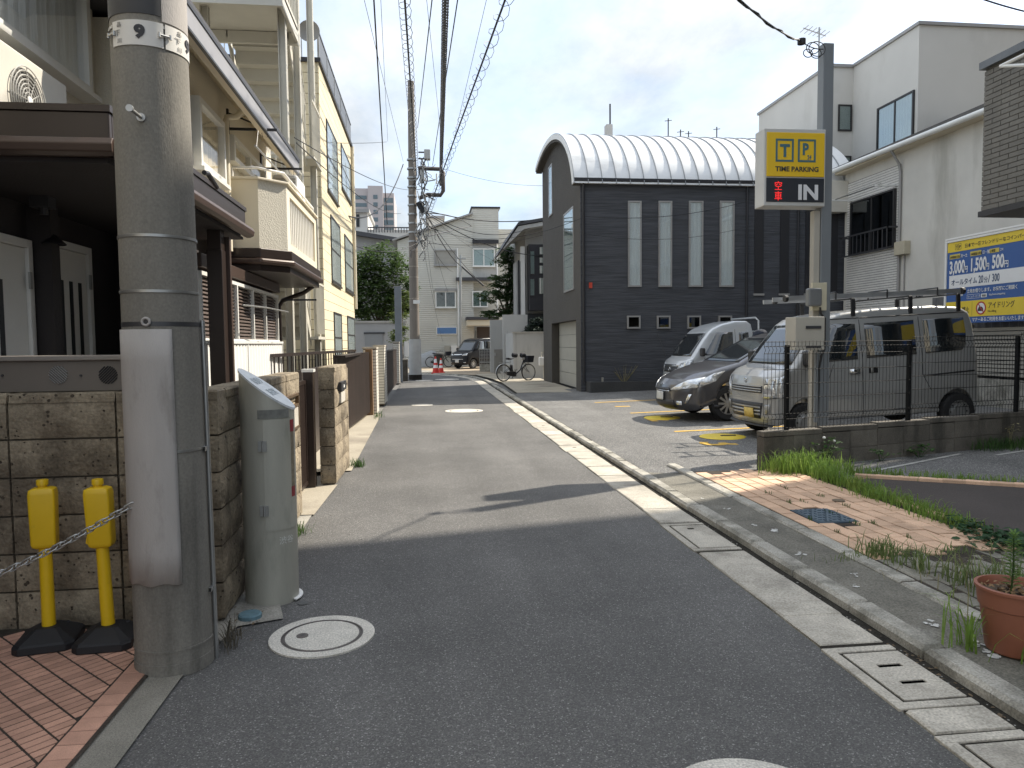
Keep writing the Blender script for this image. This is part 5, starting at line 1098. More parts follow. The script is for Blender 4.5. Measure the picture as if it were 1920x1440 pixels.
for i, s in enumerate('TP'):
    a = .22 + i * .085; m = bmb(); m.box(a, a + .075, .0045, .006, 1.455, 1.461); m.box(a, a + .075, .0045, .006, 1.564, 1.570); m.box(a, a + .006, .0045, .006, 1.455, 1.57); m.box(a + .069, a + .075, .0045, .006, 1.455, 1.57); m.build('logo_square', BK, pb); bt(s, a + .018, 1.48, .085, BK, .002)
bt('日本で一番フレンドリーなコインパーキングへ', .47, 1.475, .085, BK, .001)
for a, s in ((.07, '24時間最大料金'), (.62, '24時間最大料金')): bmb().box(a, a + .28, .0005, .003, 1.285, 1.375).build('tag_strip', M('tag_gold', (.55, .43, .08), .5), pb); bt(s, a + .01, 1.30, .058, BK, .0, .72)
bt('月〜土', .37, 1.295, .075, BWHITE, .001, .8); bt('日・祝', .93, 1.295, .075, BWHITE, .001, .8)
bt('3,000', .07, 1.00, .34, BWHITE, .010, .56); bt('円', .46, 1.00, .14, BWHITE, .002, .8); bt('1,500', .62, 1.00, .34, BWHITE, .010, .56); bt('円', 1.0, 1.00, .14, BWHITE, .002, .8); bt('500', 1.17, 1.00, .34, BWHITE, .010, .56); bt('円', 1.45, 1.0, .14, BWHITE, .002, .8)
bmb().box(1.10, 1.33, .0005, .003, 1.285, 1.365).build('tag_strip', MATS['tag_gold'], pb); bt('J 夜間', 1.12, 1.30, .06, BK, 0, .8); bt('24', 1.36, 1.30, .07, BWHITE)
NAVY = M('board_navy', (.03, .06, .13), .5)
bt('オールタイム', .13, .765, .135, NAVY, .002, .85); bt('20', .85, .755, .2, NAVY, .003, .6); bt('分', .985, .76, .12, NAVY, .001, .8); bt('/', 1.09, .75, .2, NAVY, .002, .8); bt('300', 1.18, .755, .2, NAVY, .003, .6)
bt('タイムパーキング 広尾', .07, .63, .05, BWHITE, 0, .7); bt('-5656', .30, .535, .09, BWHITE, .001, .75); bt('土地お借りします。お気軽にご相談く', .56, .585, .085, BWHITE, .001, .85)
m = bmb(); m.box(.56, .88, .0005, .002, .47, .475); m.box(.56, .88, .0005, .002, .545, .55); m.box(.56, .565, .0005, .002, .475, .545); m.box(.875, .88, .0005, .002, .475, .545); m.build('outline_box', BWHITE, pb); bt('タイムパーキング', .58, .49, .048, BWHITE, 0, .85); bmb().box(.92, 1.06, .0005, .003, .475, .545).build('badge', BWHITE, pb); bt('検索', .945, .49, .05, BK, 0)
bt('http://www.timeparking', 1.12, .50, .05, BWHITE, 0, .8)
bt('禁止', .44, .21, .13, BK, .001, .75); bt('アイドリング', 1.10, .27, .13, BK, .001, .8); bt('No idling', 1.10, .19, .055, BK, 0)
q = bmb(); q.box(.70, .705, .0045, .005, .14, .41).build('divider', BK, pb)
bt('ください。マナーあるご利用をお願いいたします', .35, .03, .085, BWHITE, .001, .85)
bmb().lathe([(.125, .005), (.125, .008), (.10, .008), (.10, .005)], (.93, 0, .275), 26, 'b').build('prohibition_ring', M('sign_red', (.42, .03, .025), .5), pb); bmb().lathe([(0.0, .0048), (.10, .0048)], (.93, 0, .275), 26, 'b').build('prohibition_ground', BWHITE, pb, recalc=False)
m = bmb(); m.add([(.86, .0085, .345), (.875, .0085, .36), (1.0, .0085, .205), (.985, .0085, .19)], [(0, 1, 2, 3)]); m.build('prohibition_bar', MATS['sign_red'], pb, recalc=False)
bmb().prism([(.85, .22), (.99, .22), (.98, .275), (.95, .30), (.88, .30), (.855, .26)], .005, .0075, 'b').build('car_symbol', BK, pb)

# ---- low block wall with mesh fence
lw = thing('low_wall', 'low dark stained concrete block wall below the wire mesh fence', 'wall', (5.8, 8.1, 0))
LA, LB = V((3.70, 7.64)), V((9.2, 8.74)); ld = LB - LA; LL = ld.length; lu = ld.normalized(); ln_ = V((lu.y, -lu.x)); lang = math.atan2(ld.y, ld.x)
STB = M('stained_block', (.13, .115, .095), .93, var=.3, scale=3, fine=.25, bump=.006, bscale=30, rnd=.14, stain=((.06, .055, .045), 2.2, .5, (1.5, 1.5, .4)))
lm_ = [boxmesh('block', STB, .394, .118, .193, .003, .001, 300 + i) for i in range(3)]
MB((LA.x, LA.y, 0), (*lu, 0), (*ln_, 0)).box(.01, LL, -.05, .045, 0, .42).build('core', MORTAR_DARK, lw)
nb_ = int(LL / .4)
for r_ in range(2):
    for k in range(nb_):
        q = LA + lu * ((k + .5) * .4 + .0); piece('block', lm_[rs.randrange(3)], lw, (q.x, q.y, hr(q.x) - .02 + r_ * .2), lang)
cpm = [boxmesh('cap_block', STB, .797, .125, .055, .006, .002, 310 + i) for i in range(2)]
for k in range(int(LL / .8)): q = LA + lu * ((k + .5) * .8); piece('cap_block', cpm[k % 2], lw, (q.x, q.y, hr(q.x) + .381), lang)
mf_ = thing('mesh_fence', 'dark wire mesh fence standing on the low block wall', 'fence', (5.8, 8.15, .45))
FENM = M('fence_wire', (.009, .0095, .010), .7, 0.0, spec=.2)
F0 = .42
def fz(d): return hr(LA.x + lu.x * d) + .40
for d in (.35, 2.12, 3.9, 5.3):
    q = LA + lu * d; MB((q.x, q.y, 0), (*lu, 0), (*ln_, 0)).box(-.022, .022, -.022, .022, fz(d), fz(d) + 1.0).build('fence_post', FENM, mf_, bevel=.004)
spans = [(-.0, 1.23), (1.24, 3.0), (3.01, 5.5)]
for s0, s1 in ((.02, 2.10), (2.14, 3.88), (3.92, 5.5)):
    m = MB((LA.x, LA.y, 0), (*lu, 0), (*ln_, 0)); z0 = fz((s0 + s1) / 2) + .03; n_ = int((s1 - s0) / .05)
    for k in range(n_ + 1):
        a = s0 + (s1 - s0) * k / n_; m.tube([(a, .03, z0), (a, .03, z0 + .12), (a, .052, z0 + .15), (a, .03, z0 + .18), (a, .03, z0 + .86), (a, .055, z0 + .90), (a, .03, z0 + .94), (a, .03, z0 + 1.0)], .0031, 4, caps=False)
    for z in (.02, .12, .18, .36, .52, .68, .86, .94, .99): m.tube([(s0, .034, z0 + z), (s1, .034, z0 + z)], .0036, 4, caps=False)
    m.build('mesh_panel', FENM, mf_, recalc=False)

# ---- parking sign
ps = thing('parking_sign', 'yellow and black illuminated parking sign box on a grey square pole', 'sign', (5.07, 8.75, 0))
SY = 8.7
GP = M('grey_pole_paint', (.20, .215, .225), .5, .2, var=.1, scale=3, stretch=(1, 1, .3))
MB().box(5.0, 5.14, SY, SY + .14, 0, 5.21).build('square_pole', GP, ps, bevel=.008)
MB().box(4.915, 4.998, SY + .02, SY + .12, 0, 3.14).build('lower_post', M('beige_post', (.42, .39, .33), .7, var=.15, scale=3, stretch=(1, 1, .4)), ps, bevel=.008)
sx0, sx1, sz0, sz1, szm = 4.19, 5.0, 3.17, 4.12, 3.52
CAS = M('sign_casing', (.56, .55, .52), .45, .2, var=.07, scale=3)
MB().box(sx0, sx1, SY - .08, SY + .17, sz0, sz1).build('sign_box', CAS, ps, bevel=.01)
MB().box(sx0 + .03, sx1 - .02, SY - .092, SY - .081, szm + .01, sz1 - .05).build('yellow_face', M('sign_yellow', (.78, .50, .02), .35, var=.03), ps, bevel=.006); MB().box(sx0 + .03, sx1 - .02, SY - .090, SY - .081, sz0 + .05, szm - .005).build('black_face', M('sign_black', (.03, .033, .04), .3), ps, bevel=.004)
TEAL = M('sign_teal', (.055, .14, .17), .5)
def st_(s, a, c, size, mat, bold=0, sx=1.0, name='lettering'): return text(s, size, mat, ps, (sx0 + a, SY - .094, sz0 + c), (1, 0, 0), n=(0, -1, 0), bold=bold, sx=sx, depth=.0015, name=name)
for a in (.145, .435):
    m = MB((sx0, SY - .092, sz0), (1, 0, 0), (0, -1, 0)); x0, x1, c0, c1, w_ = a, a + .235, .54, .82, .024
    m.box(x0, x1, 0, .004, c0, c0 + w_); m.box(x0, x1, 0, .004, c1 - w_, c1); m.box(x0, x0 + w_, 0, .004, c0 + w_, c1 - w_); m.box(x1 - w_, x1, 0, .004, c0 + w_, c1 - w_); m.build('logo_square', TEAL, ps)
st_('T', .205, .605, .21, TEAL, .008, .95); st_('P', .495, .635, .19, TEAL, .008, .8); st_('24', .56, .575, .075, TEAL, .002, .7); st_('TIME PARKING', .143, .425, .082, M('sign_ink', (.05, .05, .04), .5), .0025, 1.05)
st_('IN', .435, .085, .25, M('sign_white', (.70, .70, .70), .4), .009, 1.1)
LED = M('led_red', (.9, .03, .03), .4, emit=.35, var=0)
st_('空', .13, .20, .12, LED, 0, .9, 'led_display'); st_('車', .13, .075, .12, LED, 0, .9, 'led_display')
def boxp(name, l, t_, r, b, y0, y1, mat, **k):
    A, B = AY(l, t_, y0), AY(r, b, y0); return MB().box(A.x, B.x, y0, y1, B.z, A.z).build(name, mat, ps, **k)
BEI = M('beige_cabinet', (.43, .405, .345), .55, var=.06, scale=3)
boxp('control_cabinet', 1492, 594, 1546, 656, SY - .28, SY - .02, BEI, bevel=.008); boxp('meter_backplate', 1524, 530, 1550, 582, SY - .06, SY - .01, M('yellowed_plate', (.55, .50, .36), .6, var=.08), bevel=.004); boxp('electric_meter', 1517, 540, 1542, 574, SY - .16, SY - .062, M('meter_grey', (.16, .165, .165), .35, var=.1), bevel=.02)
boxp('cabinet_handle', 1512, 611, 1540, 616, SY - .295, SY - .281, STEEL_D); boxp('cabinet_vent', 1512, 648, 1540, 652, SY - .29, SY - .281, STEEL_D)
A = AY(1546, 585, SY - .1); MB().tube([(A.x - .06, SY - .1, A.z + .06), (A.x - .05, SY - .1, A.z - .02), (A.x + .02, SY - .08, A.z - .08), (A.x + .02, SY - .08, A.z - .45), (A.x - .03, SY - .1, A.z - .55), (A.x - .05, SY - .08, A.z - .7), (A.x - .05, SY - .05, .5)], .014, 8).build('power_cable', CABLE, ps, smooth=50)
A = AY(1533, 660, SY - .05); MB().tube([(A.x - .02, SY - .06, A.z), (A.x - .02, SY - .06, .45)], .028, 8).build('grey_conduit', GP, ps, smooth=50)
# looped cable at the head of the pole
m = MB(); c0 = AY(1535, 95, SY)
for k, (dx, dz, r_) in enumerate(((-.05, 0, .09), (-.09, .02, .07), (-.03, -.03, .06), (-.12, -.02, .05))): m.tube([(c0.x + dx + r_ * 1.2 * math.cos(t_), SY + .03 * k - .05, c0.z + dz + r_ * math.sin(t_)) for t_ in [6.283 * i / 20 for i in range(20)]], .006, 5, closed=True)
m.build('cable_coil', CABLE, ps, smooth=60)
# ================================================================ vehicles
def paint(name, col, metal=.55, rough=.32): return M(name, col, rough, metal, var=.05, scale=4, coat=.7, stain=(tuple(c * .8 for c in col), 5, .62, (1, 1, 1)))
TYRE = M('tyre', (.016, .016, .017), .85, var=.2, scale=20); RIM = M('rim_alloy', (.42, .42, .42), .35, .8, var=.1); RIMS = M('rim_steel', (.34, .34, .33), .45, .6, var=.15)
CARGLASS = M('car_glass', (.012, .015, .017), .04, 0, var=0, spec=.9, coat=.6); CHROME = M('chrome', (.72, .72, .72), .12, 1.0, var=0); BLK = M('black_plastic', (.018, .018, .02), .5, var=.1)
LAMP = M('head_lamp', (.62, .64, .66), .06, .55, var=.2, scale=30, coat=1.0); ORANGE = M('indicator', (.6, .22, .03), .2, var=.05)
SCREEN = glass('wind_screen', (.42, .47, .47), .02, 1.5)
class Car:
    def __init__(s, root, top, L, W, zb, zr, tum, cf, fx, axles, rw, zs=.23, round_=.09, cr=.12, body=None):
        s.root, s.L, s.W, s.zb, s.zr, s.tum, s.cf, s.fx, s.cr = root, L, W / 2, zb, zr, tum, cf, fx, cr; s.top = top; s.body = body
        arches = []
        for ax in axles[::-1]:
            R_ = rw + .05; k = 12
            arches += [(ax + R_ * math.cos(math.pi * i / k), rw + R_ * math.sin(math.pi * i / k)) if rw + R_ * math.sin(math.pi * i / k) > zs else (ax + R_ * math.cos(math.pi * i / k), zs) for i in range(k + 1)]
        s.outline = list(top) + [(top[-1][0] - .02, zs)] + arches + [(top[0][0] + .03, zs)]
        s.rd = round_
    def hw(s, z):
        w_ = s.W
        if z > s.zb: w_ -= s.tum * ((z - s.zb) / (s.zr - s.zb)) ** 1.15
        elif z < s.zb * .62: w_ -= .035 * ((s.zb * .62 - z) / (s.zb * .62)) ** 1.5
        return w_
    def xs(s, x, f):
        a = abs(f) ** 2.6; d = 0
        if x < s.fx: d += s.cf * a * (1 - x / s.fx) ** 1.0
        r_ = s.L - x
        if r_ < .5: d -= s.cr * a * (1 - r_ / .5)
        return x + d
    def map(s, x, f, z, off=0): return (s.xs(x, f), f * (s.hw(z) + off * (1 if abs(f) > .5 else 0)), z)
    def shell(s, mat, name='body'):
        fr = [-1, -.985, -.94, -.85, -.6, -.3, 0, .3, .6, .85, .94, .985, 1]; ins = [.055, .024, .008, .002, 0, 0, 0, 0, 0, .002, .008, .024, .055]
        o = s.outline; n = len(o); cx = s.L / 2; bm = bmesh.new(); rings = []
        def inset(i, d):
            p, a, b = V(o[i]), V(o[i - 1]), V(o[(i + 1) % n]); t_ = (b - a)
            if t_.length < 1e-6: return p
            t_.normalize(); return p + V((t_.y, -t_.x)) * d
        for f, d in zip(fr, ins): rings.append([bm.verts.new((inset(i, d * s.rd / .055).x, f, inset(i, d * s.rd / .055).y)) for i in range(n)])
        for a, b in zip(rings, rings[1:]):
            for i in range(n): bm.faces.new((a[i], a[(i + 1) % n], b[(i + 1) % n], b[i]))
        bm.faces.new(rings[0]); bm.faces.new(rings[-1][::-1])
        z = .3
        while z < s.zr:
            bmesh.ops.bisect_plane(bm, geom=bm.verts[:] + bm.edges[:] + bm.faces[:], plane_co=(0, 0, z), plane_no=(0, 0, 1)); z += .09
        for x in (.25, .5, .8, s.L - .5, s.L - .25): bmesh.ops.bisect_plane(bm, geom=bm.verts[:] + bm.edges[:] + bm.faces[:], plane_co=(x, 0, 0), plane_no=(1, 0, 0))
        for v in bm.verts: v.co = s.map(v.co.x, v.co.y, v.co.z)
        bmesh.ops.recalc_face_normals(bm, faces=bm.faces)
        return s._o(bm, name, mat, 45)
    def _o(s, bm, name, mat, smooth=0, par=None, solid=0):
        me = bpy.data.meshes.new(name); bm.to_mesh(me); bm.free(); me.materials.append(mat)
        if smooth:
            for p in me.polygons: p.use_smooth = True
            me.set_sharp_from_angle(angle=R(smooth))
        ob = bpy.data.objects.new(name, me); COL.objects.link(ob); ob.parent = par or s.root; WM[ob] = Matrix()
        if solid: m_ = ob.modifiers.new('thick', 'SOLIDIFY'); m_.thickness = solid; m_.offset = 0
        return ob
    def side(s, poly, name, mat, side=-1, off=.004, par=None):
        bm = bmesh.new(); vs = [bm.verts.new((x, 0, z)) for x, z in poly]; bm.faces.new(vs)
        for k in range(1, 24): bmesh.ops.bisect_plane(bm, geom=bm.verts[:] + bm.edges[:] + bm.faces[:], plane_co=(0, 0, k * .09), plane_no=(0, 0, 1))
        for v in bm.verts: x, z = v.co.x, v.co.z; p = s.map(x, side, z); v.co = (p[0], p[1] + side * off, z)
        return s._o(bm, name, mat, 40, par, .004)
    def line(s, pts, name='panel_gap', w_=.008, side=-1, mat=None, off=.0015):
        for a, b in zip(pts, pts[1:]):
            d = (V(b) - V(a)).normalized(); n = V((-d.y, d.x)) * w_ / 2; s.side([tuple(V(a) - n), tuple(V(b) - n), tuple(V(b) + n), tuple(V(a) + n)], name, mat or BLK, side, off)
    def front_x(s, z):
        t = s.top
        for a, b in zip(t, t[1:]):
            if a[1] <= z <= b[1] and b[1] > a[1]: return a[0] + (b[0] - a[0]) * (z - a[1]) / (b[1] - a[1])
        return 0
    def front(s, poly, name, mat, off=.006, thick=.006, par=None):
        """poly in (f, z) on the nose"""
        bm = bmesh.new(); vs = [bm.verts.new((f, 0, z)) for f, z in poly]; bm.faces.new(vs)
        for k in range(-9, 10): bmesh.ops.bisect_plane(bm, geom=bm.verts[:] + bm.edges[:] + bm.faces[:], plane_co=(k * .1, 0, 0), plane_no=(1, 0, 0))
        for k in range(3, 12): bmesh.ops.bisect_plane(bm, geom=bm.verts[:] + bm.edges[:] + bm.faces[:], plane_co=(0, 0, k * .1), plane_no=(0, 0, 1))
        for v in bm.verts:
            f, z = v.co.x, v.co.z; x = s.front_x(z); p = s.map(x, f, z); e = .02 * max(0, abs(f) - .9) / .1; v.co = (p[0] - off + e, p[1] , z)
        return s._o(bm, name, mat, 40, par, thick)
    def over(s, i0, i1, f0, f1, name, mat, off=.006, t0=0.0, t1=1.0, par=None, nseg=10):
        """a panel lying on the outline between points i0 and i1 (windscreen, bonnet, rear glass)"""
        pts = [V(s.top[i]) for i in range(i0, i1 + 1)]; P = []
        L = [0]
        for a, b in zip(pts, pts[1:]): L.append(L[-1] + (b - a).length)
        for k in range(9):
            d = (t0 + (t1 - t0) * k / 8) * L[-1]; j = max(i for i in range(len(L) - 1) if L[i] <= d + 1e-9); q = pts[j].lerp(pts[j + 1], (d - L[j]) / (L[j + 1] - L[j])); tg = (pts[j + 1] - pts[j]).normalized(); P.append(q + V((-tg.y, tg.x)) * off)
        bm = bmesh.new(); g = []
        for k, q in enumerate(P):
            fa, fb = f0 if not isinstance(f0, tuple) else f0[0] + (f0[1] - f0[0]) * k / 8, f1 if not isinstance(f1, tuple) else f1[0] + (f1[1] - f1[0]) * k / 8
            g.append([bm.verts.new(s.map(q.x, fa + (fb - fa) * j / nseg, q.y)) for j in range(nseg + 1)])
        for a, b in zip(g, g[1:]):
            for j in range(nseg): bm.faces.new((a[j], a[j + 1], b[j + 1], b[j]))
        bmesh.ops.recalc_face_normals(bm, faces=bm.faces)
        return s._o(bm, name, mat, 60, par, .004)
    def wheel(s, ax, side, r, wd=.16, rim=None, spokes=10, steel=False):
        y = side * (s.W - wd / 2 - .012); prof = [(r * .62, -wd / 2), (r * .9, -wd / 2), (r * .985, -wd * .36), (r, -wd * .25), (r, wd * .25), (r * .985, wd * .36), (r * .9, wd / 2), (r * .62, wd / 2)]
        w_ = local(bpy.data.objects.new('wheel', None)); COL.objects.link(w_); w_.parent = s.root; w_.location = (ax, y, r); w_.empty_display_size = .1
        MB().lathe(prof, (0, 0, 0), 28, 'b').build('tyre', TYRE, w_, smooth=40)
        m = MB(); o_ = side * wd * .40
        m.lathe([(r * .66, side * -wd * .3), (r * .66, o_ + side * .008), (r * .60, o_ + side * .006), (r * .57, o_ - side * .03)], (0, 0, 0), 28, 'b')
        if steel:
            m.lathe([(r * .60, o_ - side * .02), (r * .42, o_ - side * .012), (r * .30, o_ + side * .004), (r * .26, o_ + side * .0), (.001, o_ + side * .004)], (0, 0, 0), 28, 'b')
        else:
            for k in range(spokes):
                a = 6.28318 * k / spokes; c, s_ = math.cos(a), math.sin(a); tw = r * .055
                m.add([(c * r * .1 - s_ * tw, o_, s_ * r * .1 + c * tw), (c * r * .1 + s_ * tw, o_, s_ * r * .1 - c * tw), (c * r * .6 + s_ * tw * 1.3, o_ + side * .004, s_ * r * .6 - c * tw * 1.3), (c * r * .6 - s_ * tw * 1.3, o_ + side * .004, s_ * r * .6 + c * tw * 1.3)], [(0, 1, 2, 3)])
            m.lathe([(.001, o_ + side * .008), (r * .13, o_ + side * .004), (r * .15, o_ - side * .01)], (0, 0, 0), 20, 'b')
        m.build('rim', rim or RIM, w_, smooth=40); MB().lathe([(.001, o_ - side * .045), (r * .62, o_ - side * .045)], (0, 0, 0), 24, 'b').build('brake_disc', BLK, w_, recalc=False)
        if steel:
            h = MB()
            for k in range(8): a = 6.28318 * k / 8; h.lathe([(.001, o_ + side * .003), (r * .05, o_ + side * .003)], (r * .49 * math.cos(a), 0, r * .49 * math.sin(a)), 10, 'b')
            h.build('rim_holes', BLK, w_, recalc=False)
        return w_
    def box(s, name, mat, a, b, bevel=0, par=None, smooth=0):
        return MB().box(a[0], b[0], a[1], b[1], a[2], b[2]).build(name, mat, par or s.root, bevel=bevel)

# ---- silver kei van
SILV = paint('silver_paint', (.36, .36, .35), .3, .34)
van = local(thing('silver_van', 'silver grey kei van with ladders on its roof parked behind the mesh fence', 'van', (4.72, 10.22, hr(4.8) - .015), R(2.0), ry=R(-2.3)))
vt = [(.05, .24), (.0, .36), (.0, .60), (.02, .80), (.06, .93), (.16, 1.01), (.36, 1.075), (.86, 1.66), (.98, 1.735), (1.2, 1.79), (1.7, 1.83), (2.6, 1.835), (3.1, 1.80), (3.28, 1.72), (3.34, 1.55), (3.385, 1.0), (3.395, .45), (3.37, .28)]
c = Car(van, vt, 3.395, 1.475, 1.06, 1.83, .10, .10, .6, (.56, 2.96), .272, round_=.05)
c.shell(SILV)
for a in (.56, 2.96):
    for sd_ in (-1, 1): c.wheel(a, sd_, .272, .15, RIMS, steel=True)
c.over(6, 7, -.86, .86, 'windscreen', CARGLASS, .006, .03, .97)
for sd_ in (-1, 1):
    c.side([(.60, 1.10), (1.36, 1.12), (1.36, 1.62), (1.02, 1.635), (.95, 1.60)], 'front_door_window', CARGLASS, sd_)
    c.side([(1.50, 1.13), (2.28, 1.145), (2.28, 1.635), (1.50, 1.62)], 'sliding_door_window', CARGLASS, sd_)
    c.side([(2.42, 1.15), (3.05, 1.17), (3.13, 1.25), (3.16, 1.42), (3.14, 1.64), (2.42, 1.637)], 'rear_side_window', CARGLASS, sd_)
    c.line([(.95, 1.70), (3.18, 1.715)], 'roof_gutter', .014, sd_); c.line([(1.43, 1.68), (1.43, .30)], 'door_gap', .008, sd_); c.line([(2.36, 1.68), (2.37, .85), (2.50, .62)], 'door_gap', .008, sd_); c.line([(2.37, .83), (3.30, .86)], 'sliding_rail', .022, sd_); c.line([(.80, .38), (2.60, .36)], 'sill_line', .008, sd_); c.line([(.98, 1.07), (.86, .75), (.86, .33)], 'door_gap', .007, sd_)
    c.side([(1.22, .915), (1.38, .915), (1.38, .985), (1.22, .985)], 'door_handle', CHROME if sd_ < 0 else BLK, sd_, .016); c.side([(1.52, .915), (1.66, .915), (1.66, 1.0), (1.52, 1.0)], 'door_handle_recess', BLK, sd_, .004); c.side([(1.545, .92), (1.585, .92), (1.585, .995), (1.545, .995)], 'door_handle', SILV, sd_, .018)
    c.side([(.035, .62), (.20, .64), (.22, .97), (.09, .93), (.05, .86)], 'headlight_side', LAMP, sd_, .006)
    f_ = sd_; c.front([(f_ * .66, .62), (f_ * .99, .63), (f_ * .99, .92), (f_ * .70, .90)], 'headlight', LAMP)
    m = MB(); m.box(.52, .60, sd_ * .80 - .10, sd_ * .80 + .10, 1.06, 1.28); m.build('wing_mirror', BLK, van, bevel=.03); MB().cyl((.62, sd_ * .70, 1.10), (.57, sd_ * .80, 1.14), .018, n=8).build('mirror_arm', BLK, van)
c.front([(-.62, .70), (.62, .70), (.62, .80), (-.62, .80)], 'upper_grille', BLK); 
for z in (.715, .75, .785): c.front([(-.61, z), (.61, z), (.61, z + .014), (-.61, z + .014)], 'grille_bar', SILV, .012)
c.front([(-.58, .33), (.58, .33), (.66, .56), (-.66, .56)], 'lower_grille', BLK)
for z in (.38, .43, .48): c.front([(-.60, z), (.60, z), (.60, z + .022), (-.60, z + .022)], 'grille_bar', SILV, .012)
for sd_ in (-1, 1): c.front([(sd_ * .70, .40), (sd_ * .86, .42), (sd_ * .86, .55), (sd_ * .70, .53)], 'bumper_inlay', SILV, .01)
c.front([(-.40, .335), (-.04, .335), (-.04, .475), (-.40, .475)], 'number_plate', M('plate_yellow', (.62, .44, .10), .5, var=.25, scale=14), .024)
m = MB(); sp = [(.035, .055), (.02, .07), (-.02, .065), (-.035, .05), (.035, .02), (.02, .005), (-.02, .01), (-.035, .02)]
m.tube([(-.0 + .03, a, .83 + b) for a, b in sp], .006, 6).build('emblem', CHROME, van)
c.front([(-.9, .22), (.9, .22), (.9, .25), (-.9, .25)], 'bumper_lip', BLK)
MB().tube([(.40, -.5, 1.10), (.50, .05, 1.125)], .010, 6).tube([(.42, -.05, 1.115), (.50, .45, 1.125)], .010, 6).build('wiper', BLK, van)
# roof carrier and ladders
for x in (1.35, 2.25, 3.02):
    m = MB(); m.box(x - .02, x + .02, -.66, .66, 1.965, 1.99)
    for sd_ in (-1, 1): m.box(x - .03, x + .03, sd_ * .655 - .014, sd_ * .655 + .014, 1.73, 1.98)
    m.build('roof_bar', BLK, van, bevel=.006)
ld = thing('ladder', 'aluminium ladder strapped to the roof of the silver van, nearer the camera', 'ladder', (4.8, 9.8, 2.0), group='ladders on the van roof')
VT = WM.get(van); VW = Matrix.Translation(van.location) @ Matrix.Rotation(R(2.0), 4, 'Z') @ Matrix.Rotation(R(-2.3), 4, 'Y')
def vw(p): return tuple(VW @ V(p))
ALU = M('ladder_alu', (.55, .56, .57), .35, .7, var=.15, scale=6)
def ladder(t, y0, x0, x1, z):
    for yy in (y0, y0 + .34):
        m = MB(); m.v = []; 
        for (x, w_) in ((x0, 0), (x1, 0)): pass
        a = [vw((x0, yy - .012, z)), vw((x1, yy - .012, z)), vw((x1, yy + .012, z)), vw((x0, yy + .012, z)), vw((x0, yy - .012, z + .065)), vw((x1, yy - .012, z + .065)), vw((x1, yy + .012, z + .065)), vw((x0, yy + .012, z + .065))]
        m.add(a, [(0, 3, 2, 1), (4, 5, 6, 7), (0, 1, 5, 4), (1, 2, 6, 5), (2, 3, 7, 6), (3, 0, 4, 7)]).build('rail', ALU, t)
    n_ = int((x1 - x0) / .3)
    for k in range(n_): MB().cyl(vw((x0 + .15 + k * .3, y0, z + .03)), vw((x0 + .15 + k * .3, y0 + .34, z + .03)), .016, n=8).build('rung', ALU, t)
    for x in (x0, x1): MB().cyl(vw((x - .02, y0 - .02, z + .03)), vw((x + .02, y0 - .02, z + .03)), .05, n=10).build('end_cap', BLK, t)
ladder(ld, -.60, .35, 3.12, 1.992)
ld2 = thing('ladder', 'aluminium ladder strapped to the roof of the silver van, on the far side', 'ladder', (4.8, 10.4, 2.0), group='ladders on the van roof'); ladder(ld2, .18, .62, 3.05, 1.992)
for x in (1.1, 1.9, 2.7): MB().tube([vw((x, -.64, 1.97)), vw((x + .01, -.63, 2.08)), vw((x + .02, -.2, 2.075)), vw((x + .02, -.18, 1.97))], .012, 6).build('strap', BLK, ld)

# ---- dark grey wagon
GREYP = paint('grey_paint', (.075, .074, .080), .35, .28)
pr = local(thing('grey_wagon', 'dark purplish grey wagon car parked between the kei truck and the silver van', 'car', (4.35, 13.0, hr(4.6)), R(1.5), ry=R(-1.2)))
pt_ = [(.06, .22), (.0, .32), (.01, .54), (.04, .65), (.13, .75), (.42, .87), (.82, .965), (1.16, 1.03), (1.98, 1.45), (2.35, 1.53), (2.9, 1.57), (3.5, 1.55), (4.1, 1.46), (4.42, 1.36), (4.52, 1.10), (4.6, .90), (4.61, .5), (4.56, .28)]
c = Car(pr, pt_, 4.615, 1.775, .98, 1.57, .19, .34, 1.1, (.93, 3.71), .315, round_=.09, zs=.2)
c.shell(GREYP)
for a in (.93, 3.71):
    for sd_ in (-1, 1): c.wheel(a, sd_, .315, .2, RIM, 10)
c.over(7, 8, -.84, .84, 'windscreen', CARGLASS, .006, .03, .98)
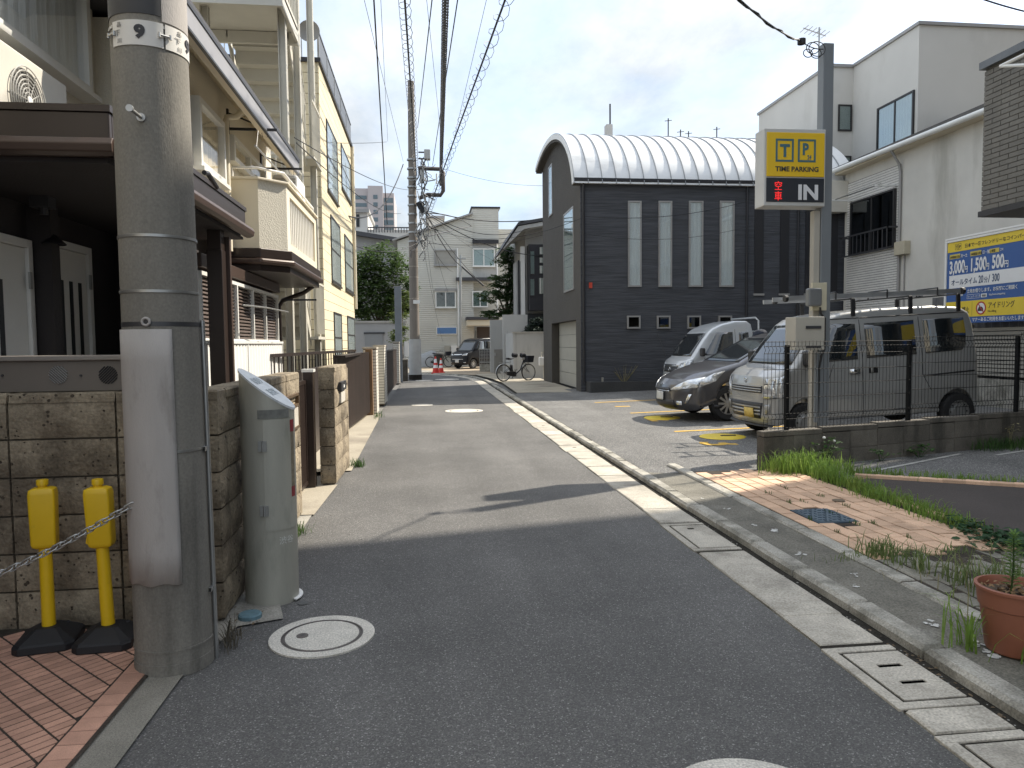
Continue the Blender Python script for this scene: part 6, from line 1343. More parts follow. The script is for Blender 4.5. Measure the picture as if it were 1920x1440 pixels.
for sd_ in (-1, 1):
    c.side([(1.55, 1.02), (2.25, 1.06), (2.25, 1.42), (2.12, 1.40)], 'front_door_window', CARGLASS, sd_); c.side([(1.30, .98), (1.52, 1.01), (2.0, 1.34), (1.85, 1.27)], 'quarter_window', CARGLASS, sd_); c.side([(2.32, 1.06), (3.3, 1.1), (3.25, 1.44), (2.32, 1.43)], 'rear_door_window', CARGLASS, sd_); c.side([(3.36, 1.1), (4.0, 1.16), (3.95, 1.36), (3.34, 1.43)], 'rear_side_window', CARGLASS, sd_)
    c.line([(2.28, 1.45), (2.30, .30)], 'door_gap', .008, sd_); c.line([(1.30, .96), (1.28, .32)], 'door_gap', .008, sd_)
    c.front([(sd_ * .42, .565), (sd_ * .60, .565), (sd_ * .985, .62), (sd_ * .985, .80), (sd_ * .75, .74)], 'headlight', LAMP, .010)
    c.side([(.06, .62), (.50, .72), (.76, .90), (.46, .86), (.10, .75)], 'headlight_side', LAMP, sd_, .006)
    c.front([(sd_ * .62, .30), (sd_ * .74, .30), (sd_ * .74, .37), (sd_ * .62, .37)], 'fog_lamp', LAMP, .012); c.front([(sd_ * .80, .33), (sd_ * .85, .33), (sd_ * .92, .50), (sd_ * .86, .50)], 'chrome_blade', CHROME, .010)
    m = MB(); m.box(1.42, 1.54, sd_ * .93 - .10, sd_ * .93 + .08, 1.0, 1.13); m.build('wing_mirror', GREYP, pr, bevel=.03)
    c.side([(.45, .24), (.66, .24), (.66, .30), (.45, .30)], 'front_skirt', BLK, sd_, .01)
c.front([(-.42, .54), (.42, .54), (.36, .60), (-.36, .60)], 'upper_grille', BLK, .008); c.front([(-.40, .535), (.40, .535), (.40, .545), (-.40, .545)], 'grille_chrome', CHROME, .014); c.front([(-.60, .24), (.60, .24), (.52, .38), (-.52, .38)], 'lower_grille', BLK, .008)
c.front([(-.19, .37), (.19, .37), (.19, .52), (-.19, .52)], 'number_plate', M('plate_white', (.62, .62, .60), .5, var=.15, scale=14), .03)
m = MB(); 
for a, b in ((.062, .042), (.024, .042), (.062, .018)): m.tube([(.045, a * math.cos(t_), .625 + (.018 if b < .03 else 0) + b * math.sin(t_)) for t_ in [6.283 * i / 20 for i in range(20)]], .005, 5, closed=True)
m.build('emblem', CHROME, pr)
MB().tube([(1.17, -.55, 1.0), (1.32, .1, 1.07)], .010, 6).build('wiper', BLK, pr)

# ---- silver kei truck
SIL2 = paint('pale_silver_paint', (.58, .60, .62), .3, .3)
kt = local(thing('kei_truck', 'pale silver kei truck with a high cab beside the dark house', 'truck', (5.95, 17.2, hr(5.9)), R(1.5), ry=R(-1)))
tt = [(.05, .24), (.0, .38), (.01, .62), (.05, .84), (.12, .95), (.26, 1.02), (.74, 1.60), (.86, 1.70), (1.1, 1.80), (1.45, 1.87), (1.75, 1.86), (1.86, 1.78), (1.90, 1.55), (1.92, .62)]
c = Car(kt, tt, 1.95, 1.475, 1.0, 1.87, .10, .12, .6, (.5,), .265, round_=.05, cr=.0)
c.shell(SIL2, 'cab')
for sd_ in (-1, 1): c.wheel(.5, sd_, .265, .15, RIMS, steel=True); c.wheel(2.42, sd_, .265, .15, RIMS, steel=True)
c.over(5, 6, -.86, .86, 'windscreen', CARGLASS, .006, .04, .97)
for sd_ in (-1, 1):
    c.side([(.62, 1.06), (1.36, 1.08), (1.36, 1.60), (.96, 1.60)], 'door_window', CARGLASS, sd_); c.side([(1.52, 1.14), (1.78, 1.15), (1.76, 1.58), (1.52, 1.58)], 'rear_quarter_window', CARGLASS, sd_); c.line([(1.42, 1.66), (1.44, .32)], 'door_gap', .008, sd_); c.line([(.62, 1.0), (.80, .35)], 'door_gap', .008, sd_)
    c.front([(sd_ * .62, .72), (sd_ * .98, .72), (sd_ * .98, .93), (sd_ * .70, .88)], 'headlight', LAMP); c.side([(.05, .74), (.24, .78), (.30, .95), (.14, .93)], 'headlight_side', LAMP, sd_, .006)
    m = MB(); m.box(.50, .58, sd_ * .82 - .09, sd_ * .82 + .09, 1.04, 1.24); m.build('wing_mirror', BLK, kt, bevel=.03)
c.front([(-.55, .66), (.55, .66), (.60, .80), (-.60, .80)], 'grille', BLK); c.front([(-.60, .81), (.60, .81), (.60, .85), (-.60, .85)], 'grille_chrome', CHROME, .012); c.front([(-.6, .32), (.6, .32), (.6, .46), (-.6, .46)], 'lower_grille', BLK); c.front([(-.2, .36), (.2, .36), (.2, .5), (-.2, .5)], 'number_plate', M('plate_yellow2', (.60, .44, .12), .5, var=.2, scale=14), .024)
m = MB(); m.tube([(.02, .05 * math.cos(t_), .73 + .045 * math.sin(t_)) for t_ in [6.283 * i / 16 for i in range(16)]], .008, 5, closed=True).build('emblem', CHROME, kt)
m = MB(); m.box(1.97, 3.39, -.72, .72, .60, .66); m.box(1.97, 3.39, -.73, -.70, .60, .92); m.box(1.97, 3.39, .70, .73, .60, .92); m.box(3.36, 3.39, -.70, .70, .66, .92); m.build('bed', SIL2, kt); MB().box(1.95, 3.3, -.35, .35, .36, .59).build('chassis', BLK, kt)
m = MB()
for sd_ in (-1, 1): m.tube([(2.02, sd_ * .68, .66), (2.02, sd_ * .68, 1.86), (1.96, sd_ * .64, 1.93)], .022, 8)
m.tube([(1.96, -.64, 1.93), (1.96, .64, 1.93)], .022, 8); m.tube([(2.02, -.68, 1.6), (2.02, .68, 1.6)], .018, 8); m.build('headache_rack', SIL2, kt, smooth=50)
MB().tube([(.18, .66, 1.0), (-.02, .70, 1.62)], .006, 5).build('aerial', BLK, kt)
t = thing('dark_bundle', 'dark cloth bundle visible between the truck and the van', 'bundle', (8.3, 15.9, 0)); q = AY(1430, 628, 15.8)
MB().box(q.x - .3, q.x + .35, 15.7, 16.1, hr(8) - .01, q.z - .06).build('crate', M('beige_crate', (.38, .36, .31), .8, var=.1), t); MB().lathe([(.0, .14), (.09, .12), (.17, .05), (.19, -.03), (.16, -.07)], (q.x, 15.9, q.z), 12).build('cloth', M('navy_cloth', (.02, .025, .04), .9, var=.3, scale=9, bump=.02, bscale=20), t, smooth=60)

# ---- black kei car at the bend
BP = M('black_paint', (.006, .007, .011), .3, 0, var=.05, spec=.25, coat=.15)
hd_ = math.atan2(.66, .75)
bc = local(thing('black_kei_car', 'black boxy kei car parked at the bend in front of the beige house', 'car', (1.75, 41.4, .04), R(38)))
bt_ = [(.04, .24), (.0, .38), (.01, .70), (.06, .86), (.14, .93), (.55, 1.02), (.98, 1.58), (1.12, 1.68), (1.5, 1.76), (2.7, 1.785), (3.15, 1.75), (3.30, 1.6), (3.38, 1.0), (3.39, .45), (3.36, .3)]
c = Car(bc, bt_, 3.395, 1.475, 1.02, 1.785, .11, .10, .5, (.62, 3.0), .28, round_=.05); c.shell(BP)
for a in (.62, 3.0):
    for sd_ in (-1, 1): c.wheel(a, sd_, .28, .16, RIM, 8)
c.over(5, 6, -.84, .84, 'windscreen', CARGLASS, .006, .03, .97)
for sd_ in (-1, 1):
    c.side([(.80, 1.06), (1.45, 1.08), (1.45, 1.58), (1.15, 1.58)], 'front_door_window', CARGLASS, sd_); c.side([(1.55, 1.08), (2.45, 1.1), (2.45, 1.6), (1.55, 1.59)], 'rear_door_window', CARGLASS, sd_); c.side([(2.55, 1.1), (3.1, 1.12), (3.08, 1.58), (2.55, 1.6)], 'rear_side_window', CARGLASS, sd_)
    c.front([(sd_ * .50, .76), (sd_ * .98, .78), (sd_ * .98, .89), (sd_ * .62, .86)], 'headlight', LAMP); c.front([(sd_ * .72, .34), (sd_ * .92, .36), (sd_ * .92, .40), (sd_ * .72, .38)], 'chrome_trim', CHROME, .01)
    m = MB(); m.box(.72, .80, sd_ * .84 - .09, sd_ * .84 + .09, 1.04, 1.2); m.build('wing_mirror', BP, bc, bevel=.03)
c.front([(-.5, .80), (.5, .80), (.5, .86), (-.5, .86)], 'chrome_bar', CHROME, .012); c.front([(-.6, .56), (.6, .56), (.66, .72), (-.66, .72)], 'grille', BLK); c.front([(-.64, .54), (.64, .54), (.64, .565), (-.64, .565)], 'grille_trim', CHROME, .012); c.front([(-.22, .36), (.22, .36), (.22, .52), (-.22, .52)], 'number_plate', MATS['plate_white'], .02)

# ================================================================ bicycle
def bicycle(label, loc, rz, s=1.0, basket=True, detail=True, group=None, front_guard=True):
    b = local(thing('bicycle', label, 'bicycle', loc, rz, group)); r = .32; wb = 1.14; FR = M('bike_frame', (.025, .028, .035), .35, .2)
    for x in (0, wb):
        wv = bpy.data.objects.new('wheel', None); COL.objects.link(wv); wv.parent = b; wv.location = (x, 0, r); local(wv); wv.empty_display_size = .1
        MB().tube([(r * .965 * math.cos(t_), 0, r * .965 * math.sin(t_)) for t_ in [6.28318 * i / 40 for i in range(40)]], .019, 8, closed=True).build('tyre', TYRE, wv, smooth=60)
        MB().tube([(r * .89 * math.cos(t_), 0, r * .89 * math.sin(t_)) for t_ in [6.28318 * i / 40 for i in range(40)]], .011, 6, closed=True).build('rim', STEEL, wv, smooth=60)
        m = MB()
        for k in range(28 if detail else 12): a = 6.28318 * k / (28 if detail else 12); m.tube([(.02 * math.cos(a + .9), .02 * (-1) ** k, .02 * math.sin(a + .9)), (r * .89 * math.cos(a), 0, r * .89 * math.sin(a))], .0016, 4, caps=False)
        m.build('spokes', STEEL, wv, recalc=False); MB().cyl((0, -.05, 0), (0, .05, 0), .022, n=10).build('hub', STEEL, wv)
    bbx, bbz = .46, .27
    MB().tube([(bbx, 0, bbz), (bbx + .12, 0, bbz + .02), (bbx + .30, 0, .42), (.90, 0, .74), (.92, 0, .80)], .024, 10).build('down_tube', FR, b, smooth=60); MB().tube([(bbx, 0, bbz), (.33, 0, .64)], .019, 10).build('seat_tube', FR, b, smooth=60)
    MB().tube([(bbx, -.035, bbz), (0, -.06, r)], .011, 8).tube([(bbx, .035, bbz), (0, .06, r)], .011, 8).tube([(.36, -.03, .58), (0, -.06, r)], .009, 8).tube([(.36, .03, .58), (0, .06, r)], .009, 8).build('rear_stays', FR, b, smooth=60)
    MB().tube([(.91, 0, .84), (.935, 0, .70)], .022, 8).tube([(.935, -.055, .70), (1.0, -.055, .46), (wb, -.05, r)], .013, 8).tube([(.935, .055, .70), (1.0, .055, .46), (wb, .05, r)], .013, 8).cyl((.935, -.06, .70), (.935, .06, .70), .018, n=8).build('fork', FR, b, smooth=60)
    MB().tube([(.91, 0, .82), (.88, 0, .98), (.89, 0, 1.0)], .013, 8).tube([(.66, -.28, 1.0), (.74, -.29, 1.0), (.86, -.20, 1.0), (.89, 0, 1.0), (.86, .20, 1.0), (.74, .29, 1.0), (.66, .28, 1.0)], .011, 8).build('handlebar', STEEL, b, smooth=60)
    for sd_ in (-1, 1): MB().cyl((.63, sd_ * .28, 1.0), (.74, sd_ * .29, 1.0), .017, n=8).build('grip', BLK, b)
    MB().cyl((.33, 0, .62), (.29, 0, .82), .013, n=8).build('seat_post', STEEL, b)
    MB().prism([(.14, .83), (.18, .815), (.30, .82), (.44, .85), (.46, .865), (.30, .865), (.18, .90), (.14, .89)], -.07, .07, 'b').build('saddle', BLK, b, bevel=.025)
    def guard(x0, a0, a1, mat): 
        m = MB(); k = 16; vs = []; fs = []
        for i in range(k + 1): t_ = R(a0 + (a1 - a0) * i / k); vs += [(x0 + (r + .03) * math.cos(t_), -.028, r + (r + .03) * math.sin(t_)), (x0 + (r + .042) * math.cos(t_), 0, r + (r + .042) * math.sin(t_)), (x0 + (r + .03) * math.cos(t_), .028, r + (r + .03) * math.sin(t_))]
        for i in range(k): fs += [(3 * i, 3 * i + 3, 3 * i + 4, 3 * i + 1), (3 * i + 1, 3 * i + 4, 3 * i + 5, 3 * i + 2)]
        m.add(vs, fs).build('mudguard', mat, b, smooth=60, recalc=False)
    guard(0, 20, 190, STEEL); guard(wb, 75, 190, STEEL)
    MB().prism([(bbx + .09, bbz), (bbx + .06, bbz + .09), (bbx - .05, bbz + .10), (.0, r + .05), (-.03, r), (0, r - .05), (bbx - .05, bbz - .10), (bbx + .06, bbz - .09)], -.062, -.04, 'b').build('chain_case', BLK, b, bevel=.006)
    MB().box(bbx - .16, bbx - .06, -.045, .045, .36, .62).build('battery', BLK, b, bevel=.02) if detail else None
    MB().cyl((bbx, -.09, bbz), (bbx, .09, bbz), .02, n=8).box(bbx - .01, bbx + .01, -.10, -.085, bbz, bbz + .16).box(bbx - .01, bbx + .01, .085, .10, bbz - .16, bbz).box(bbx - .04, bbx + .04, -.19, -.10, bbz + .15, bbz + .17).box(bbx - .04, bbx + .04, .10, .19, bbz - .17, bbz - .15).build('crank', STEEL_D, b)
    m = MB(); m.box(-.16, .26, -.07, -.055, .705, .72); m.box(-.16, .26, .055, .07, .705, .72)
    for x in (-.15, -.05, .05, .15, .25): m.box(x, x + .012, -.055, .055, .707, .718)
    m.tube([(-.02, -.065, .70), (0, -.07, r)], .006, 5); m.tube([(-.02, .065, .70), (0, .07, r)], .006, 5); m.build('luggage_rack', STEEL, b)
    m = MB(); m.tube([(0, -.08, r), (-.01, -.11, .02), (.05, -.11, .015)], .01, 6); m.tube([(0, .08, r), (-.01, .11, .02), (.05, .11, .015)], .01, 6); m.build('stand', STEEL, b)
    if basket:
        m = MB(); x0, x1, z0, z1 = .98, 1.30, .70, .96; vs = [(x0 + .02, -.15, z0), (x1 - .03, -.15, z0), (x1 - .03, .15, z0), (x0 + .02, .15, z0), (x0, -.19, z1), (x1, -.19, z1), (x1, .19, z1), (x0, .19, z1)]
        m.add(vs, [(0, 3, 2, 1), (0, 1, 5, 4), (1, 2, 6, 5), (2, 3, 7, 6), (3, 0, 4, 7), (4, 5, 6, 7)]).build('basket', M('basket_cover', (.016, .018, .026), .85, var=.2, scale=15), b, bevel=.012)
    if detail:
        for sd_ in (-1, 1):
            m = MB(); m.lathe([(.03, -.12), (.085, -.10), (.10, .0), (.09, .08), (.05, .10), (.0, .10)], (.70, sd_ * .28, .98), 12, 'a').build('hand_cover', M('hand_cover', (.022, .023, .028), .85, var=.25, scale=15, bump=.01, bscale=30), b, smooth=50)
        MB().box(.80, .96, -.05, .05, .80, .90).build('headset_bag', M('pale_bag', (.48, .48, .48), .7, var=.1), b, bevel=.03)
        m = MB(); m.add([(-.20, -.075, .42), (.16, -.075, .22), (.14, -.075, .14), (-.18, -.075, .30)], [(0, 1, 2, 3)]); m.build('dress_guard', M('pale_guard', (.55, .54, .52), .6, var=.3, scale=30), b, recalc=False)
    return b
bicycle('dark city bicycle with covered front basket parked against the white garden wall', (2.88, 26.95, .05), math.atan2(.55, 1.1))
bicycle('old bicycle with a basket leaning beside the beige house, left of the black car', (.25, 44.6, .05), R(12), detail=False, group='bicycles at the beige house')
# ================================================================ beyond the bend
def boxY(parent, name, l, t_, r, b, y0, y1, mat, **k):
    A, B = AY(l, t_, y0), AY(r, b, y0); return MB().box(A.x, B.x, y0, y1, B.z, A.z).build(name, mat, parent, **k)
def winY(parent, l, t_, r, b, y, frame, back, pane=GLASS, **k):
    A, B = AY(l, t_, y), AY(r, b, y); return window(parent, (A.x, y - .004, B.z), (1, 0, 0), (0, -1, 0), B.x - A.x, A.z - B.z, frame, back, pane, **k)
# ---- beige siding house closing the lane
bh = thing('beige_house', 'beige sided three storey house facing down the lane with blue panel', 'house', (2, 46, 0)); YB = 46.0
A = AY(745, 452, YB); B = AY(872, 402, YB); C = AY(968, 423, YB)
sidex = A.x
MB().prism([(A.x, 0), (3.05, 0), (3.05, B.z), (A.x, A.z)], YB, YB + 9, 'b').build('left_wall', BSIDING, bh)
MB().box(3.052, 6.6, YB + .6, YB + 9, 0, AY(1000, 420, YB).z - .25).build('right_wall', BSIDING, bh)
boxY(bh, 'stair_tower', 885, 390, 936, 530, YB + .1, YB + 4, BSIDING); boxY(bh, 'tower_cap', 883, 387, 938, 391, YB + .05, YB + 4.1, DARKTRIM)
MB().prism([(A.x - .3, A.z - .02), (3.05, B.z + .0), (3.05, B.z + .1), (A.x - .3, A.z + .08)], YB - .25, YB + 9.2, 'b').build('roof', FRAME, bh)
boxY(bh, 'window_hood', 886, 449, 935, 456, YB - .3, YB + .09, DARKTRIM); boxY(bh, 'upper_bay', 886, 456, 932, 520, YB - .02, YB + .099, WWALL)
winY(bh, 814, 468, 856, 498, YB, FRAME, M('roller_shutter', (.34, .325, .29), .6, var=.06, wave=('Z', 4.0, .01)), None, fw=.07, sill=.06, mull=0); winY(bh, 886, 466, 928, 500, YB - .025, WHITE_AL, CURT_G, fw=.07, sill=.06, d=.1); winY(bh, 816, 546, 855, 577, YB, WHITE_AL, DARKIN, fw=.07, sill=.06, d=.1); winY(bh, 885, 546, 915, 576, YB + .0, WHITE_AL, FROST, fw=.07, d=.1)
boxY(bh, 'shutter_box', 815, 541, 856, 546, YB - .15, YB - .003, FRAME)
A1, B1 = AY(818, 613, YB), AY(857, 627, YB); MB().box(A1.x, B1.x, YB - .06, YB - .003, B1.z, A1.z).build('panel_frame', WHITE_P, bh); MB().box(A1.x + .05, B1.x - .05, YB - .068, YB - .061, B1.z + .05, A1.z - .05).build('blue_panel', M('blue_panel', (.10, .21, .42), .5), bh)
boxY(bh, 'entrance_roof', 876, 600, 935, 610, YB - 1.4, YB - .003, SOFFIT); boxY(bh, 'entrance_roof_tiles', 875, 594, 936, 599, YB - 1.5, YB - .003, DGREY); boxY(bh, 'entrance_door', 894, 613, 930, 690, YB - .05, YB - .003, M('brown_door', (.055, .04, .035), .6, var=.1)); boxY(bh, 'lower_hood', 855, 520, 920, 526, YB - .35, YB - .003, DGREY)
for px_ in (858, 932): q = AY(px_, 500, YB); MB().tube([(q.x, YB - .06, 7.5 if px_ == 858 else 8), (q.x, YB - .06, .1)], .05, 8).build('downpipe', WHITE_P, bh, smooth=50)
boxY(bh, 'meter_box', 846, 648, 858, 664, YB - .2, YB - .003, WHITE_P); boxY(bh, 'meter_box', 833, 648, 843, 662, YB - .2, YB - .003, BEI)
# pale houses behind it
t = thing('distant_house', 'pale distant house rising left behind the beige house', 'house', (-1, 70, 0)); boxY(t, 'wall', 800, 408, 832, 520, 62, 70, MODERN); boxY(t, 'roof', 798, 404, 834, 409, 61.8, 70.2, FRAME)
t = thing('distant_flat', 'yellowish distant wall just right of the far utility pole', 'building', (0, 66, 0)); boxY(t, 'wall', 832, 421, 884, 520, 66, 74, CREAM_P); boxY(t, 'coping', 831, 418, 885, 422, 65.9, 74, FRAME)
# ---- white house with black bay window behind the garden wall
wh = thing('white_house', 'white house with black framed bay window and dark sloping eave', 'house', (6, 34, 0)); YW = 33.5
A, B = AY(985, 455, YW), AY(1120, 690, YW)
MB().box(A.x, 11, YW, 40, 0, AY(990, 440, YW).z + .4).build('wall', WWALL, wh); 
E1, E2, E3 = AY(942, 468, YW - 1), AY(972, 424, YW - 1), AY(1060, 405, YW - 1)
MB().prism([(E1.x, E1.z), (E2.x, E2.z), (E3.x + 2, E3.z + .3), (E3.x + 2, E3.z + .1), (E2.x + .25, E2.z - .12)], YW - 1, YW + 4, 'b').build('eave', WWALL, wh); MB().prism([(E1.x - .05, E1.z + .01), (E2.x - .05, E2.z + .03), (E3.x + 2, E3.z + .33), (E3.x + 2, E3.z + .45), (E2.x, E2.z + .18)], YW - 1.06, YW + 4.1, 'b').build('dark_roof', DGREY, wh)
A, B = AY(992, 458, YW - .7), AY(1028, 582, YW - .7)
MB().box(A.x, B.x + 1.2, YW - .7, YW - .001, B.z, A.z).build('bay', DARKTRIM, wh)
for l, t1, r, b1 in ((1010, 462, 1026, 478), (1010, 482, 1026, 494), (1010, 497, 1026, 514), (1009, 520, 1026, 552), (993, 470, 1003, 515), (993, 522, 1003, 555)): winY(wh, l, t1, r, b1, YW - .704, FRAME_D, CURT if l > 1000 else FROST, GLASS, mull=0, fw=.03, d=.03)
boxY(wh, 'white_pier', 976, 462, 985, 590, YW - .25, YW - .002, WHITE_P)
t = thing('white_outbuilding', 'dark framed side window strip left of the white house bay', 'window strip', (4.4, 34, 3)); boxY(t, 'wall', 968, 490, 977, 592, YW - .2, YW + 1, GREYWALL); boxY(t, 'dark_strip', 971, 488, 975, 590, YW - .26, YW - .201, DARKTRIM)
# ---- white garden wall
gw = thing('garden_wall', 'smooth white garden wall behind the dark city bicycle', 'wall', (4.4, 30, 0))
boxY(gw, 'tall_panel', 943, 590, 990, 706, 32.2, 32.45, WWALL); boxY(gw, 'low_panel', 962, 624, 1030, 715, 29.4, 29.6, WWALL); boxY(gw, 'far_panel', 919, 600, 943, 700, 35.6, 35.85, WWALL); boxY(gw, 'wall_cap', 961, 622, 1031, 624, 29.36, 29.64, CONC_WALL)
A = AY(962, 700, 29.5); MB().box(A.x, A.x + .2, 29.61, 32.19, 0, AY(962, 624, 29.4).z).build('side_panel', WWALL, gw); boxY(gw, 'opening_back', 986, 588, 1034, 640, 33.3, 33.4, DARKIN)
for px_ in (951, 967): A = AY(px_, 620, 29.39 if px_ > 962 else 32.19); MB().box(A.x, A.x + .015, A.y - .004, A.y, .1, A.z).build('panel_joint', GREYWALL, gw)
t = thing('taupe_gate_panel', 'taupe panel gate beside the white garden wall', 'gate', (3.6, 35.2, 0)); q = AY(934, 690, 34.2); MB().box(q.x - .2, q.x + .22, 34.0, 34.1, .05, AY(934, 655, 34).z).build('panel', M('taupe_panel', (.23, .215, .19), .7, var=.08), t); MB().cyl((q.x - .16, 33.97, .9), (q.x - .16, 33.97, 1.05), .02, n=6).build('handle', STEEL, t)
t = thing('steel_fence', 'low grey steel grid fence on a concrete base in front of the black car', 'fence', (3.2, 37, 0)); YF = 37.2; A, B = AY(899, 654, YF), AY(921, 683, YF)
MB().box(A.x, B.x, YF - .08, YF + .1, .02, B.z).build('base_wall', CONC_KERB, t); MB().box(A.x, B.x, YF - .03, YF + .03, A.z - .04, A.z).box(A.x, B.x, YF - .02, YF + .02, B.z + .08, B.z + .12).build('rails', STEEL, t)
for k in range(8): x = A.x + (B.x - A.x) * k / 7; MB().cyl((x, YF, B.z), (x, YF, A.z), .012, n=5).build('bar', STEEL, t)
for k in range(4): z = B.z + (A.z - B.z) * (k + 1) / 5; MB().cyl((A.x, YF, z), (B.x, YF, z), .010, n=5).build('cross_bar', STEEL, t)
t = thing('gas_meter', 'white gas meter with pipes at the end of the garden wall', 'gas meter', (4.6, 27.9, 0))
A = AY(1017, 672, 27.9); MB().box(A.x - .14, A.x + .12, 27.8, 28.0, A.z - .28, A.z + .05).build('meter', WHITE_P, t, bevel=.03); MB().tube([(A.x - .05, 27.9, A.z + .05), (A.x - .05, 27.9, A.z + .22), (A.x + .16, 27.9, A.z + .22), (A.x + .18, 27.9, .1)], .03, 8).tube([(A.x + .05, 27.9, A.z - .28), (A.x + .05, 27.9, .1)], .025, 8).build('pipes', M('pipe_beige', (.46, .43, .37), .6, var=.1), t, smooth=50); MB().cyl((A.x + .05, 27.9, .5), (A.x + .25, 27.9, .5), .05, n=10).build('valve', STEEL, t)
# ---- left background
lg = thing('grey_yard_wall', 'grey concrete yard wall with a metal door below the tree', 'wall', (-3, 38, 0)); YG = 38.4
boxY(lg, 'wall', 640, 605, 762, 705, YG, YG + .25, GREYWALL); boxY(lg, 'coping', 640, 602, 763, 605, YG - .05, YG + .3, CONC_WALL); boxY(lg, 'door', 684, 626, 719, 702, YG - .05, YG - .003, M('grey_door', (.26, .265, .265), .5, .2, var=.08)); boxY(lg, 'door_frame', 682, 623, 721, 626, YG - .07, YG - .003, STEEL_D)
gh = thing('grey_gabled_house', 'grey house with a dark mono pitch roof behind the left tree', 'house', (-3, 52, 0)); YH_ = 52
A, B, C = AY(640, 432, YH_), AY(748, 448, YH_), AY(766, 470, YH_)
MB().prism([(A.x - 3, 0), (C.x, 0), (C.x, C.z - .5), (B.x, B.z - .25), (A.x - 3, A.z + .2)], YH_, YH_ + 8, 'b').build('wall', GREYWALL, gh); MB().prism([(A.x - 3, A.z + .2), (A.x - 3, A.z + .55), (B.x + .1, B.z), (C.x + .3, C.z - .3), (C.x + .3, C.z - .55), (B.x, B.z - .25)], YH_ - .5, YH_ + 8.3, 'b').build('roof', DGREY, gh)
boxY(gh, 'window', 758, 470, 768, 498, YH_ - .05, YH_ - .003, DARKIN); boxY(gh, 'wall_panel', 672, 476, 735, 520, YH_ - .04, YH_ - .003, M('pale_grey', (.36, .36, .37), .8, var=.06))
wt = thing('white_terrace_house', 'white house with a roof terrace railing behind the grey house', 'house', (-4, 60, 0)); boxY(wt, 'wall', 640, 430, 782, 520, 58, 66, MODERN); boxY(wt, 'upper_wall', 660, 398, 690, 432, 58.1, 64, MODERN); boxY(wt, 'upper_roof', 655, 391, 692, 398, 57.8, 64.5, GREYWALL); boxY(wt, 'railing', 690, 425, 768, 428, 57.9, 57.99, STEEL_D); boxY(wt, 'upper_window', 668, 402, 674, 425, 58.02, 58.09, DARKIN)
A = AY(690, 427, 57.95)
for k in range(16): q = AY(690 + k * 5.2, 427, 57.95); MB().cyl((q.x, 57.95, A.z - .35), (q.x, 57.95, A.z), .03, n=4).build('railing_bar', STEEL_D, wt)
tw = thing('office_tower', 'distant pinkish grey office tower with banded glass above the roofs', 'tower', (-17, 260, 0)); YT = 260
TWM = M('tower_panel', (.46, .42, .42), .7, var=.06, scale=.05); TWG = M('tower_glass', (.13, .17, .19), .15, .2, var=.15, scale=.1)
A, B = AY(640, 358, YT), AY(716, 700, YT); Cx, Dx = AY(700, 350, YT), AY(738, 360, YT)
MB().box(A.x, B.x, YT, YT + 25, 0, A.z + 1).build('wall', TWM, tw); MB().box(AY(690, 352, YT).x, AY(718, 352, YT).x, YT - 1.5, YT - .01, 0, AY(700, 350, YT).z).build('core_wall', TWM, tw); MB().box(B.x, Dx.x, YT + 2, YT + 25, 0, Dx.z).build('side_wing', TWM, tw)
for k in range(26):
    z = A.z - 1.5 - k * 2.6
    for l, r in ((642, 688),): MB().box(AY(l, 400, YT).x, AY(r, 400, YT).x, YT - .12, YT - .01, z - 1.3, z).build('glass_band', TWG, tw)
    for l, r in ((701, 709),): MB().box(AY(l, 400, YT).x, AY(r, 400, YT).x, YT - 1.62, YT - 1.51, z - 1.4, z).build('glass_band', TWG, tw)
    MB().box(AY(719, 400, YT).x, AY(737, 400, YT).x, YT + 1.88, YT + 1.99, z - 2.0, z - .3).build('glass_band', TWG, tw)
# ---- small things at the bend
def cone(x, y, s, label):
    t = thing('traffic_cone', label, 'traffic cone', (x, y, .035), group='traffic cones at the bend'); RED = M('cone_red', (.62, .035, .02), .5, var=.08)
    MB().box(x - .19 * s, x + .19 * s, y - .19 * s, y + .19 * s, .035, .065).build('base', RED, t, bevel=.01); H = .70 * s
    def rz(f): return (.145 - .115 * f) * s
    for a, b, m_ in ((0, .30, RED), (.30, .48, WHITE_P), (.48, .62, RED), (.62, .86, WHITE_P), (.86, 1, RED)): MB().lathe([(rz(a), .065 + H * a), (rz(b), .065 + H * b)] + ([(0, .065 + H)] if b == 1 else []), (x, y, 0), 20).build('band', m_, t, smooth=50, recalc=False)
q = AG(817, 700, .04); cone(q.x, q.y, 1.15, 'red and white traffic cone nearer the lane'); cone(q.x + .28, q.y + .9, 1.0, 'red traffic cone standing just behind the nearer cone')
t = thing('covered_scooter', 'scooter under a pale grey cover behind the far utility pole', 'covered scooter', (-.3, 43, 0)); q = AG(794, 688, .04)
m = MB(); secs = [(-.95, .25, .55), (-.6, .30, .75), (0, .33, .85), (.5, .30, 1.05), (.8, .22, .95), (.95, .15, .4)]; vs = []; fs = []; k = 12
for x, w_, h in secs:
    for j in range(k): a = math.pi * j / (k - 1); vs.append((q.x + x + .03 * math.sin(j * 2.1 + x * 5), q.y + w_ * math.cos(a) * (1.2 - .2 * math.sin(a)), .04 + h * math.sin(a) ** .7))
for i in range(len(secs) - 1):
    for j in range(k - 1): a = i * k + j; fs.append((a, a + 1, a + k + 1, a + k))
fs += [tuple(range(k)), tuple(range((len(secs) - 1) * k, len(secs) * k))]
m.add(vs, fs).build('cover', M('grey_cover', (.42, .43, .44), .7, var=.12, scale=5, bump=.03, bscale=9), t, smooth=50); MB().cyl((q.x + .75, q.y - .05, .25), (q.x + .75, q.y + .05, .25), .22, n=18).build('wheel', TYRE, t)
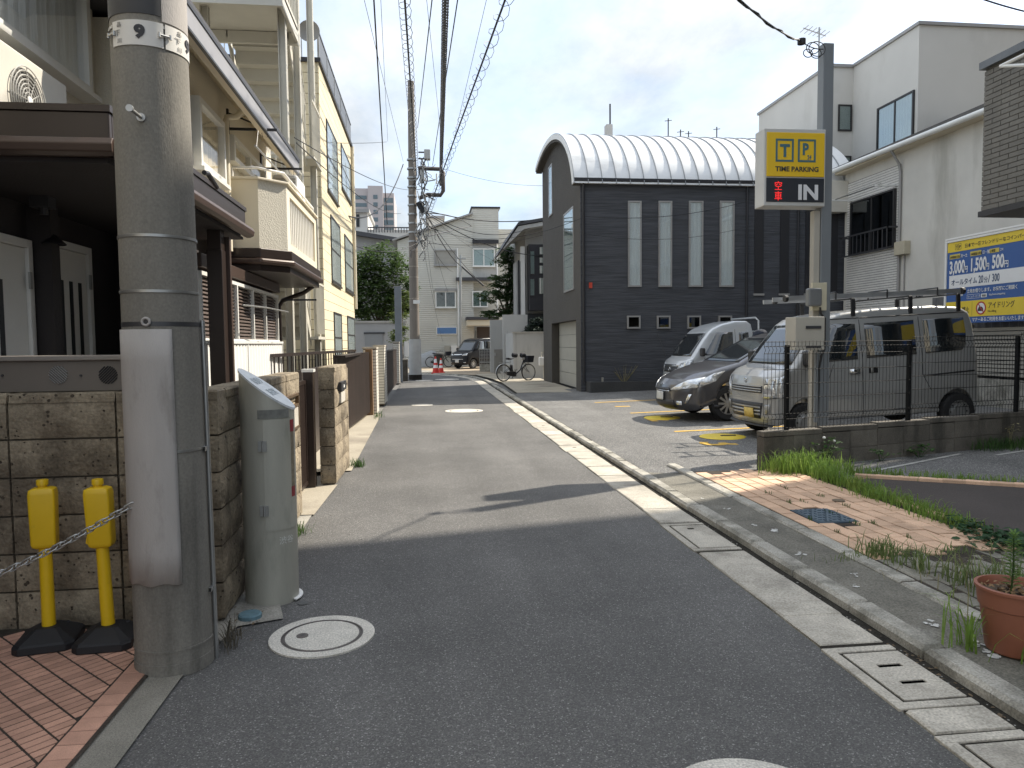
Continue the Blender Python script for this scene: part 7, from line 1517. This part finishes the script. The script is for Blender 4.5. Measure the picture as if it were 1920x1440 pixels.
t = thing('waste_bin', 'dark bin behind the traffic cones', 'bin', (.9, 39, 0)); q = AG(823, 690, .04); MB().lathe([(0, 0), (.26, 0), (.30, .75), (.32, .75), (.32, .82), (0, .84)], (q.x, q.y, .04), 16).build('bin_body', BLK, t); MB().lathe([(.30, .84), (.05, .9), (0, .9)], (q.x, q.y, .04), 16).build('bin_lid', BLK, t)
t = thing('lamp_post', 'slender steel pole with a bracket before the beige house', 'pole', (2.2, 44, 0)); q0 = AY(862, 640, 44.5); q1 = AY(864, 478, 44.5); MB().tube([(q0.x, 44.5, 0), (q1.x, 44.5, q1.z)], [.1, .07], 12).build('shaft', STEEL, t, smooth=50); MB().box(q1.x - .3, q1.x + .3, 44.4, 44.6, q1.z - .25, q1.z - .18).build('bracket', STEEL, t); MB().cyl(tuple(AY(866, 500, 44.5)), tuple(AY(907, 536, 44.5)), .06, n=8).build('guy_guard', STEEL_D, t)
t = thing('square_post', 'grey square steel post at the lane corner before the far tree', 'post', (-1.1, 27, 0)); q0 = AY(742, 690, 29); q1 = AY(752, 537, 29); MB().box(q0.x, q1.x, 29, 29.2, 0, q1.z).build('shaft', M('post_grey', (.20, .22, .24), .5, .2), t, bevel=.01); MB().box(q0.x - .01, q1.x + .01, 28.99, 29.21, q1.z, q1.z + .02).build('cap', STEEL, t)
t = thing('corner_block_wall', 'low stained block wall at the foot of the far utility pole', 'wall', (-1, 29.5, 0)); MB().box(-1.35, -.75, 29.2, 29.5, 0, .85).build('wall', STB, t); MB().box(-1.38, -.72, 29.17, 29.53, .85, .90).build('cap', CONC_KERB, t); boxY(t, 'gate_box', 758, 640, 766, 668, 29.1, 29.2, WHITE_P)

# ================================================================ far utility pole with gear and cables
YP = 30.4; p2 = thing('utility_pole', 'slim tall utility pole with transformer boxes and tangled cables at the bend', 'utility pole', (-.42, YP, 0))
P2X = AY(778, 650, YP).x
POLE2 = M('pole_brown', (.20, .175, .15), .9, var=.15, scale=1.5, stretch=(2, 2, .5))
MB().tube([(P2X, YP, 0), (P2X - .0, YP, 5), (P2X + .02, YP, AY(779, 153, YP).z)], [.21, .185, .125], 18).build('shaft', POLE2, p2, smooth=60)
MB().tube([(P2X, YP, 0), (P2X, YP, AY(778, 636, YP).z)], [.26, .255], 18).build('base_sleeve', M('sleeve_grey', (.40, .40, .39), .8, var=.12), p2, smooth=60); MB().tube([(P2X, YP, 0), (P2X, YP, .22)], [.27, .268], 18).build('dark_foot', GRIT, p2, smooth=60)
for py_ in range(300, 470, 17): z = AY(778, py_, YP).z; MB().lathe([(.15, -.03), (.20, -.03), (.20, .03), (.15, .03)], (P2X, YP, z), 14).build('clamp_band', STEEL, p2)
for py_ in (560, 580, 600, 520, 500): z = AY(778, py_, YP).z; MB().lathe([(.17, -.012), (.195, -.012), (.195, .012), (.17, .012)], (P2X, YP, z), 14).build('clamp_band', CONC, p2)
A = AY(775, 566, YP); MB().box(A.x - .0, A.x + .28, YP - .24, YP - .2, A.z - .09, A.z + .06).build('number_tag', WHITE_P, p2)
def gear(name, l, t_, r, b, mat=None, dy=.3): A, B = AY(l, t_, YP - .1), AY(r, b, YP - .1); return MB().box(A.x, B.x, YP - .1 - dy / 2, YP - .1 + dy / 2, B.z, A.z).build(name, mat or M('gear_grey', (.42, .42, .40), .5, .1, var=.08), p2, bevel=.03)
gear('transformer_box', 795, 281, 807, 300); gear('junction_box', 787, 318, 796, 343); gear('bracket_arm', 784, 284, 797, 287, STEEL_D, .08); gear('bracket_arm', 784, 296, 797, 299, STEEL_D, .08)
def py3(*pts, y=YP - .2): return [tuple(AY(a, b, y)) for a, b in pts]
MB().tube(py3((785, 315), (800, 316), (824, 317), (831, 323), (831, 358), (826, 366), (802, 365), (785, 372)), .085, 8).build('cable_frame', M('frame_brown', (.09, .075, .068), .6, .1), p2, smooth=50)
gear('insulator', 817, 325, 820, 345, WHITE_P, .1); gear('splice_case', 786, 380, 796, 400, CABLE, .2)
MB().tube(py3((785, 379), (795, 400)), .13, 8).build('splice_case', CABLE, p2, smooth=50)
rc = random.Random(5)
for k in range(46):                               # hanging jumpers and loops on the pole
    x0, y0 = rc.uniform(782, 800), rc.uniform(290, 440); x1, y1 = x0 + rc.uniform(-16, 26), y0 + rc.uniform(8, 60); sag = rc.uniform(4, 18); yy = YP - rc.uniform(.15, .45)
    pts = []
    for i in range(9): f_ = i / 8; pts.append(tuple(AY(x0 + (x1 - x0) * f_ + 5 * math.sin(f_ * 6 + k), y0 + (y1 - y0) * f_ + sag * math.sin(math.pi * f_), yy)))
    MB().tube(pts, rc.choice((.012, .018, .025)), 5).build('jumper_cable', rc.choice((CABLE, CABLE_G, M('pale_cable', (.36, .36, .35), .6))), p2, smooth=60)
# overhead cables; each from the far pole towards the camera and beyond the frame top
def cable(pts3, r, label, name='overhead_cable', mat=CABLE, sag=0.0, n=14, group='overhead cables'):
    a, b = V(pts3[0]), V(pts3[1]); t = thing(name, label, 'cable', tuple(a), group=group); pts = [tuple(a.lerp(b, i / n) - V((0, 0, sag * 4 * (i / n) * (1 - i / n)))) for i in range(n + 1)]
    MB().tube(pts, r * .66, 6).build('strand', mat, t, smooth=60); return t, pts
def coil(t, pts, r_, pitch, rad, y_stop=30):
    tot = 0; m = MB(); prev = V(pts[0]); path = [V(p) for p in pts]; out = []; L = 0; ph = 0
    for a, b in zip(path, path[1:]):
        n_ = max(2, int((b - a).length / (pitch / 8)))
        for i in range(n_): q = a.lerp(b, i / n_); ph += 6.283 * ((b - a).length / n_) / pitch; out.append((q.x + rad * math.cos(ph), q.y, q.z - rad * .6 + rad * math.sin(ph)))
    MB().tube(out, r_, 4).build('spiral_wrap', CABLE_G, t, smooth=60)
def near(px, y): return AY(px, 0, y)              # where the cable leaves the frame at the top
def ext(a, b, f=1.7): return b + (b - a) * (f - 1)
def run(px0, py0, px1, py1, y1, r, label, y0=YP - .2, f=1.6, sag=0, mat=CABLE, name='overhead_cable'):
    a, b = AY(px0, py0, y0), AY(px1, py1, y1); b = ext(a, b, f); return cable((a, b), r, label, name, mat, sag)
t, p = run(826, 345, 835, 0, 11.5, .042, 'thick dark armoured cable hanging straight down to the pole frame', name='armoured_cable'); coil(t, p, .012, .12, .05)
t, p = run(802, 398, 947, 0, 12.5, .028, 'cable with wide coiled wrap rising to the upper right', sag=.0); coil(t, p, .006, .55, .12)
t, p = run(781, 330, 759, 0, 12, .030, 'cable with coiled wrap just left of the far pole', sag=.0); coil(t, p, .006, .5, .10)
run(726, 420, 701, 0, 13, .024, 'leftmost heavy cable crossing in front of the office tower', y0=28)
t = None
run(783, 240, 810, 0, 13, .018, 'twisted cable leaving the far pole just right of its top'); run(811, 310, 858, 0, 13, .018, 'twisted cable to the right of the armoured cable')
for a in ((756, 303, 683, 0, 'thin wire ending at the slanted service cable'), (727, 265, 714, 0, 'thin wire ending at the small clamp left of the pole'), (835, 330, 912, 0, 'thin wire right of the armoured cable'), (832, 305, 800, 0, 'thin wire crossing behind the armoured cable'), (776, 330, 747, 0, 'thin wire beside the left coiled cable')): run(a[0], a[1], a[2], a[3], 14, .008, a[4])
def lat(p0, y0, p1, y1, r, label, sag=.15, mat=CABLE): return cable((AY(*p0, y0), AY(*p1, y1)), r, label, 'service_cable', mat, sag, 16, 'service cables')
lat((756, 308), YP, (632, 395), 18.5, .03, 'thick curved service cable from the pole to the yellow block', .9); lat((552, 258), 10, (777, 356), YP, .012, 'thin service wire from the cream house eave to the pole', .2); lat((556, 268), 10, (752, 400), 32, .012, 'lower thin service wire from the cream house eave', .3); lat((630, 268), 16, (725, 266), 26, .010, 'short level wire from the yellow block to a clamp', .02)
lat((800, 395), YP, (1028, 408), 33, .03, 'long cable from the pole to the white house', .3); lat((802, 398), YP, (1026, 412), 33, .02, 'second long cable just below it towards the white house', .8); lat((800, 400), YP, (1030, 480), 33, .028, 'sloping cable with ties to the white house bay', .45); lat((802, 400), YP, (884, 424), 45, .035, 'cable to the beige house gable', -.2); lat((796, 444), YP, (884, 424), 45, .04, 'straight dark cable rising to the beige house', 0)
lat((800, 402), YP, (866, 500), 44, .035, 'dark cable falling to the slender steel pole', .3); lat((800, 404), YP, (920, 545), 45, .02, 'thin cable falling behind the maple tree', .3); lat((790, 450), YP, (668, 462), 22, .018, 'slack wire from the pole towards the yellow block', .3); lat((795, 455), YP, (1020, 440), 32, .014, 'thin level wire to the white house eave', .25); lat((798, 440), YP, (850, 510), 44, .016, 'thin wire falling to the shuttered window', .3); lat((785, 455), YP, (770, 470), 29, .03, 'short thick wire at the pole', .1); lat((1028, 348), 34, (835, 317), YP, .012, 'thin wire crossing the sky to the barrel roof', .2); lat((795, 420), YP, (1088, 410), 20.4, .012, 'thin wire along the charcoal wall top', .6)
for k, (a, b, c_, d_, lb) in enumerate(((800, 405, 845, 560, 'fine wire falling steeply past the beige house windows'), (798, 430, 815, 560, 'fine wire falling close to the far pole'), (802, 402, 965, 505, 'fine wire to the maple tree side'), (800, 408, 940, 470, 'fine wire across the stair tower'), (792, 452, 830, 640, 'fine wire to the blue panel'), (800, 450, 900, 455, 'fine level wire across the beige wall'))): lat((a, b), YP, (c_, d_), 44.5, .010, lb, .3)
lat((1091, 405), 20.3, (1420, 372), 20.3, .012, 'thin wire in front of the charcoal wall windows', .25); lat((1092, 437), 20.3, (1420, 420), 20.3, .008, 'lower thin wire in front of the charcoal wall', .3)
t, p = cable((AY(1500, 77, 8.7), AY(1375, -12, 6.2)), .014, 'double cable from the parking sign pole to the upper left', 'service_cable', CABLE, .05, 14, 'service cables'); MB().tube([(a + .02 * math.sin(i * 1.3), b, c_ + .018 * math.cos(i * 1.3)) for i, (a, b, c_) in enumerate(p)], .007, 5).build('wrapped_strand', CABLE, t, smooth=60); A = AY(1503, 78, 8.7); MB().lathe([(.02, -.04), (.05, -.03), (.05, .03), (.02, .04)], A, 12).build('splice', CABLE, t)
lat((1503, 78), 8.7, (1545, 92), 8.72, .010, 'short tail wire at the parking sign pole top', .03); lat((1830, -6), 6.5, (1990, 35), 6.5, .012, 'wire crossing the upper right corner of the view', .02)

# ================================================================ trees
def tree(name, label, base, trunk_h, crown, nleaf, leaf, mat, seed, group='trees', lean=(0, 0)):
    """crown: list of (dx, dy, z, rx, ry, rz) lobes"""
    r_ = random.Random(seed); t = thing(name, label, 'tree', base, group=group); bx_, by_, bz_ = base
    br = MB(); br.tube([(bx_, by_, bz_), (bx_ + lean[0] * .5, by_, bz_ + trunk_h * .5), (bx_ + lean[0], by_ + lean[1], bz_ + trunk_h)], [.16, .12, .08], 9)
    for (dx, dy, z, rx, ry, rz) in crown: br.tube([(bx_ + lean[0] * .8, by_, bz_ + trunk_h * .8), (bx_ + dx * .5, by_ + dy * .5, bz_ + (trunk_h + z) * .5), (bx_ + dx, by_ + dy, bz_ + z)], [.06, .04, .015], 6)
    br.build('trunk', BARK, t, smooth=60); m = MB(); vs = []; fs = []; tot = sum(c[3] * c[4] * c[5] for c in crown)
    for (dx, dy, z, rx, ry, rz) in crown:
        nl = int(nleaf * rx * ry * rz / tot); nc = max(5, nl // 26); cl = []
        while len(cl) < nc:
            p = V((r_.uniform(-1, 1), r_.uniform(-1, 1), r_.uniform(-1, 1)))
            if .35 < p.length < 1: cl.append(p)
        for i in range(nl):
            c = cl[i % nc]; p = c + V((r_.gauss(0, .13), r_.gauss(0, .13), r_.gauss(0, .08))); q = V((bx_ + dx + p.x * rx, by_ + dy + p.y * ry, bz_ + z + p.z * rz))
            a = r_.uniform(0, 6.28); d = V((math.cos(a), math.sin(a), r_.uniform(-.6, .3))).normalized(); s_ = d.cross(V((r_.uniform(-.5, .5), r_.uniform(-.5, .5), 1))).normalized(); L = leaf * r_.uniform(.6, 1.3); W_ = L * .45; k = len(vs)
            vs += [tuple(q), tuple(q + d * L * .5 + s_ * W_ * .5 + V((0, 0, L * .06))), tuple(q + d * L), tuple(q + d * L * .5 - s_ * W_ * .5 + V((0, 0, L * .06)))]; fs.append((k, k + 1, k + 2, k + 3))
    o = m.add(vs, fs).build('crown', mat, t, recalc=False); return t
q = AY(712, 612, 41); tree('leafy_tree', 'dense green tree behind the grey yard wall', (q.x, 41, 0), 3.0, [(-.9, 0, 5.6, 1.3, 1.3, 1.2), (.1, .2, 6.3, 1.2, 1.2, 1.0), (.9, -.2, 5.0, 1.1, 1.2, 1.3), (-.6, -.3, 4.0, 1.4, 1.2, 1.2), (.6, .1, 3.6, 1.3, 1.2, 1.2), (1.5, 0, 4.1, .7, .9, 1.2), (-1.5, .2, 4.6, 1.0, 1.0, 1.5), (-1.3, 0, 3.0, 1.2, 1.0, .9)], 15000, .24, LEAF, 1, 'trees at the bend')
q = AY(755, 640, 33); tree('sparse_shrub', 'sparse yellow green shrub growing behind the square grey post', (q.x - .1, 33, 0), 2.2, [(0, 0, 2.6, .5, .5, .7), (.2, 0, 3.6, .45, .5, .6), (-.1, .1, 1.8, .5, .5, .6)], 1600, .16, leafmat('leaf_pale', (.12, .16, .04), (.18, .22, .07)), 2, 'trees at the bend')
q = AY(938, 610, 38.5); tree('maple_tree', 'layered dark green maple tree overhanging the white garden wall', (q.x + .35, 38.5, 0), 3.6, [(.3, 0, 6.0, .9, .9, .7), (.9, .1, 5.2, .9, 1, .8), (0, -.2, 4.8, 1.0, 1, .45), (-.7, 0, 4.0, .85, .9, .35), (.5, -.2, 4.1, 1.0, 1, .45), (-.3, 0, 3.2, .9, .9, .35), (1.0, 0, 3.4, 1.0, 1, .5), (-.9, -.1, 3.0, .5, .7, .25)], 12000, .20, LEAF2, 3, 'trees at the bend')
q = AY(1008, 605, 31.5); tree('hedge_shrub', 'dark evergreen shrub filling the gap above the low garden wall', (q.x, 31.2, 0), 1.6, [(0, 0, 2.2, .42, .5, .45), (.45, .3, 2.1, .5, .6, .5), (-.1, .5, 1.9, .45, .5, .5)], 4000, .14, M('dark_leaf', (.012, .028, .016), .7, var=.4, scale=4), 4, 'trees at the bend')
t = thing('dry_shrub', 'small bare shrub at the foot of the charcoal wall', 'shrub', (5.6, 20.38, .2)); r_ = random.Random(4)
for k in range(22): a, h = r_.uniform(0, 6.28), r_.uniform(.25, .6); MB().tube([(5.7, 20.38, .27), (5.7 + .25 * math.cos(a) * h * 2, 20.38 + .1 * math.sin(a), .27 + h * .6), (5.7 + .5 * math.cos(a) * h * 1.6, 20.38 + .15 * math.sin(a), .27 + h)], [.006, .005, .003], 4).build('twig', DRYG, t)
# ================================================================ plants
def grass(name, label, spots, mat, seed, cat='grass', blade=.007, kind='stuff', curl=1.0):
    """spots: (x, y, sx, sy, n, h, z)"""
    r_ = random.Random(seed); vs = []; fs = []
    for (x, y, sx, sy, n, h, z) in spots:
        for i in range(n):
            px, py = x + r_.gauss(0, sx), y + r_.gauss(0, sy); a = r_.uniform(0, 6.28); hh = h * r_.uniform(.45, 1.25); bend = hh * r_.uniform(.15, .75) * curl; d = V((math.cos(a), math.sin(a), 0)); s_ = V((-d.y, d.x, 0)) * blade * r_.uniform(.6, 1.3); b = V((px, py, z)); k = len(vs)
            p1 = b + d * bend * .18 + V((0, 0, hh * .45)); p2 = b + d * bend * .55 + V((0, 0, hh * .82)); p3 = b + d * bend * 1.1 + V((0, 0, hh * r_.uniform(.75, 1.0)))
            vs += [tuple(b - s_ * .5), tuple(b + s_ * .5), tuple(p1 + s_ * .5), tuple(p1 - s_ * .5), tuple(p2 + s_ * .35), tuple(p2 - s_ * .35), tuple(p3)]; fs += [(k, k + 1, k + 2, k + 3), (k + 3, k + 2, k + 4, k + 5), (k + 5, k + 4, k + 6)]
    return tag(MB().add(vs, fs).build(name, mat, None, recalc=False), label, cat, None, kind)
def leaves(spots, r_, leaf, tilt=.5):
    vs = []; fs = []
    for (x, y, sx, sy, n, h, z) in spots:
        for i in range(n):
            q = V((x + r_.gauss(0, sx), y + r_.gauss(0, sy), z + r_.uniform(.2, 1) * h)); a = r_.uniform(0, 6.28); d = V((math.cos(a), math.sin(a), r_.uniform(-tilt, tilt))).normalized(); s_ = d.cross(V((r_.uniform(-.3, .3), r_.uniform(-.3, .3), 1))).normalized(); L = leaf * r_.uniform(.6, 1.3); W_ = L * .62; k = len(vs); up = V((0, 0, L * .08))
            vs += [tuple(q), tuple(q + d * L * .3 + s_ * W_ * .5 + up), tuple(q + d * L * .7 + s_ * W_ * .4 + up), tuple(q + d * L), tuple(q + d * L * .7 - s_ * W_ * .4 + up), tuple(q + d * L * .3 - s_ * W_ * .5 + up)]; fs += [(k, k + 1, k + 2, k + 3), (k, k + 3, k + 4, k + 5)]
    return vs, fs
H5 = .05
strip = [(4.10 - .004 * i + .03 * math.sin(i * 1.7), 7.35 - i * .21, .07, .12, 150, .16 - .006 * i, H5) for i in range(12)]
grass('grass', 'tall bright grass strip between the orange pavers and the brown driveway', [(4.05, 7.38, .16, .10, 420, .24, H5), (3.85, 7.35, .12, .10, 300, .22, H5), (4.35, 7.25, .15, .10, 220, .17, H5)] + strip, GRASSM, 1)
grass('grass', 'short grass growing along the orange edging bricks of the side lot', [(4.6 + .24 * i, 7.12 - .175 * i, .12, .07, 130, .09, hr(4.6)) for i in range(13)], GRASSM, 2)
grass('grass', 'weedy grass at the foot of the low wall on the far right', [(6.9 + .22 * i, 8.15 + .03 * i, .14, .09, 120, .15, hr(7)) for i in range(7)], WEEDM, 3)
grass('wild_grass', 'wispy long grass between the stone edging and the grey pavers', [(2.93 + .03 * i, 4.36 - .11 * i, .045, .05, 26, .17, H5) for i in range(11)] + [(3.05, 3.35, .07, .07, 130, .30, H5), (2.95, 4.42, .06, .04, 90, .12, H5), (3.2, 3.6, .1, .1, 40, .25, H5), (2.75, 2.95, .05, .08, 60, .16, H5), (3.0, 4.38, .25, .03, 110, .06, H5), (3.4, 4.38, .2, .03, 80, .07, H5)], leafmat('pale_grass', (.15, .20, .07), (.24, .26, .12)), 4, blade=.006, curl=1.3)
grass('dry_grass', 'dry straw coloured grass blades around the flower pot', [(3.05, 3.3, .12, .12, 60, .22, H5), (3.3, 3.9, .2, .2, 60, .14, H5), (2.85, 2.8, .05, .1, 30, .16, H5)], DRYG, 5, blade=.005, curl=1.5)
r_ = random.Random(9)
vs, fs = leaves([(4.02, 4.85, .07, .14, 200, .07, H5), (4.0, 4.5, .10, .10, 260, .09, H5), (4.1, 4.3, .16, .10, 260, .10, H5), (4.35, 4.2, .16, .10, 200, .1, H5)], r_, .05)
tag(MB().add(vs, fs).build('ground_cover', IVY, None, recalc=False), 'low dark green leafy ground cover at the end of the orange pavers', 'ground cover', None, 'stuff')
vs, fs = leaves([(2.50, 2.42, .04, .10, 90, .06, .055), (2.48, 2.15, .04, .1, 80, .06, .055)], r_, .035)
tag(MB().add(vs, fs).build('weeds', WEEDM, None, recalc=False), 'small weeds on the footway in the lower right corner', 'weeds', None, 'stuff')
def leafy(label, x, y, z, n, h, sp, leaf, seed, mat=WEEDM):
    t = thing('leafy_weed', label, 'weed', (x, y, z), group='weeds at the low wall'); q_ = random.Random(seed); m = MB(); vs = []; fs = []
    for i in range(n):
        a = q_.uniform(0, 6.28); tip = V((x + sp * math.cos(a) * q_.uniform(.3, 1), y + sp * .6 * math.sin(a) * q_.uniform(.3, 1) - .03, z + h * q_.uniform(.5, 1))); m.tube([(x, y, z), tuple(V((x, y, z)).lerp(tip, .5) + V((0, 0, h * .1))), tuple(tip)], [.004, .003, .002], 4)
        v2, f2 = leaves([(tip.x, tip.y, .035, .035, 7, .06, tip.z - .04)], q_, leaf); k = len(vs); vs += v2; fs += [tuple(j + k for j in f) for f in f2]
    m.build('stems', mat, t, smooth=60); MB().add(vs, fs).build('leaves', mat, t, recalc=False); return t
def lwp(d, o=.16): q = LA + lu * d + ln_ * o; return q.x, q.y
x, y = lwp(.75); leafy('leafy weed with white flower heads in the grass by the wall end', x, y, H5, 10, .34, .18, .055, 1)
x, y = lwp(1.55); leafy('small leafy weed against the low wall left of the line', x, y, H5, 5, .20, .10, .05, 2); x, y = lwp(2.15); leafy('wide leafy weed at the low wall beside the white line', x, y, H5, 8, .22, .22, .06, 3); x, y = lwp(3.6); leafy('thin brown weed climbing the low wall', x, y, hr(7), 4, .34, .05, .04, 4, DRYG)
m = MB(); x, y = lwp(.72)
t = thing('white_flower', 'two white clover like flower heads by the wall end', 'flower', (x, y, .3))
for dx, dz in ((-.02, .40), (.10, .36)): MB().cyl((x + dx * .5, y - .05, .1), (x + dx, y - .06, dz), .0025, n=4).build('stalk', WEEDM, t); MB().lathe([(.0, -.014), (.018, 0), (.014, .014), (0, .018)], (x + dx, y - .06, dz), 10).build('flower_head', WHITE_P, t)
# ---- flower pot with a tall weed
PC = AG(1902, 1218, .06); fx_, fy_ = PC.x, PC.y
fp = thing('flower_pot', 'brown plastic flower pot with dry leaves in the lower right', 'flower pot', (fx_, fy_, .06))
TERR = M('terracotta', (.26, .095, .055), .55, var=.1, scale=5, stain=((.19, .075, .05), 7, .6, (1, 1, 1)))
MB().lathe([(0, 0), (.112, 0), (.118, .01), (.142, .205), (.150, .21), (.158, .285), (.166, .288), (.166, .300), (.152, .302), (.146, .285), (.135, .20)], (fx_, fy_, .06), 40).build('pot', TERR, fp, smooth=40)
MB().lathe([(0, .262), (.06, .268), (.145, .262)], (fx_, fy_, .06), 24).build('soil', M('soil', (.09, .065, .045), .95, var=.4, scale=30, bump=.012, bscale=60), fp)
q_ = random.Random(3); vs, fs = leaves([(fx_, fy_, .06, .06, 130, .025, .325)], q_, .026, .9); MB().add(vs, fs).build('dry_leaves', M('dead_leaf', (.24, .15, .075), .9, var=.35, scale=25), fp, recalc=False)
tw_ = thing('tall_weed', 'tall pale green weed with narrow leaves growing in the flower pot', 'weed', (fx_ - .02, fy_, .33)); m = MB(); wx, wy = fx_ - .035, fy_ - .01; m.tube([(wx, wy, .32), (wx + .01, wy, .45), (wx + .005, wy, .60)], [.005, .004, .003], 5).build('stem', WEEDM, tw_, smooth=60)
vs, fs = [], []
for i in range(110):
    f_ = i / 110; z = .36 + .25 * f_ ** .8; a = i * 2.4; L = (.05 if f_ < .7 else .042) * q_.uniform(.7, 1.2); d = V((math.cos(a), math.sin(a), .35 if f_ < .85 else .9)).normalized(); s_ = V((-d.y, d.x, 0)).normalized() * .006; q = V((wx + .006, wy, z)); k = len(vs); vs += [tuple(q), tuple(q + d * L * .5 + s_), tuple(q + d * L + V((0, 0, -.008))), tuple(q + d * L * .5 - s_)]; fs.append((k, k + 1, k + 2, k + 3))
MB().add(vs, fs).build('leaves', leafmat('weed_pale', (.13, .22, .06), (.18, .27, .09)), tw_, recalc=False)
grass('grass', 'grass blades growing around the foot of the flower pot', [(fx_ - .02, fy_ - .20, .05, .04, 26, .16, H5), (fx_ + .1, fy_ - .2, .05, .04, 24, .17, H5), (fx_ - .19, fy_ + .08, .04, .05, 34, .24, H5)], GRASSM, 15, blade=.008, curl=1.2)
# ---- tufts on the left
grass('grass', 'small weed tufts at the foot of the tan block walls', [(-1.03, 5.80, .03, .05, 70, .09, 0), (-.87, 8.95, .06, .06, 110, .10, 0), (-1.0, 14.9, .05, .3, 60, .12, 0)], WEEDM, 6)
grass('dry_grass', 'dry twigs and grass beside the foot of the concrete pole', [(-1.02, 3.72, .03, .04, 34, .13, 0), (-.98, 3.62, .02, .03, 18, .10, 0)], M('dry_twig', (.10, .085, .06), .9, var=.3), 7, blade=.005, curl=1.4)
q_ = random.Random(12); vs, fs = leaves([(2.245, 2.85, .012, .25, 26, .010, .0), (2.24, 3.1, .012, .2, 14, .010, 0), (-1.0, 3.95, .05, .12, 20, .01, .012), (2.3, 5.2, .02, .2, 20, .01, .0)], q_, .02, .3)
tag(MB().add(vs, fs).build('leaf_litter', M('litter_leaf', (.12, .085, .05), .9, var=.4, scale=30), None, recalc=False), 'dry leaf litter caught along the gutter joint', 'leaf litter', None, 'stuff')
peb = MB()
for i in range(170):
    x, y = (q_.uniform(-1, 1.85), q_.uniform(2, 8)) if i < 60 else (q_.uniform(2.21, 2.26), q_.uniform(2, 7)) if i < 130 else (q_.uniform(-1.0, -.8), q_.uniform(3.8, 6)); s_ = q_.uniform(.003, .008); peb.lathe([(0, -s_ * .3), (s_, 0), (s_ * .6, s_ * .6), (0, s_ * .8)], (x, y, .001), 6)
tag(peb.build('grit', M('grit_stone', (.25, .24, .22), .9, var=.3, scale=30), None, recalc=False), 'loose grit and tiny stones on the lane and gutter', 'grit', None, 'stuff')
grass('grass', 'small tufts in the joints of the orange pavers', [(3.02 + .137 * (i % 5), 4.55 + .2 * (i * 7 % 11), .01, .03, 14, .035, .065) for i in range(14)], WEEDM, 21, blade=.005)
